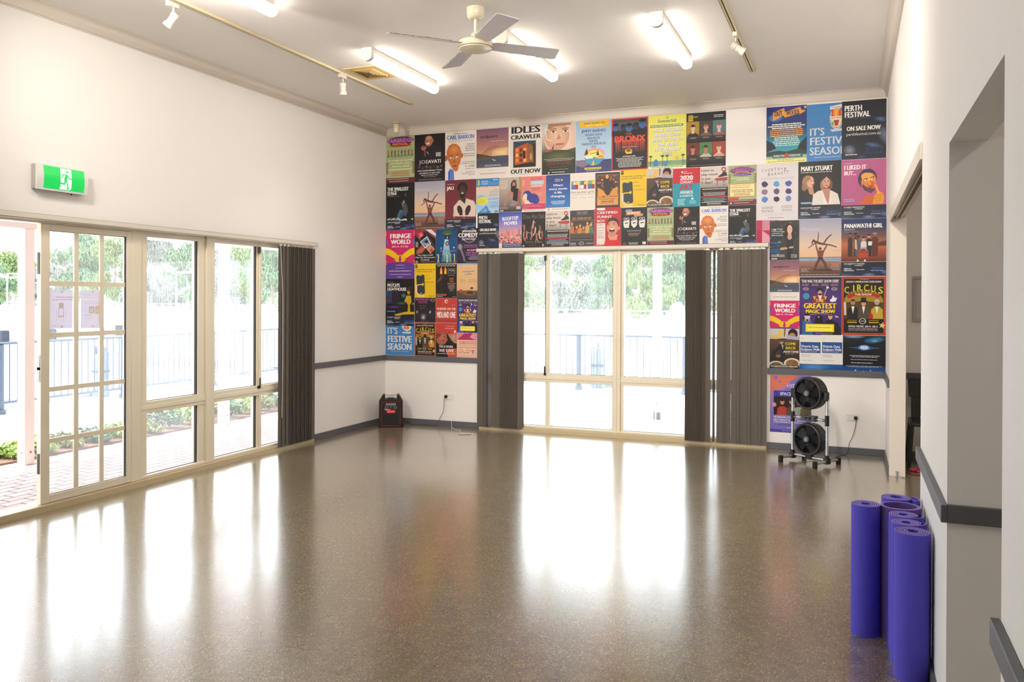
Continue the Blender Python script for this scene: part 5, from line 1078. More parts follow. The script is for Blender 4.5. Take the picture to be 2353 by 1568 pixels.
def d_movie(a):
    a.G(0, 0, 1, .905, '202c6c', '204c94', '2064ac', '2074b8').D(.04, .05, .92, 1, .01, '5c6c9c').D(.1, .09, .8, 1, .01, '5c6c9c').T(.36, .11, .24, .03, 'Telstra', 'd8dce8').E(.66, .15, .03, .03, 'd8d040'); a.T(.36, .155, .22, .03, 'Festival', 'd8dce8')
    for t, y, w_ in (('Where', .255, .40), ('every movie', .355, .76), ('is life', .455, .32), ('changing.', .555, .62)): a.T(.5, y, w_, .062, t, 'e8ecf0', 1, 'c')
    a.D(.2, .72, .6, 3, .038, 'c8dcec', 'c').D(.12, .86, .78, 1, .014, '90b4d8').R(0, .905, 1, 1, 'e2dcd6').E(.12, .95, .03, None, '7c6c38').D(.25, .94, .7, 1, .03, '60605c', j=0)
def d_girls(a):
    a.R(0, 0, 1, 1, 'e0d6cc')
    for i in range(3):
        x = .05 + i * .325; a.R(x, .205, x + .27, .43, '2c2c30'); q = [('88b048', 'e0d8d4', 'e8d430', '5468ac', 'b02430'), ('88b048', '5468ac', 'e8d430', 'e8dcd8', 'b02430'), ('88b048', '88b048', 'e8d430', '5468ac', 'b02430')][i]
        for (x0, y0, x1, y1), c in zip(((.01, .01, .07, .10), (.08, .01, .17, .10), (.18, .01, .26, .10), (.01, .11, .17, .215), (.18, .11, .26, .215)), q): a.R(x + x0, .205 + y0, x + x1, .205 + y1, c)
    a.T(.03, .475, .94, .065, 'the poster girls', '6c6460', 0).D(.04, .575, .9, 1, .022, 'a89c94', j=0).D(.04, .66, .26, 1, .02, '8c8078', j=0).D(.38, .66, .24, 1, .02, '8c8078', j=0).D(.7, .66, .26, 1, .02, '8c8078', j=0)
def d_milk(a):
    a.R(0, 0, 1, 1, '241a18').R(.05, .05, .95, .95, '8c5c30').G(.06, .07, .94, .72, '6c4428', '38201c', '402820', 'c07c34'); a.R(.08, .72, .92, .93, 'd89850')
    rr = random.Random(4)
    for i in range(90): x = rr.uniform(.1, .9); y = rr.uniform(.1, .68); a.E(x, y, rr.uniform(.015, .05), None, rr.choice(['c88840', '2c1a1c', '4c2a24', 'a06830', '301c1c', 'd89c50']), n=6)
    a.E(.48, .12, .06, .06, 'e0a848').P((.1, .42, .3, .5, .46, .66, .1, .7), 'd8943c').P((.9, .40, .7, .5, .56, .66, .9, .68), 'd08c3c').E(.5, .42, .14, .24, '341c1c'); a.T(.07, .26, .16, .05, '22', 'd89838').T(.76, .26, .16, .05, '22', 'd89838')
    a.T(.14, .745, .72, .035, 'SATURDAY APRIL 2', '38201c').T(.24, .805, .52, .05, 'MILK BAR', '38201c').D(.2, .875, .6, 1, .02, '6c4428')
def d_app(a):
    a.R(0, 0, 1, 1, 'e4bc10', 'dcb414').R(.03, .02, .13, .12, '38342c').T(.05, .045, .06, .05, '*', 'e4bc10').T(.04, .155, .93, .034, 'The app with everything you', '38300c').T(.04, .215, .80, .034, 'need to be COVID-19 safe', '38300c')
    a.P((.08, .38, .12, .34, .42, .32, .47, .34, .50, .86, .46, .90, .16, .92, .12, .90), '34383c').P((.12, .39, .45, .37, .475, .83, .155, .86), '2c3638').E(.31, .875, .025, None, 'e8e4e0').R(.22, .335, .34, .35, 'c8c8c0')
    a.P((.13, .61, .34, .60, .42, .56, .44, .62, .40, .66, .36, .63, .13, .64), 'e4bc30')
    for i in range(4): a.E(.09, .65 + i * .06, .045, .028, 'e8ccb0')
    a.P((.1, .84, .3, .92, .45, .90, .5, 1, .2, 1, .12, .94), 'e0c468')
    for i, (t, w_) in enumerate((('Free', .17), ('Secure', .25), ('Convenient', .42))): a.T(.51, .33 + i * .10, w_, .03, t, '4c4010', 0, rot=6 - i * 2)
    a.T(.68, .94, .27, .024, 'WA.gov.au', '4c4010')
def d_come(a):
    a.R(0, 0, 1, 1, '38281c'); a.P((0, 0, 1, 0, 1, .28, .5, .24, 0, .26), 'c4bcb8').P((.28, .04, .40, .03, .42, .22, .26, .24), 'e0b838').E(.2, .21, .2, .05, 'd8b440', 'c8b090').P((.48, 0, .54, 0, .52, .2, .48, .2), '8c5428').E(.78, .12, .16, .12, '1c1416').E(.76, .17, .11, .07, 'b87c54').P((.56, .16, 1, .2, 1, .26, .6, .26), 'a8a4b8')
    a.G(0, .27, 1, .80, '584030', '483020', '241c14'); a.LB(.09, '1c2030', .40, .42, .46, .58, .40, .70).LB(.06, '1c2030', .38, .44, .16, .58, .10, .72); a.E(.40, .33, .06, .06, 'b88460').E(.40, .295, .06, .03, '484040').P((.40, .40, .46, .40, .45, .52), 'b8b0b0').E(.30, .68, .08, .04, '7c5c48')
    a.E(.22, .92, .26, .12, 'c8c0b4').E(.22, .91, .19, .08, '6c5428').E(.76, .86, .28, .14, 'ccc4b8').E(.76, .86, .21, .10, '7c5c30')
    for i in range(12): a.E(.64 + (i * 37 % 24) / 100, .83 + (i * 13 % 9) / 100, .03, .02, ['a07038', '5c3c20', '6c7c30', 'b85c38'][i % 4])
    a.T(.52, .335, .36, .065, 'COME', 'd8cc2c').T(.54, .44, .34, .065, 'BACK', 'd8cc2c').T(.46, .54, .52, .055, 'ANYTIME', 'e4e0dc').D(.54, .62, .36, 1, .014, 'b0a8a0').G(0, .90, 1, 1, '30241c', '181210').T(.04, .915, .92, .035, 'IN CINEMAS FROM FEBRUARY', 'e4e0dc').D(.1, .968, .8, 1, .014, 'a09890')
def d_art(a):
    a.R(0, 0, 1, .40, 'bc2430').R(0, .40, 1, 1, '2090a4').E(.34, .10, .03, .03, 'e8d8d8').T(.40, .07, .12, .024, 'City of', 'e8d8d8').T(.38, .115, .34, .03, 'Wanneroo', 'e8d8d8').T(.26, .19, .48, .12, '2020', 'e8e0dc', 2).T(.26, .335, .48, .06, 'COMMUNITY', 'e8e0dc').T(.26, .415, .48, .15, 'ART', 'bc2430', 2).T(.26, .585, .48, .085, 'AWARDS', 'e4ecec').T(.26, .695, .48, .05, '& EXHIBITION', 'd8e8e8').D(.18, .80, .3, 5, .035, 'b8dce0').E(.72, .80, .045, None, 'c8e4e8').D(.6, .85, .26, 3, .03, 'a0d0d8', 'c')
def d_learn(a):
    a.G(0, 0, 1, .53, 'd0c4bc', 'd4c8c0', '8c8480').R(0, .53, 1, 1, '1a1718').T(.03, .045, .46, .065, 'Learn to', '34302e').T(.03, .15, .62, .065, 'play music', '34302e').T(.03, .255, .35, .065, 'in just', '34302e').T(.03, .36, .42, .065, '3 days!', '34302e')
    a.P((.62, .26, .82, .16, .92, .13, .98, .24, .72, .27), '302828').P((.56, .29, .98, .27, .98, .35, .90, .37, .60, .36, .5, .33), 'a84440').R(.60, .35, .625, .47, '7c3430').R(.84, .35, .865, .49, '7c3430').E(.84, .07, .085, .06, 'b84440').E(.84, .075, .045, .03, 'd8c4bc').S(.90, .1, .80, .17, .02, '34302e').nx(); a.E(.86, .44, .05, None, '586860').E(.86, .44, .03, None, 'b8c4bc')
    a.D(.08, .555, .86, 1, .04, 'e0dcd8', j=0).D(.06, .62, .88, 1, .028, '8c3434', j=0).D(.05, .655, .9, 3, .032, 'c8c4c0', 'c').R(.02, .755, .98, .78, 'c04440').D(.04, .80, .92, 3, .032, '9cb0b8', 'c').D(.05, .895, .9, 1, .03, 'e8e4e0', j=0).D(.25, .935, .5, 1, .03, 'e8e4e0', 'c', j=0).D(.2, .972, .6, 1, .016, 'b0a8a4', 'c')
def d_court(a):
    a.R(0, 0, 1, 1, 'd6d0d2'); x = .12
    for ch, w_, y, h_ in (('C', .06, .08, .055), ('O', .065, .085, .05), ('U', .06, .075, .06), ('R', .06, .075, .055), ('T', .06, .07, .055), ('N', .07, .07, .05), ('e', .06, .065, .04), ('y', .07, .055, .06)): a.T(x, y, w_ * .8, h_, ch, '4c4858', 0); x += w_ + .015
    x = .27
    for ch, w_, y, h_ in (('B', .07, .155, .055), ('A', .065, .16, .05), ('R', .06, .155, .05), ('N', .07, .15, .05), ('E', .05, .145, .05), ('T', .05, .13, .06), ('T', .05, .125, .06), ('.', .02, .15, .05)): a.T(x, y, w_ * .8, h_, ch, '4c4858', 0); x += w_ + .015
    a.T(.1, .245, .8, .028, 'AUSTRALIAN TOUR 2022', '9c98a4', 0)
    for i, c in enumerate(('3a2c58', '4c98d0', '3c54a8', '8c6c88', '5c4870', '3c2c74', '4c80c4', '2c2444', '6478bc')):
        x = .20 + (i % 3) * .285; y = .36 + (i // 3) * .135; rr = random.Random(i); n = 14; a.face([(x + .08 * rr.uniform(.78, 1.1) * math.cos(t * 2 * PI / n), y + .055 * rr.uniform(.78, 1.1) * math.sin(t * 2 * PI / n)) for t in range(n)], cl(c)); a.nx(); a.E(x + .01, y + .01, .05, .03, c, c)
    a.D(.12, .76, .3, 2, .025, '8c8894', 'c').D(.58, .75, .3, 2, .025, '8c8894', 'c').D(.1, .82, .34, 2, .025, '8c8894', 'c').D(.6, .81, .26, 2, .025, '9c98a4', 'c').S(.02, .88, .98, .875, .002, 'a8a4b0').nx(); a.D(.18, .905, .62, 1, .014, 'a8a4ac').D(.28, .955, .38, 1, .024, '807c88', j=0)
def d_mary(a):
    a.R(0, 0, 1, .80, '191514'); a.T(.06, .08, .74, .085, 'MARY STUART', 'eae6e0', 2).D(.06, .185, .74, 1, .022, 'd8d4ce', j=0)
    a.P((.14, .76, .12, .56, .22, .47, .34, .56, .36, .76), '201c1e').P((.2, .40, .33, .36, .38, .60, .26, .56), 'c08870'); a.E(.22, .36, .13, .12, 'a07c54').E(.14, .44, .06, .07, '8c6c4a').E(.285, .355, .085, .10, 'd8a48c').P((.34, .34, .385, .38, .34, .39), 'd8a48c').P((.12, .28, .26, .24, .30, .30, .2, .36, .16, .42), '9c7850').E(.30, .34, .015, .007, '3c2418').E(.35, .34, .012, .007, '3c2418').E(.335, .41, .028, .009, '9c5048')
    a.P((.32, .76, .35, .58, .46, .52, .62, .50, .78, .52, .92, .58, .98, .76), 'd8d0c8').P((.55, .48, .74, .48, .74, .62, .70, .76, .64, .66), 'b8806c').P((.56, .50, .68, .74, .60, .76), 'e4dcd4').P((.75, .50, .80, .74, .71, .76), 'e0d8d0')
    a.E(.65, .345, .12, .125, '40281e').E(.56, .42, .045, .08, 'a07850').E(.76, .42, .04, .08, '6c4830').E(.655, .37, .085, .105, 'cc9880').P((.56, .26, .655, .235, .66, .275, .58, .33), '34201a').P((.655, .235, .75, .27, .73, .33, .66, .275), '34201a')
    for x in (.62, .70): a.E(x, .36, .017, .007, '30201a').S(x - .02, .343, x + .022, .340, .004, '30201a')
    a.nx(); a.E(.66, .43, .03, .010, 'a05850').P((.66, .36, .675, .40, .65, .40), 'b88470'); a.R(.06, .705, .32, .74, '5c8cc0').D(.07, .712, .24, 1, .03, 'a8c8e8', j=0); pf_foot(a, .775, 'HEATH LEDGER THEATRE')
def d_liked(a):
    a.R(0, 0, 1, .80, 'b45c88', 'b05684').D(.06, .055, .18, 1, .016, 'e8c8d8', j=0).T(.06, .09, .52, .075, 'I LIKED IT,', 'eee2e4', 2).T(.06, .19, .27, .07, 'BUT...', 'eee2e4', 2)
    a.P((.40, .76, .45, .70, .55, .62, .80, .60, .93, .70, .95, .76), 'c8602c'); a.E(.58, .33, .21, .17, '3c2c4c', rot=10).E(.61, .385, .165, .155, 'd88434', rot=10).E(.58, .30, .14, .07, 'e8a050', rot=10).P((.46, .46, .52, .53, .66, .58, .76, .52, .74, .50, .66, .50, .56, .47, .48, .42), '5c3040').E(.66, .43, .09, .06, 'c8402c', 'd06c30')
    for x in (.55, .70): a.E(x, .36 - (x - .55) * .1, .035, .015, 'f0d8b0').E(x + .01, .355 - (x - .55) * .1, .014, .012, '2c1c2c').S(x - .05, .335 - (x - .55) * .1, x + .04, .325 - (x - .55) * .2, .010, '3c2434')
    a.nx(); a.P((.60, .36, .68, .43, .60, .44), 'e89040').E(.66, .48, .05, .016, 'a82c2c')
    a.P((.70, .76, .74, .62, .82, .54, .92, .58, .95, .66, .93, .76), 'e0942c').LB(.026, 'e89c34', .83, .58, .79, .50, .76, .44).LB(.022, 'd4842c', .88, .60, .80, .62, .74, .62).LB(.022, 'd4842c', .88, .65, .80, .67, .75, .67).LB(.02, 'd4842c', .88, .70, .81, .715, .76, .715)
    a.D(.06, .665, .24, 2, .03, '8cb0dc', j=0); pf_foot(a, .775, 'B SHED FREMANTLE')
def d_roof(a):
    a.G(0, 0, 1, .9, '3c4ca4', '6c74c0', 'a88cb8', 'd8a494', 'c87464'); a.T(.14, .14, .70, .10, 'ROOFTOP', 'e8e4ec', 2, rot=3).T(.22, .265, .58, .10, 'MOVIES', 'e8e4ec', 2, rot=2)
    rr = random.Random(8)
    for i in range(11): x = i * .095; h_ = rr.uniform(.05, .22); a.R(x, .66 - h_, x + .075, .68, rr.choice(['c46468', 'd87c6c', 'a86c94', 'dc9480']))
    for i in range(120): a.E(rr.uniform(.01, .99), rr.uniform(.66, .87), rr.uniform(.012, .035), None, rr.choice(['d04c3c', '5c3c94', 'e89c50', '3c4c9c', 'd8604c', '8c3c7c', 'ecc4a8', '2c2c5c']), n=6)
    a.R(0, .88, 1, 1, '24306c').R(0, .88, .14, 1, 'd8d4d8').D(.18, .90, .78, 1, .035, 'd0d4e8', j=0).D(.2, .95, .76, 1, .03, 'e0e0ec', j=0)
def d_cdark(a):
    a.R(0, 0, 1, 1, '1a1415'); a.T(.04, .06, .92, .13, 'Circus After Dark', '746a66', 0)
    rr = random.Random(2)
    def fig(x, y, s_, c): a.LB(.03 * s_, c, x, y, x + rr.uniform(-.04, .04), y + .09 * s_); a.LB(.018 * s_, c, x, y + .09 * s_, x + rr.uniform(-.1, .1), y + .17 * s_); a.LB(.018 * s_, c, x, y + .09 * s_, x + rr.uniform(-.1, .1), y + .16 * s_); a.LB(.013 * s_, c, x, y, x + rr.uniform(-.12, .12), y + rr.uniform(-.1, .06)); a.E(x, y - .03 * s_, .022 * s_, None, c)
    for x, y in ((.5, .28), (.10, .40), (.42, .45), (.58, .48), (.78, .45), (.22, .58), (.40, .60), (.62, .66), (.86, .58), (.74, .58), (.08, .62)): fig(x, y, 1.1, rr.choice(['c4947c', 'b07c68', 'a87460', '8c5c4c', 'd0a48c']))
    a.D(.14, .835, .34, 1, .02, '8c847c').T(.58, .83, .28, .028, 'Presented by', '9c948c', 0).D(.14, .87, .72, 1, .018, '7c746c', j=0).D(.3, .94, .4, 1, .018, '6c645c').E(.9, .945, .035, .04, 'b8b0a8').R(.03, .93, .12, .985, '8c8884')
def d_twoc(a):
    a.R(0, 0, 1, 1, '36343a').T(.27, .04, .46, .05, 'TWO-CENT', 'b0aaa4', 0).T(.28, .105, .44, .02, 'PRODUCTIONS', '9c9690').T(.10, .195, .78, .06, 'ALL GORD-ED UP!', 'c89434').R(0, .29, 1, .65, '3c3434').S(0, .28, 1, .28, .005, 'b88838').S(0, .66, 1, .655, .005, 'b88838').nx()
    for x, c, h_ in ((.08, 'b86834', .40), (.28, '8c5838', .50), (.42, 'c08040', .46), (.56, '98683c', .52), (.72, 'd09448', .40), (.88, '3c7c68', .44)): a.P((x - .1, .64, x - .08, h_ + .05, x, h_ + .01, x + .08, h_ + .05, x + .1, .64), c).E(x, h_ - .03, .045, .04, 'dca468').E(x, h_ - .055, .045, .025, 'b06c34')
    a.LB(.02, 'd89c5c', .80, .44, .92, .34).D(.06, .70, .88, 2, .04, '5c564c', j=0).D(.05, .82, .9, 1, .024, 'b88c48', j=0).E(.48, .925, .11, .05, 'b4b0b0').E(.48, .925, .085, .038, '36343a').T(.43, .915, .10, .022, 'BEST', 'b4b0b0'); a.D(.03, .90, .22, 3, .03, 'c0bcbc', j=0).D(.68, .91, .28, 2, .025, 'b0acac', j=0)
def d_funny(a):
    a.R(0, 0, 1, 1, 'b42430').R(.10, .01, .40, .07, 'e4d8d4').T(.10, .10, .77, .065, 'CERTIFIED', 'f0e4e0').T(.10, .205, .56, .065, 'FUNNY', 'f0e4e0').T(.10, .31, .30, .065, 'BOY', 'f0e4e0').R(.09, .40, .41, .95, 'ddd4cc').T(.12, .42, .24, .048, 'RORY', 'a82c34', 0).T(.12, .495, .25, .048, 'LOWE', 'a82c34', 0)
    for y in (.585, .645): a.T(.12, y, .24, .03, '*****', '3c3038')
    a.D(.12, .70, .26, 3, .035, 'c8787c'); a.P((.36, 1, .40, .86, .56, .80, .82, .80, .98, .88, 1, 1), 'd01c24'); a.E(.70, .44, .24, .18, '3c2c28').E(.92, .54, .04, .045, 'd08870').E(.68, .52, .215, .19, 'e4a088', 'cc8068').P((.50, .72, .88, .70, .84, .84, .58, .84), 'd49078').P((.48, .40, .58, .30, .84, .30, .92, .42, .88, .38, .70, .345, .56, .36), '38282 4'.replace(' ', ''))
    a.E(.66, .70, .15, .05, 'b87860', 'cc8870').E(.66, .585, .10, .065, '2c1418').E(.66, .555, .085, .022, 'f0e8e0').E(.66, .625, .06, .018, 'b04c4c')
    for x in (.55, .74): a.S(x - .05, .445, x + .04, .44, .010, '5c3028'); a.S(x - .06, .41, x + .05, .395, .009, '6c4030')
    a.nx(); a.E(.62, .49, .04, .03, 'd89078').D(.04, .965, .30, 1, .02, 'e8b8b4', j=0)
def d_beard(a):
    a.R(0, 0, 1, 1, '1e1b1c').R(.17, .055, .42, .11, '8cb4dc').T(.20, .065, .20, .03, 'THE', '34507c').P((.18, .115, .74, .10, .76, .18, .18, .20), 'd07c54').T(.24, .12, .48, .055, 'BEARDED', 'f0dcc8').P((.50, .19, .84, .17, .82, .23, .50, .245), 'dca878').T(.54, .19, .26, .035, 'BOYS', '6c3c28')
    for i, x in enumerate((.20, .50, .80)):
        a.P((x - .12, .35, x + .12, .33, x + .11, .46, x + (.03 if i == 1 else .09), .53, x - (.03 if i == 1 else .08), .53, x - .11, .46), 'ded8d4').S(x - .06, .41, x + .06, .40, .018, '1e1b1c').nx(); a.E(x - .055, .295, .055, .035, 'ded8d4').E(x + .055, .295, .055, .035, 'ded8d4').E(x - .055, .295, .036, .024, '1e1b1c').E(x + .055, .295, .036, .024, '1e1b1c')
    a.D(.1, .575, .8, 1, .014, '5c7084').D(.22, .61, .56, 1, .022, 'd8d4d0', j=0).D(.3, .655, .5, 1, .018, 'b84c44').D(.26, .69, .46, 1, .022, 'd8d4d0', j=0).D(.3, .735, .36, 1, .02, 'c8b04c', j=0).D(.27, .92, .4, 2, .03, 'd0ccc8', 'c').D(.07, .93, .12, 2, .03, 'c84c54', j=0).R(.82, .90, .95, .97, 'd8d4d0')
def d_pink(a):
    a.R(0, 0, 1, 1, 'c88090').R(0, 0, .26, 1, 'a81840').E(0, .42, .26, .42, 'a81840').E(0, .42, .26, .42, 'a81840', a0=270, a1=360).P((.26, .42, 1, .42, 1, .9), 'b01c44').P((.26, .42, .8, .9, .8, 1, .26, 1), 'd898a4').P((0, .42, .26, .42, .26, .02, 0, .02), 'b02850')
def d_subi(a):
    a.R(0, 0, 1, .285, 'b0285c').E(0, 0, .5, .285, 'd87c94').E(1, 0, .5, .285, 'd890a0').P((.5, .285, .5, 0, .72, 0), 'b0285c').E(.5, 0, .0001, None, 'b0285c').P((0, .285, .34, .02, .5, .02, .5, .285), 'a82454').R(0, .285, 1, 1, 'e4b49c').T(.10, .335, .80, .12, 'SUBILICIOUS', '8c3c4c', 0).D(.1, .50, .8, 1, .02, 'b06c6c').D(.08, .59, .84, 1, .03, '804048', j=0)
    rr = random.Random(6)
    for i in range(16): x = rr.uniform(.08, .86); y = rr.uniform(.66, .86); a.S(x, y, x + .06, y - .01, .012, '8c4450')
    a.nx(); a.D(.1, .94, .8, 1, .02, 'b07c70')
def d_cam(a):
    a.G(0, 0, 1, 1, '38302c', '242428', '1c2834', '1c3c5c', '181c20'); rr = random.Random(5)
    for i in range(46): a.E(rr.uniform(0, 1), rr.uniform(.0, .9), rr.uniform(.01, .04), None, rr.choice(['8c5c34', '2c5c7c', 'b08c5c', '3c3430', '1c4468', 'c8b89c', '5c3c2c']), n=6)
    a.R(0, .55, .5, .58, '2c6c9c').R(0, .72, .5, .82, '1c4c7c'); a.P((.34, 1, .36, .60, .46, .40, .60, .34, .86, .36, .98, .50, 1, 1), '34342f').P((.56, .50, .60, .36, .78, .36, .80, .60, .76, 1, .60, 1), '1a1a1c').LB(.045, 'c09478', .40, .72, .58, .70); a.E(.66, .26, .16, .18, '1c1416').P((.5, .22, .58, .16, .56, .46, .50, .50), '1c1416').P((.82, .2, .86, .5, .78, .46), '1c1416').P((.62, .34, .74, .34, .76, .46, .66, .50, .60, .44), 'c49880').E(.68, .235, .088, .115, 'd8ac90')
    for x in (.645, .715): a.E(x, .225, .014, .008, '2c1c18')
    a.nx(); a.E(.68, .295, .038, .014, 'f0e8e0', 'b05c54').E(.64, .64, .11, .06, '2c2a2c').E(.64, .64, .05, .04, '1018 20'.replace(' ', '')).LB(.035, 'c89c80', .78, .68, .68, .69)
    for i, t in enumerate(('I was melting', 'The more writing', 'a dream of', 'different reality')): a.T(.06, .20 + i * .052, .38, .028, t, 'e4e0dc')
    a.D(.06, .86, .5, 3, .025, 'c0bcb8').R(.06, .955, .26, .98, 'd8d8d8').T(.73, .86, .2, .03, 'Roll up', 'e8e4e0').T(.73, .91, .2, .03, 'for WA', 'e8e4e0')
def d_pana(a):
    a.G(0, 0, 1, .75, '20305c', '243458', '6c4a48', 'b8683c', '94482c', '5c2c20'); a.T(.06, .085, .86, .075, 'PANAWATHI GIRL', 'ece8e2', 2).D(.06, .185, .24, 1, .02, 'd0ccd0', j=0).D(.06, .225, .32, 1, .012, 'a0a0b4', j=0)
    for x, y, c, sk, wd in ((.20, .28, '3c2824', '8c5c44', .055), (.32, .28, '2c2428', '5c3c30', .04), (.38, .33, '4c5468', '6c4434', .07), (.62, .31, '242830', 'c89478', .06), (.75, .28, '5c2c20', '8c5c44', .07), (.50, .35, 'd8c8b8', 'c8987c', .065)):
        a.P((x - wd, .66, x - wd, y + .07, x - wd * .5, y + .04, x + wd * .5, y + .04, x + wd, y + .07, x + wd, .5, x + wd * .8, .66), c).E(x, y, .033, .032, sk).E(x, y - .022, .036, .018, '2c1c18')
    a.E(.75, .26, .05, .012, 'a0948c').P((.45, .50, .56, .50, .60, .62, .42, .62), '8c94b0').P((.60, .40, .69, .40, .68, .47, .60, .47), 'e0dcd8').P((.30, .36, .34, .36, .36, .54, .30, .52), 'c8a884').R(.37, .55, .61, .68, 'a84420').R(.37, .58, .61, .59, '702c14').P((.44, .53, .54, .53, .54, .56, .44, .56), '702c14').E(.37, .73, .02, .018, 'e0dcdc').E(.53, .73, .02, .018, 'e0dcdc').P((.80, .42, 1, .38, 1, .48, .82, .48), '5c3428')
    pf_foot(a, .755, "HIS MAJESTY'S THEATRE")
def d_fringe(a):
    a.R(0, 0, 1, .68, 'c42064').R(0, .68, 1, 1, '5c3a8c'); a.E(.5, .72, .5, .06, '5c3a8c'); a.T(.14, .075, .74, .095, 'FRINGE', 'eee8e4', 2).T(.18, .195, .68, .095, 'WORLD', 'eee8e4', 2).T(.22, .32, .56, .035, "JAN 14 - IT'S ON", 'eee0e4', 1, rot=-1)
    for q in (0, 1):
        f = (lambda x: x) if q == 0 else (lambda x: 1 - x)
        a.P((f(0), .37, f(.14), .39, f(.32), .46, f(.46), .54, f(.47), .58, f(.42), .60, f(.28), .58, f(.12), .52, f(0), .50), 'e4c010')
        for i in range(4): a.LB(.026, 'e4c010' if i % 2 else 'd8b010', f(.34 + i * .03), .56, f(.34 + i * .028), .62, f(.385 + i * .022), .645)
        a.LB(.02, 'e4c010', f(.44), .55, f(.475), .52)
        for i in range(3): a.P((f(0), .03 + i * .03, f(.04), .05 + i * .03, f(0), .06 + i * .03), 'e89c30'); a.P((f(0), .62 + i * .035, f(.05), .635 + i * .035, f(0), .65 + i * .035), 'e0a030')
        a.E(f(.02), .25, .05, .06, '6c5cac')
    a.D(.36, .72, .28, 1, .02, 'd8c8e4', j=0).D(.34, .785, .34, 1, .016, 'c8b8dc', j=0).D(.12, .84, .76, 1, .03, 'd8d0e4', j=0).D(.14, .91, .74, 1, .024, 'c8c0dc', j=0).D(.4, .965, .2, 1, .02, 'e0d8e8', j=0)
def d_magic(a):
    a.G(0, 0, 1, 1, '2c2030', '4c2c74', '402868', '34246c'); a.T(.04, .045, .90, .05, "'THIS WAS THE BEST SHOW EVER!'", 'eae6e4')
    for i in range(4): a.T(.06 + i * .23, .115, .17, .016, '*****', 'd88c30').D(.06 + i * .23, .14, .17, 1, .014, 'c8c0c8', j=0)
    for x in (.15, .83): a.E(x, .205, .07, .03, 'b0a4b0').E(x, .205, .055, .022, '38285c').T(x, .198, .09, .014, 'WINNER', 'd8d0d8', 1, 'c')
    a.E(.16, .33, .08, .055, '3c8ca8'); a.P((.32, .44, .34, .34, .46, .30, .60, .34, .64, .44), '8c2c2c').P((.44, .31, .54, .31, .50, .42), 'e0dcd8').P((.36, .40, .32, .33, .40, .33), 'd0a030').P((.62, .40, .66, .33, .58, .33), 'd0a030').R(.42, .19, .56, .24, '1c1418').R(.39, .235, .59, .25, '1c1418').E(.49, .275, .052, .045, 'c89070').E(.49, .30, .045, .02, '4c2c1c').S(.58, .34, .66, .19, .008, 'b0a8b4').nx(); a.E(.67, .18, .03, .02, 'd8d4dc')
    a.P((.72, .40, .78, .36, .80, .31, .83, .35, .90, .36, .86, .42, .76, .43), 'e0dcdc'); a.P((.05, 1, .08, .76, .20, .66, .30, .76, .32, 1), '2c5c9c').E(.19, .73, .06, .05, 'c8987c').E(.19, .75, .03, .025, '5c2c24').E(.19, .685, .07, .04, 'c8c4d0').R(.13, .63, .25, .67, '28202c').P((.58, .84, .62, .76, .74, .72, .90, .78, 1, .90, 1, 1, .6, 1), '1c161c').E(.74, .68, .05, .05, 'd0a088').E(.74, .645, .05, .025, '1c1416').P((.84, .66, .94, .68, .92, .70, .86, .69), 'd8b09c')
    a.P((.36, .80, .40, .67, .55, .67, .58, .80), '18141c').E(.46, .69, .02, .01, 'd8d4d8')
    a.T(.385, .38, .20, .055, 'THE', 'f0c820').T(.095, .455, .79, .095, 'GREATEST', '6c2c10', 2).T(.10, .45, .78, .09, 'GREATEST', 'f0cc1c', 2).T(.15, .56, .70, .06, 'MAGIC SHOW', 'f0cc1c', 2).S(.25, .65, .5, .63, .004, 'd8a838').S(.5, .63, .78, .645, .004, 'd8a838').nx(); a.R(.15, .81, .83, .945, 'e4d024').R(.19, .83, .79, .925, 'f0e450').D(.22, .86, .54, 1, .04, 'c8b020', j=0); a.D(.4, .97, .4, 1, .015, 'b0a0c0', j=0)
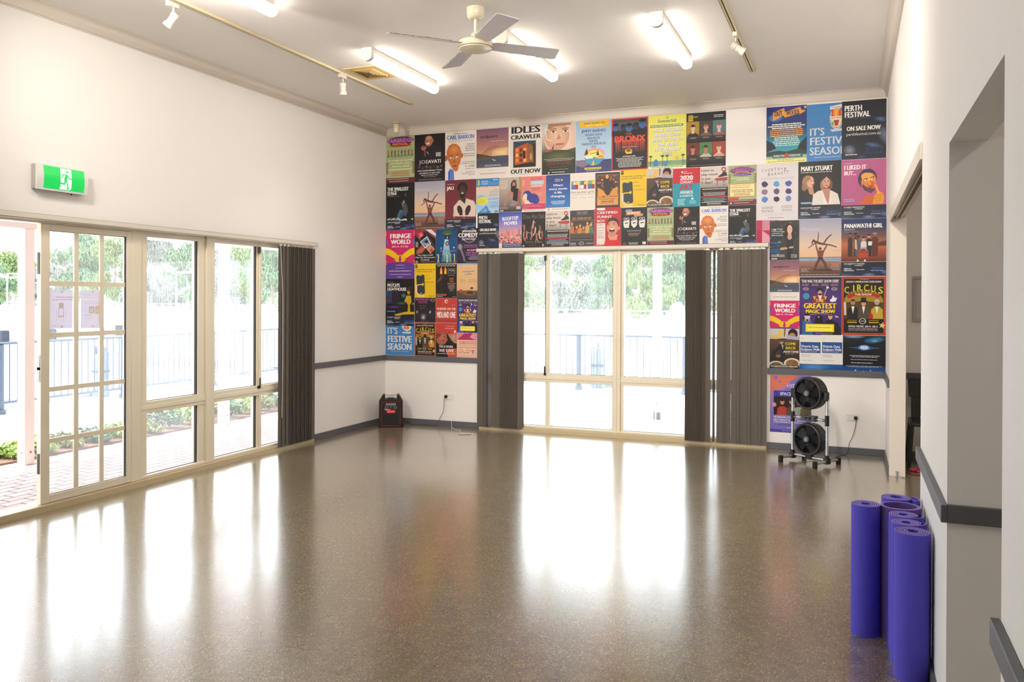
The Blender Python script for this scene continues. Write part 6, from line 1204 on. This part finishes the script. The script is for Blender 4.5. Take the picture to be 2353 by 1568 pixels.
def d_circus(a):
    a.R(0, 0, 1, 1, 'a82820').R(.04, .03, .96, .97, 'c89830').R(.045, .035, .955, .965, '241410')
    for i in range(26): a.E(.02, .02 + i * .038, .007, None, 'e08838', n=6); a.E(.98, .02 + i * .038, .007, None, 'e08838', n=6)
    for k in range(16):
        q = PI + k * PI / 15; a.S(.5, .42, .5 + .44 * math.cos(q), .42 + .2 * math.sin(q), .004, '9c7c24', .03)
    a.nx(); a.P((.06, .44, .94, .44, .94, .72, .06, .72), '4c3818'); a.D(.42, .045, .2, 1, .016, 'b8b0a0', j=0).T(.10, .075, .80, .028, 'DEFINITELY A WINNER IN FAMILY ENTERTAINMENT', 'ece4dc')
    for ch, x, y in zip('CIRCUS', (.06, .25, .34, .50, .66, .82), (.17, .145, .135, .135, .15, .175)): a.T(x + .008, y + .008, .115 if ch != 'I' else .05, .115, ch, '3c3808').T(x, y, .115 if ch != 'I' else .05, .115, ch, 'c8c020')
    a.P((.10, .32, .28, .285, .72, .285, .9, .32, .82, .37, .70, .33, .30, .33, .16, .38), 'a81c20').T(.30, .29, .38, .032, 'THE SHOW', 'ece4d8')
    for x, y, sk, hr, sh_, hat in ((.26, .44, 'b08464', '3c2418', '1c1818', 0), (.50, .46, 'c8a078', '1c1414', '4c4030', 1), (.80, .44, 'c49878', 'b8b0a8', 'b8982c', 0)):
        a.P((x - .13, .76, x - .13, .56, x - .05, .51, x + .05, .51, x + .13, .56, x + .14, .76), sh_).P((x - .035, .51, x + .035, .51, x, .64), 'e0dcd4').face_(x, y, .05, sk, hr, smile=0)
        if hat: a.R(x - .06, .36, x + .06, .42, '141012').R(x - .085, .415, x + .085, .43, '141012')
    a.P((.64, .60, .72, .66, .68, .80, .60, .78), 'b01c1c').P((.05, .44, .10, .44, .11, .66, .06, .66), 'c8c0b0'); a.P((.06, .72, .94, .72, .94, .96, .06, .96), '1c1210').E(.48, .76, .08, .05, 'c0b8b4').E(.48, .76, .06, .04, '241814').T(.44, .752, .09, .016, 'WINNER', 'd0c8c4')
    for x in (.13, .62): a.T(x, .742, .22, .022, '*****', 'd8a020').R(x, .775, x + .22, .79, 'd0b01c')
    a.T(.16, .835, .66, .032, 'ROYALE THEATRE - JAN 15 - FEB 12', 'ece6e0').T(.16, .885, .66, .018, 'SCHOOL HOLIDAYS AND WEEKENDS ONLY', 'd8d0cc').D(.16, .92, .66, 1, .014, 'b0a8a0', j=0)
    x, y, r = .92, .83, .085; a.face([(x, y)] + [(x + (r if t % 2 == 0 else r * .42) * math.sin(t * PI / 5 + .2), y - (r if t % 2 == 0 else r * .42) * .7 * math.cos(t * PI / 5 + .2)) for t in range(11)], cl('d8b878'), [(0, i, i + 1) for i in range(1, 11)]); a.nx()
def d_blue(a): a.G(0, 0, 1, 1, '1c4c8c', '14508c', '1c60a0', '14346c'); a.E(.3, .85, .5, .2, '4c8cc4', '184c88').E(.8, .97, .3, .1, '2c6cac', '183c74')
def d_quay(a):
    a.R(0, 0, 1, 1, 'dedad6').T(.08, .09, .10, .10, 'FCC', 'b8b4b4', 0).R(.04, .245, .97, .62, '24508c').T(.07, .345, .80, .085, 'Victoria Quay', 'e8eaee').T(.07, .455, .86, .085, 'Sculpture Walk', 'e8eaee').D(.07, .57, .74, 1, .03, 'b8c8e0', j=0).D(.07, .68, .5, 3, .03, 'b0aca8').D(.1, .87, .5, 1, .035, '9c9894', j=0)
def d_tech(a):
    a.G(0, 0, 1, .85, '14202c', '101418', '0e1014', '101218').G(0, .84, 1, 1, '14386c', '1c4c88'); a.E(.75, .12, .28, .09, '3c8cc0', '101822', rot=-8).E(.25, .03, .3, .06, '88a4c0', '14202c').E(.74, .14, .12, .05, '5cb0dc', '1c4868').E(.50, .34, .30, .06, '2c5ca0', '0f1216').E(.50, .33, .14, .075, 'c8e0f8', '2c64b0'); a.T(.42, .29, .19, .075, 'N.E.', 'eef4fa').S(.15, .335, .85, .335, .003, '5c90cc', .003).nx()
    a.D(.14, .545, .74, 2, .035, 'c0c8d0', 'c', .4).D(.18, .655, .64, 1, .026, 'c0c8d0', 'c', j=0).D(.2, .74, .5, 1, .04, 'b0b8c4', j=0).D(.05, .83, .9, 2, .022, 'b8c8dc', 'c', .4); a.E(.3, .96, .02, None, 'c8dcf0').E(.65, .95, .015, None, 'a8c8e8').E(.48, .975, .015, None, 'b8d0e8')
def d_hyp(a):
    a.G(0, 0, 1, 1, 'd0705c', '9c7cb4', '8070b8', '7468b4'); a.P((0, 0, .72, 0, .5, .1, .3, .2, 0, .3), 'd4745c').P((.72, 0, 1, 0, 1, .3, .3, .3, .5, .1), '7c6cb8'); a.E(.14, .05, .05, None, '8c6cb0').E(.24, .11, .03, None, '8c6cb0'); a.T(.40, .145, .56, .075, 'HYPNOTIC', 'dcd4e4', 0).R(.09, .27, .95, .375, '3c3c94').T(.24, .295, .58, .055, 'SPACEY JANE', 'e8e4ec').R(.09, .375, .95, .695, '2c1c1c')
    for x, y, sh_, hr in ((.30, .47, 'b03c28', '2c1818'), (.52, .46, '5c4438', '3c2818'), (.70, .47, '8c9c8c', '4c3020'), (.86, .48, '6c5c3c', '2c2018')): a.P((x - .13, .695, x - .12, .58, x - .05, .545, x + .05, .545, x + .12, .58, x + .13, .695), sh_).face_(x, y, .05, 'c49070', hr, smile=0)
    a.E(.10, .52, .055, None, 'd08c9c').T(.09, .715, .66, .035, 'SIOBHAN COTCHIN', 'e0d8e8').T(.09, .765, .76, .035, 'REX PAULO & THE GRACE', 'e0d8e8').D(.09, .815, .84, 1, .03, 'd0c8e0', j=0).T(.2, .85, .6, .028, 'SATURDAY 2 APRIL', '3c3c8c').D(.4, .91, .4, 1, .018, 'd0c8e0', j=0).R(0, .95, 1, 1, '4444a4').D(.3, .965, .4, 1, .018, 'a8a4dc', j=0)
def d_hilary(a):
    a.R(0, 0, 1, 1, '1c1618')
    for (x0, y0, x1, y1), c in (((.0, .0, .45, .0), 'a82430'),): a.P((.0, .0, .50, .0, .36, .12, .04, .16), c)
    a.P((.5, 0, .78, 0, 1, .12, 1, .22), 'd8d0cc').P((.78, 0, 1, 0, 1, .08), 'c02838').P((.44, 0, .5, 0, 1, .24, 1, .3), '8c2c30'); a.P((.26, .36, .58, .20, .78, .42, .50, .56), 'e4e0dc').P((.30, .36, .57, .23, .73, .42, .50, .52), '4c84b4').E(.56, .40, .09, .07, 'c89c80').E(.56, .36, .09, .05, '2c2420').P((.08, .62, .34, .46, .50, .58, .36, .70, .12, .72), 'b04c3c').P((.54, .56, .76, .44, .96, .58, .76, .72), 'c08870').E(.8, .62, .07, .06, 'a8442c').P((.12, .12, .36, .06, .44, .16, .22, .28), 'c84858').E(.3, .16, .05, .05, 'c89090')
    for i in range(14): t = i / 14; a.R(.05 + t * .4, .16 + t * .26, .065 + t * .4, .172 + t * .26, 'd8d4d0'); a.R(.45 + t * .5, .02 + t * .52, .468 + t * .5, .032 + t * .52, 'd8d4d0'); a.R(.06 + t * .42, .70 - t * .18, .075 + t * .42, .712 - t * .18, 'd8d4d0')
    a.R(.05, .36, .17, .52, '8c8884').T(.14, .735, .72, .04, 'The Hilary Duff', 'e0dcd8').T(.04, .80, .92, .04, 'Film Re-Enactment', 'e0dcd8').T(.3, .87, .4, .04, 'Festival', 'e0dcd8').E(.1, .95, .07, .04, '8c8884').D(.3, .945, .65, 1, .03, '9c9894', j=0)
def d_ufo(a):
    a.G(0, 0, 1, 1, '0c3c6c', '0c4c80', '0c4874', '0c2c48'); a.P((.42, .3, .58, .3, .74, .95, .26, .95), '3c98b8', ['a8dce8', 'a8dce8', '2c7c98', '2c7c98']); a.E(.54, .16, .28, .13, '2c4c38', a0=180, a1=360).E(.54, .16, .28, .05, '1c2c34')
    for i in range(9): q = PI + i * PI / 8; a.S(.54, .17, .54 + .26 * math.cos(q), .16 + .12 * math.sin(q), .006, '6c9c6c')
    a.nx(); a.E(.54, .25, .1, .06, '101c28').T(.505, .215, .07, .08, '?', 'e8e8d0').E(.54, .42, .09, .07, '6c3c44').E(.54, .42, .05, .045, 'b08474'); a.T(.2, .60, .74, .06, 'BEYOND!', '8c6cb4').E(.25, .55, .03, None, 'b8d8e0').E(.85, .54, .035, None, 'b8d8e0')
    for x, c in ((.12, 'c8c0a8'), (.34, '4c6c5c'), (.54, 'd8c08c'), (.70, '8c9c4c'), (.88, 'a8b0a8')): a.LB(.03, c, x, .76, x, .86); a.LB(.018, c, x, .86, x - .03, .97); a.LB(.018, c, x, .86, x + .03, .97); a.LB(.014, c, x, .77, x - .07, .74); a.E(x, .735, .028, None, 'c89c7c')
    a.E(.92, .96, .06, .04, 'a83038')
def d_comedy(a):
    a.G(0, 0, 1, 1, '241c28', '30203c', '281c34'); a.E(.56, .2, .34, .21, 'd4ccd4').E(.56, .2, .325, .20, '281e2e').R(.24, .06, .88, .105, 'd8d0d8').T(.05, .135, .90, .12, 'COMEDY', 'efe9ec', 2).T(.22, .275, .60, .065, 'SHOWCASE', 'd8d0dc').T(.3, .067, .5, .025, 'FREMANTLE', '30203c')
    a.T(.30, .47, .66, .035, 'THE BIG NIGHT OUT', 'b878b8').D(.30, .53, .66, 1, .04, 'a868a8', j=0).T(.44, .60, .50, .055, '10:30PM', 'e8a0c8').T(.40, .685, .56, .04, 'EVERY FRIDAY', 'c878b0').T(.42, .745, .52, .04, '& SATURDAY', 'c878b0').D(.5, .81, .44, 3, .035, 'b0a0b8', 'r'); a.E(.14, .53, .12, .1, 'b0b4bc', '505460', rot=-15).S(.05, .50, .26, .52, .006, '34343c').S(.05, .54, .26, .56, .006, '34343c').nx(); a.LB(.05, '6c7078', .20, .64, .30, .80, .36, .97).R(0, .95, 1, 1, '100c14').D(.4, .965, .56, 1, .018, 'd0c8d0', j=0)
def d_patch(a):
    a.G(0, 0, 1, .82, '14161c', '121418', '181c28'); a.D(.06, .07, .24, 1, .014, '9c98a0', j=0).T(.06, .105, .43, .07, "PATCH'S", 'e8e6e0', 2).T(.06, .19, .66, .07, 'LIGHTHOUSE', 'e8e6e0', 2); a.P((.0, .26, .24, .25, .3, .5, .0, .55), '1c4468').P((.22, .25, .46, .25, .5, .54, .2, .54), '2c1c30').E(.62, .36, .09, .06, '3c7c8c', '141c24').E(.55, .52, .2, .03, '2c7044', '14201c').E(.28, .60, .3, .03, '6c2c80', '1c1828').E(.08, .46, .06, .08, '8c2c3c', '1c1820')
    a.E(.80, .29, .05, .05, 'b88c20').E(.84, .22, .07, .05, '3c2c18').P((.72, .36, .88, .36, .90, .50, .84, .56, .86, .74, .76, .74, .78, .56, .70, .48), 'c09820').LB(.03, 'c8a424', .74, .40, .68, .48).P((.3, .76, .7, .70, 1, .70, 1, .75, .6, .76, .4, .80), 'c8a020').R(.05, .685, .34, .705, '5c84b0').E(.96, .53, .03, .02, 'b87c24'); pf_foot(a, .785, 'STUDIO THEATRE')
def d_burn(a):
    a.R(0, 0, 1, 1, '1c1816')
    for i in range(6): a.E(.14 + i * .145, .03, .06, .05, 'a8a49c').E(.14 + i * .145, .02, .035, .035, '1c1816')
    for x, y in ((.26, .08), (.46, .08)): a.P((x - .06, y + .22, x - .05, y + .08, x, y, x + .05, y + .08, x + .06, y + .22), 'e08c24').P((x - .03, y + .2, x, y + .06, x + .03, y + .2), 'f0c850')
    a.E(.28, .38, .09, .06, '5c342c').LB(.06, '3c2824', .34, .36, .26, .52).LB(.08, '2c2020', .22, .55, .30, .80); a.LB(.03, '7c4c3c', .10, .52, .24, .42); 
    for i in range(7): a.P((.02 + i * .07, .93, .05 + i * .07, .86, .09 + i * .07, .93), 'c8602c')
    a.R(.58, .14, .92, .28, '8c8884').R(.60, .15, .90, .27, '242020').T(.62, .17, .26, .05, 'TIX', 'c0b8b0').D(.58, .33, .34, 1, .02, 'b0a8a0', j=0).T(.64, .41, .22, .05, 'GIRL', 'c87428').T(.66, .48, .18, .05, 'ON', 'c87428').T(.56, .55, .38, .05, 'DRAGON', 'c87428').D(.58, .62, .34, 3, .04, 'a09890', 'c').R(.66, .73, .84, .80, '5c5850').D(.04, .955, .3, 1, .024, 'd8d4d0', j=0).D(.8, .955, .16, 1, .024, 'b8b4b0', j=0)
def d_beige(a):
    a.R(0, 0, 1, .80, 'dcb484', 'd8ac78').R(0, 0, 1, .035, '8cb0d0').D(.38, .15, .26, 1, .018, '6c7c8c').T(.26, .205, .52, .06, 'Seasonal', '3c7ca4', 1, rot=3).T(.34, .285, .34, .055, 'cafe', '3c7ca4', 1, rot=4).D(.28, .39, .5, 1, .014, 'a0845c').D(.14, .46, .32, 4, .03, 'b0946c').D(.52, .46, .4, 4, .03, 'b0946c'); a.G(0, .79, 1, 1, '6c543c', '54402e', '4c4038').E(.56, .86, .34, .08, '94643c', '6c4830').E(.6, .85, .16, .035, '3c2418').E(.68, .72, .07, .035, '403c5c').E(.18, .80, .08, .05, 'b04434')
def d_sweat(a):
    a.G(0, 0, 1, 1, '241e22', '1c181c', '2c262a', '1c1a1e').T(.04, .03, .68, .085, 'SWEATING LIKE A', 'c050a0').T(.18, .14, .42, .085, 'STUCK PIG', 'c050a0').E(.86, .10, .10, .06, '9c9898').E(.86, .10, .07, .04, '241e22').D(.22, .33, .36, 1, .02, 'a89c78').D(.26, .42, .28, 1, .02, 'a89c78'); a.E(.42, .78, .16, .16, '8c8890', '241e22').E(.42, .80, .07, .07, 'd8d8d8', '6c6868').E(.12, .58, .04, .06, '8c8c8c').E(.74, .58, .04, .06, 'a0a0a0', rot=30).D(.3, .94, .4, 1, .03, '5c5458')
def d_mid(a):
    a.R(0, 0, 1, 1, 'bc3c30', 'b43830').E(.50, .13, .08, None, 'e4c8bc').E(.52, .14, .045, None, 'bc3c30').D(.76, .27, .18, 1, .03, 'e0a898', j=0).T(.06, .385, .88, .10, 'MURDER ON THE', 'e8dcd4').T(.06, .545, .88, .25, 'MIDLAND LINE', 'eadfd8', 2).R(0, .88, 1, 1, 'a8352c')
def d_live(a):
    a.R(0, 0, 1, .32, 'b83c30').R(0, .32, 1, 1, '1c1618'); a.D(.5, .09, .36, 1, .03, 'e0a898', j=0).D(.44, .15, .42, 1, .035, 'e4b0a0', j=0).R(.86, .21, .96, .29, 'd8c0b8').E(.63, .27, .04, .03, '8c3c34'); a.P((0, .32, .5, .32, .56, .50, .44, .62, .20, .66, .04, .56), 'a05c48').E(.28, .42, .2, .14, 'b87058', '9c5444', rot=-15).P((0, .30, .3, .32, .14, .42, 0, .5), '6c3c2c').S(.14, .40, .24, .38, .010, '3c1c18').S(.34, .42, .44, .40, .010, '3c1c18').nx(); a.E(.36, .52, .06, .016, '7c2c28')
    a.P((.56, .32, 1, .32, 1, .60, .86, .58, .68, .44), 'b07c60').E(.84, .42, .14, .12, 'c89478', 'a87458').T(.16, .66, .66, .065, 'THIS IS WHERE', 'e8e2de').T(.16, .765, .28, .09, 'WE', 'e8e2de').P((.46, .76, 1, .74, 1, 1, .60, 1), 'b8502c').T(.50, .765, .36, .09, 'LIVE', 'f0e8e2').D(.08, .895, .84, 1, .03, 'd8d0cc', j=0)
POST = [('fair', 0.002, 0.415, 3.653, 3.052, 0),
 ('joe', 0.415, 0.846, 3.648, 3.055, 0),
 ('carl', 0.846, 1.269, 3.652, 3.053, 0),
 ('sculp', 1.274, 1.699, 3.655, 3.056, 0),
 ('idles', 1.711, 2.125, 3.661, 3.059, 0),
 ('wom', 2.127, 2.546, 3.662, 3.056, 0),
 ('barnes', 2.549, 2.976, 3.657, 3.056, 0),
 ('bronx', 2.976, 3.403, 3.651, 3.057, 0),
 ('salt', 3.406, 3.828, 3.653, 3.057, 0),
 ('six', 3.83, 4.258, 3.647, 3.048, 0),
 ('woods', 4.682, 5.09, 3.643, 3.042, 0),
 ('fest', 5.089, 5.538, 3.638, 3.041, 0),
 ('sale', 5.432, 5.853, 3.642, 3.039, 1),
 ('small', 0.002, 0.417, 3.055, 2.456, 0),
 ('acro', 0.417, 0.849, 3.06, 2.453, 0),
 ('jali', 0.849, 1.272, 3.053, 2.448, 0),
 ('beach', 1.273, 1.578, 3.052, 2.628, 0),
 ('hippie', 1.578, 1.875, 3.05, 2.634, 0),
 ('flow', 1.877, 2.178, 3.048, 2.627, 0),
 ('movie', 2.18, 2.481, 3.049, 2.623, 0),
 ('girls', 2.481, 2.786, 3.046, 2.629, 0),
 ('milk', 2.787, 3.078, 3.044, 2.643, 0),
 ('app', 3.081, 3.385, 3.06, 2.638, 0),
 ('come', 3.387, 3.682, 3.064, 2.621, 0),
 ('art', 3.684, 3.984, 3.044, 2.618, 0),
 ('learn', 3.986, 4.284, 3.041, 2.614, 0),
 ('quest', 4.286, 4.583, 3.041, 2.613, 0),
 ('court', 4.584, 5.007, 3.038, 2.44, 1),
 ('mary', 5.008, 5.43, 3.042, 2.439, 0),
 ('liked', 5.431, 5.857, 3.036, 2.429, 0),
 ('salesm', 1.292, 1.577, 2.628, 2.2, 0),
 ('roof', 1.578, 1.874, 2.631, 2.203, 0),
 ('cdark', 1.875, 2.175, 2.624, 2.201, 0),
 ('learn', 2.176, 2.478, 2.622, 2.202, 0),
 ('twoc', 2.481, 2.774, 2.621, 2.203, 0),
 ('funny', 2.776, 3.094, 2.643, 2.193, 0),
 ('beard', 3.095, 3.396, 2.631, 2.197, 0),
 ('fair', 3.398, 3.693, 2.62, 2.199, 0),
 ('joe', 3.694, 3.98, 2.617, 2.197, 0),
 ('carl', 3.982, 4.286, 2.614, 2.191, 0),
 ('small', 4.288, 4.581, 2.611, 2.185, 0),
 ('pink', 4.583, 4.815, 2.439, 2.183, 0),
 ('cam', 4.722, 5.02, 2.432, 2.012, 1),
 ('acro', 5.022, 5.434, 2.435, 1.835, 0),
 ('pana', 5.434, 5.859, 2.427, 1.837, 0),
 ('sculp', 4.725, 5.023, 2.01, 1.581, 0),
 ('fringe', 4.726, 5.027, 1.58, 1.275, 1),
 ('magic', 5.027, 5.438, 1.829, 1.222, 0),
 ('circus', 5.439, 5.859, 1.832, 1.229, 0),
 ('come', 4.728, 5.028, 1.282, 0.853, 2),
 ('blue', 5.031, 5.454, 1.127, 0.843, 0),
 ('quay', 5.03, 5.244, 1.221, 0.917, 1),
 ('quay', 5.244, 5.454, 1.225, 0.919, 1),
 ('tech', 5.454, 5.859, 1.226, 0.849, 0),
 ('hyp', 4.734, 5.151, 0.787, 0.18, 0),
 ('fringe', 0.002, 0.42, 2.455, 1.839, 0),
 ('hilary', 0.421, 0.72, 2.452, 2.025, 0),
 ('ufo', 0.721, 1.016, 2.451, 2.021, 0),
 ('comedy', 1.017, 1.31, 2.452, 2.021, 0),
 ('patch', 0.002, 0.421, 1.838, 1.234, 0),
 ('app', 0.422, 0.719, 2.022, 1.597, 0),
 ('burn', 0.721, 1.014, 2.017, 1.592, 0),
 ('beige', 1.016, 1.313, 2.019, 1.596, 0),
 ('sweat', 0.424, 0.721, 1.595, 1.285, 0),
 ('mid', 0.723, 1.017, 1.59, 1.284, 0),
 ('magic', 1.018, 1.314, 1.595, 1.165, 0),
 ('fest', 0.003, 0.423, 1.233, 0.863, 0),
 ('circus', 0.425, 0.722, 1.282, 0.855, 0),
 ('live', 0.724, 1.018, 1.281, 0.858, 0),
 ('subi', 1.021, 1.315, 1.163, 0.862, 0)]
LB_ = {'fair': 'green festival poster with purple title and dancers', 'joe': 'black poster of a laughing bald man with a microphone', 'carl': 'white poster with a bald orange-faced caricature', 'sculp': 'poster of a steel bridge sculpture at sunset', 'idles': 'white poster with big black words around an orange lit house', 'wom': 'poster of a pale woman with glasses and an orange butterfly', 'barnes': 'light blue concert poster with a yellow van and beach scene', 'bronx': 'black and red framed poster with blue faces and dripping red title', 'salt': 'yellow concert poster with a big wheel and slanted white names', 'six': 'dark poster with six portraits in two rows', 'woods': 'dark blue poster with an orange arrow sign and a lake', 'fest': 'blue poster with large pale festive words', 'sale': 'black poster with white festival words', 'salesm': 'black poster with white festival words', 'small': 'black poster of a seated person in jeans', 'acro': 'poster of two acrobats balancing on a beach at dusk', 'jali': 'dark red poster of a man in a white shirt with crossed hands', 'beach': 'light blue and sand coloured beach festival poster', 'hippie': 'poster of a long-haired bearded man in a black singlet', 'flow': 'pink poster with a blue-haired woman drawn in profile', 'movie': 'blue poster with white words about movies', 'girls': 'white poster with three coloured block squares', 'milk': 'dark brown and orange poster with a busy drawn scene', 'app': 'yellow poster with a hand holding a black phone', 'come': 'brown film poster with bowls of noodles', 'art': 'red and turquoise poster for community art awards', 'learn': 'black and white poster with a red grand piano', 'quest': 'green and maroon poster with a cream text panel', 'court': 'white poster with nine blue and purple paint blobs', 'mary': 'black poster of two women, one in a white jacket', 'liked': 'pink poster of an orange bearded man with a finger on his lips', 'roof': 'violet-blue poster with a pink city skyline', 'cdark': 'black poster with a pile of circus performers', 'twoc': 'grey poster with a band of cheering people', 'funny': 'red poster of a laughing man', 'beard': 'black poster with three white bearded faces', 'pink': 'pink and crimson patterned poster corner', 'subi': 'salmon poster with pink and crimson arcs on top', 'cam': 'poster of a smiling dark-haired woman holding a camera', 'pana': 'poster of a group of people around an orange suitcase', 'fringe': 'magenta and purple poster with two yellow hands', 'magic': 'purple poster of a magician in a top hat', 'circus': 'red framed circus poster with three performers', 'blue': 'dark blue poster mostly covered by two white ones', 'quay': 'small white poster with a blue title panel', 'tech': 'black poster with a glowing blue emblem', 'hyp': 'purple and coral poster of a band', 'hilary': 'black poster with crossing film strips', 'ufo': 'deep blue poster of a flying saucer beam', 'comedy': 'dark purple poster with a chrome microphone', 'patch': 'black poster of a child in a yellow raincoat', 'burn': 'black poster with two flames and a performer', 'beige': 'sandy beige poster with a small blue title', 'sweat': 'black poster with pink title and a spot of light', 'mid': 'red poster with a white murder mystery title', 'live': 'red and black poster of two lying faces'}
WH = {('fair', 0): ', in the top row by the left corner', ('fair', 1): ', small, just above the window', ('joe', 0): ', large, in the top row', ('joe', 1): ', small, just above the window', ('carl', 0): ', large, in the top row', ('carl', 1): ', small, just above the window', ('sculp', 0): ', in the top row', ('sculp', 1): ', right of the window above the magenta one', ('fest', 0): ', in the top row near the right corner', ('fest', 1): ', lowest one in the left corner', ('sale', 0): ', at the top right corner', ('salesm', 0): ', small, above the left blind', ('small', 0): ', large, at the left corner', ('small', 1): ', small, above the right blind', ('acro', 0): ', left of the window', ('acro', 1): ', right of the window', ('app', 0): ', above the window', ('app', 1): ', left of the window', ('come', 0): ', above the window', ('come', 1): ', right of the window above the chair rail', ('learn', 0): ', upper one, above the window', ('learn', 1): ', lower one, just above the window', ('fringe', 0): ', right of the window', ('fringe', 1): ', at the left corner', ('magic', 0): ', large, right of the window', ('magic', 1): ', small, left of the window', ('circus', 0): ', large, by the right corner', ('circus', 1): ', small, left of the window', ('quay', 0): ', the left of the pair', ('quay', 1): ', the right of the pair'}
cnt = {}
for i, (k, x0, x1, zt, zb2, ly) in enumerate(POST):
    n_ = cnt.get(k, 0); cnt[k] = n_ + 1
    w_ = x1 - x0; h_ = zt - zb2; a = Art(w_, h_); fn_ = {'salesm': d_sale}.get(k) or globals()['d_' + k]
    if k == 'fest' and h_ < .5: d_fest(a, True)
    elif k == 'fringe' and h_ < .5: a2 = a; a.h = .6; d_fringe(a)
    else: fn_(a)
    if k == 'fringe' and h_ < .5:
        # lower part is covered by the poster pinned over it
        a.h = .6 * (w_ / .42); a.v = [(u, v_ * a.h / h_, l_) for u, v_, l_ in a.v]
    y0 = -.0008 - ly * .0024; tk = .0008
    vs = [(x0, y0, zb2), (x1, y0, zb2), (x1, y0, zt), (x0, y0, zt), (x0, y0 - tk, zb2), (x1, y0 - tk, zb2), (x1, y0 - tk, zt), (x0, y0 - tk, zt)]
    fs = [(0, 1, 2, 3), (4, 5, 6, 7), (0, 4, 5, 1), (1, 5, 6, 2), (2, 6, 7, 3), (3, 7, 4, 0)]; cs = [cl('ded6ce')] * 8
    mxl = max(q[2] for q in a.v) + 1
    o8 = 8
    vs += [(x0 + w_ * min(1, max(0, u)), y0 - tk - .00002 - .0014 * l_ / mxl, zt - h_ * min(1, max(0, v_))) for u, v_, l_ in a.v]; cs += a.c; fs += [tuple(8 + q for q in f) for f in a.f]
    ox, oz = (x0 + x1) / 2, (zt + zb2) / 2
    me = bpy.data.meshes.new('event_poster'); me.from_pydata([(p[0] - ox, p[1], p[2] - oz) for p in vs], [], fs)
    ca = me.color_attributes.new('ink', 'FLOAT_COLOR', 'POINT')
    ca.data.foreach_set('color', [z_ for c in cs for z_ in (*c, 1)]); me.materials.append(MT['ink'])
    o = bpy.data.objects.new('event_poster', me); COL.objects.link(o); o.location = (ox, 0, oz)
    tag(o, LB_[k] + WH.get((k, n_), ' on the end wall' if len(LB_[k].split()) < 12 else ''), 'poster', 'event posters on the end wall')

# script lettering on the radio badge
bt = 'Milwaukee'; adv = sum(GL[(0, c)][2] for c in bt); sx = .078 / adv; px = 0; vs = []; fs = []
for ch in bt:
    gv, gf, ad = GL[(0, ch)]; o_ = len(vs)
    for gx, gy in gv: vs.append(tuple(R_(-.041 + (px + gx) * sx + gy * .006, -.0088, .187 + gy * .022 + (px + gx) * sx * .06)))
    fs += [tuple(o_ + i for i in q) for q in gf]; px += ad
part('badge_script', MB().add(vs, fs), 'white_print', rd_, smooth=0, fix=False)
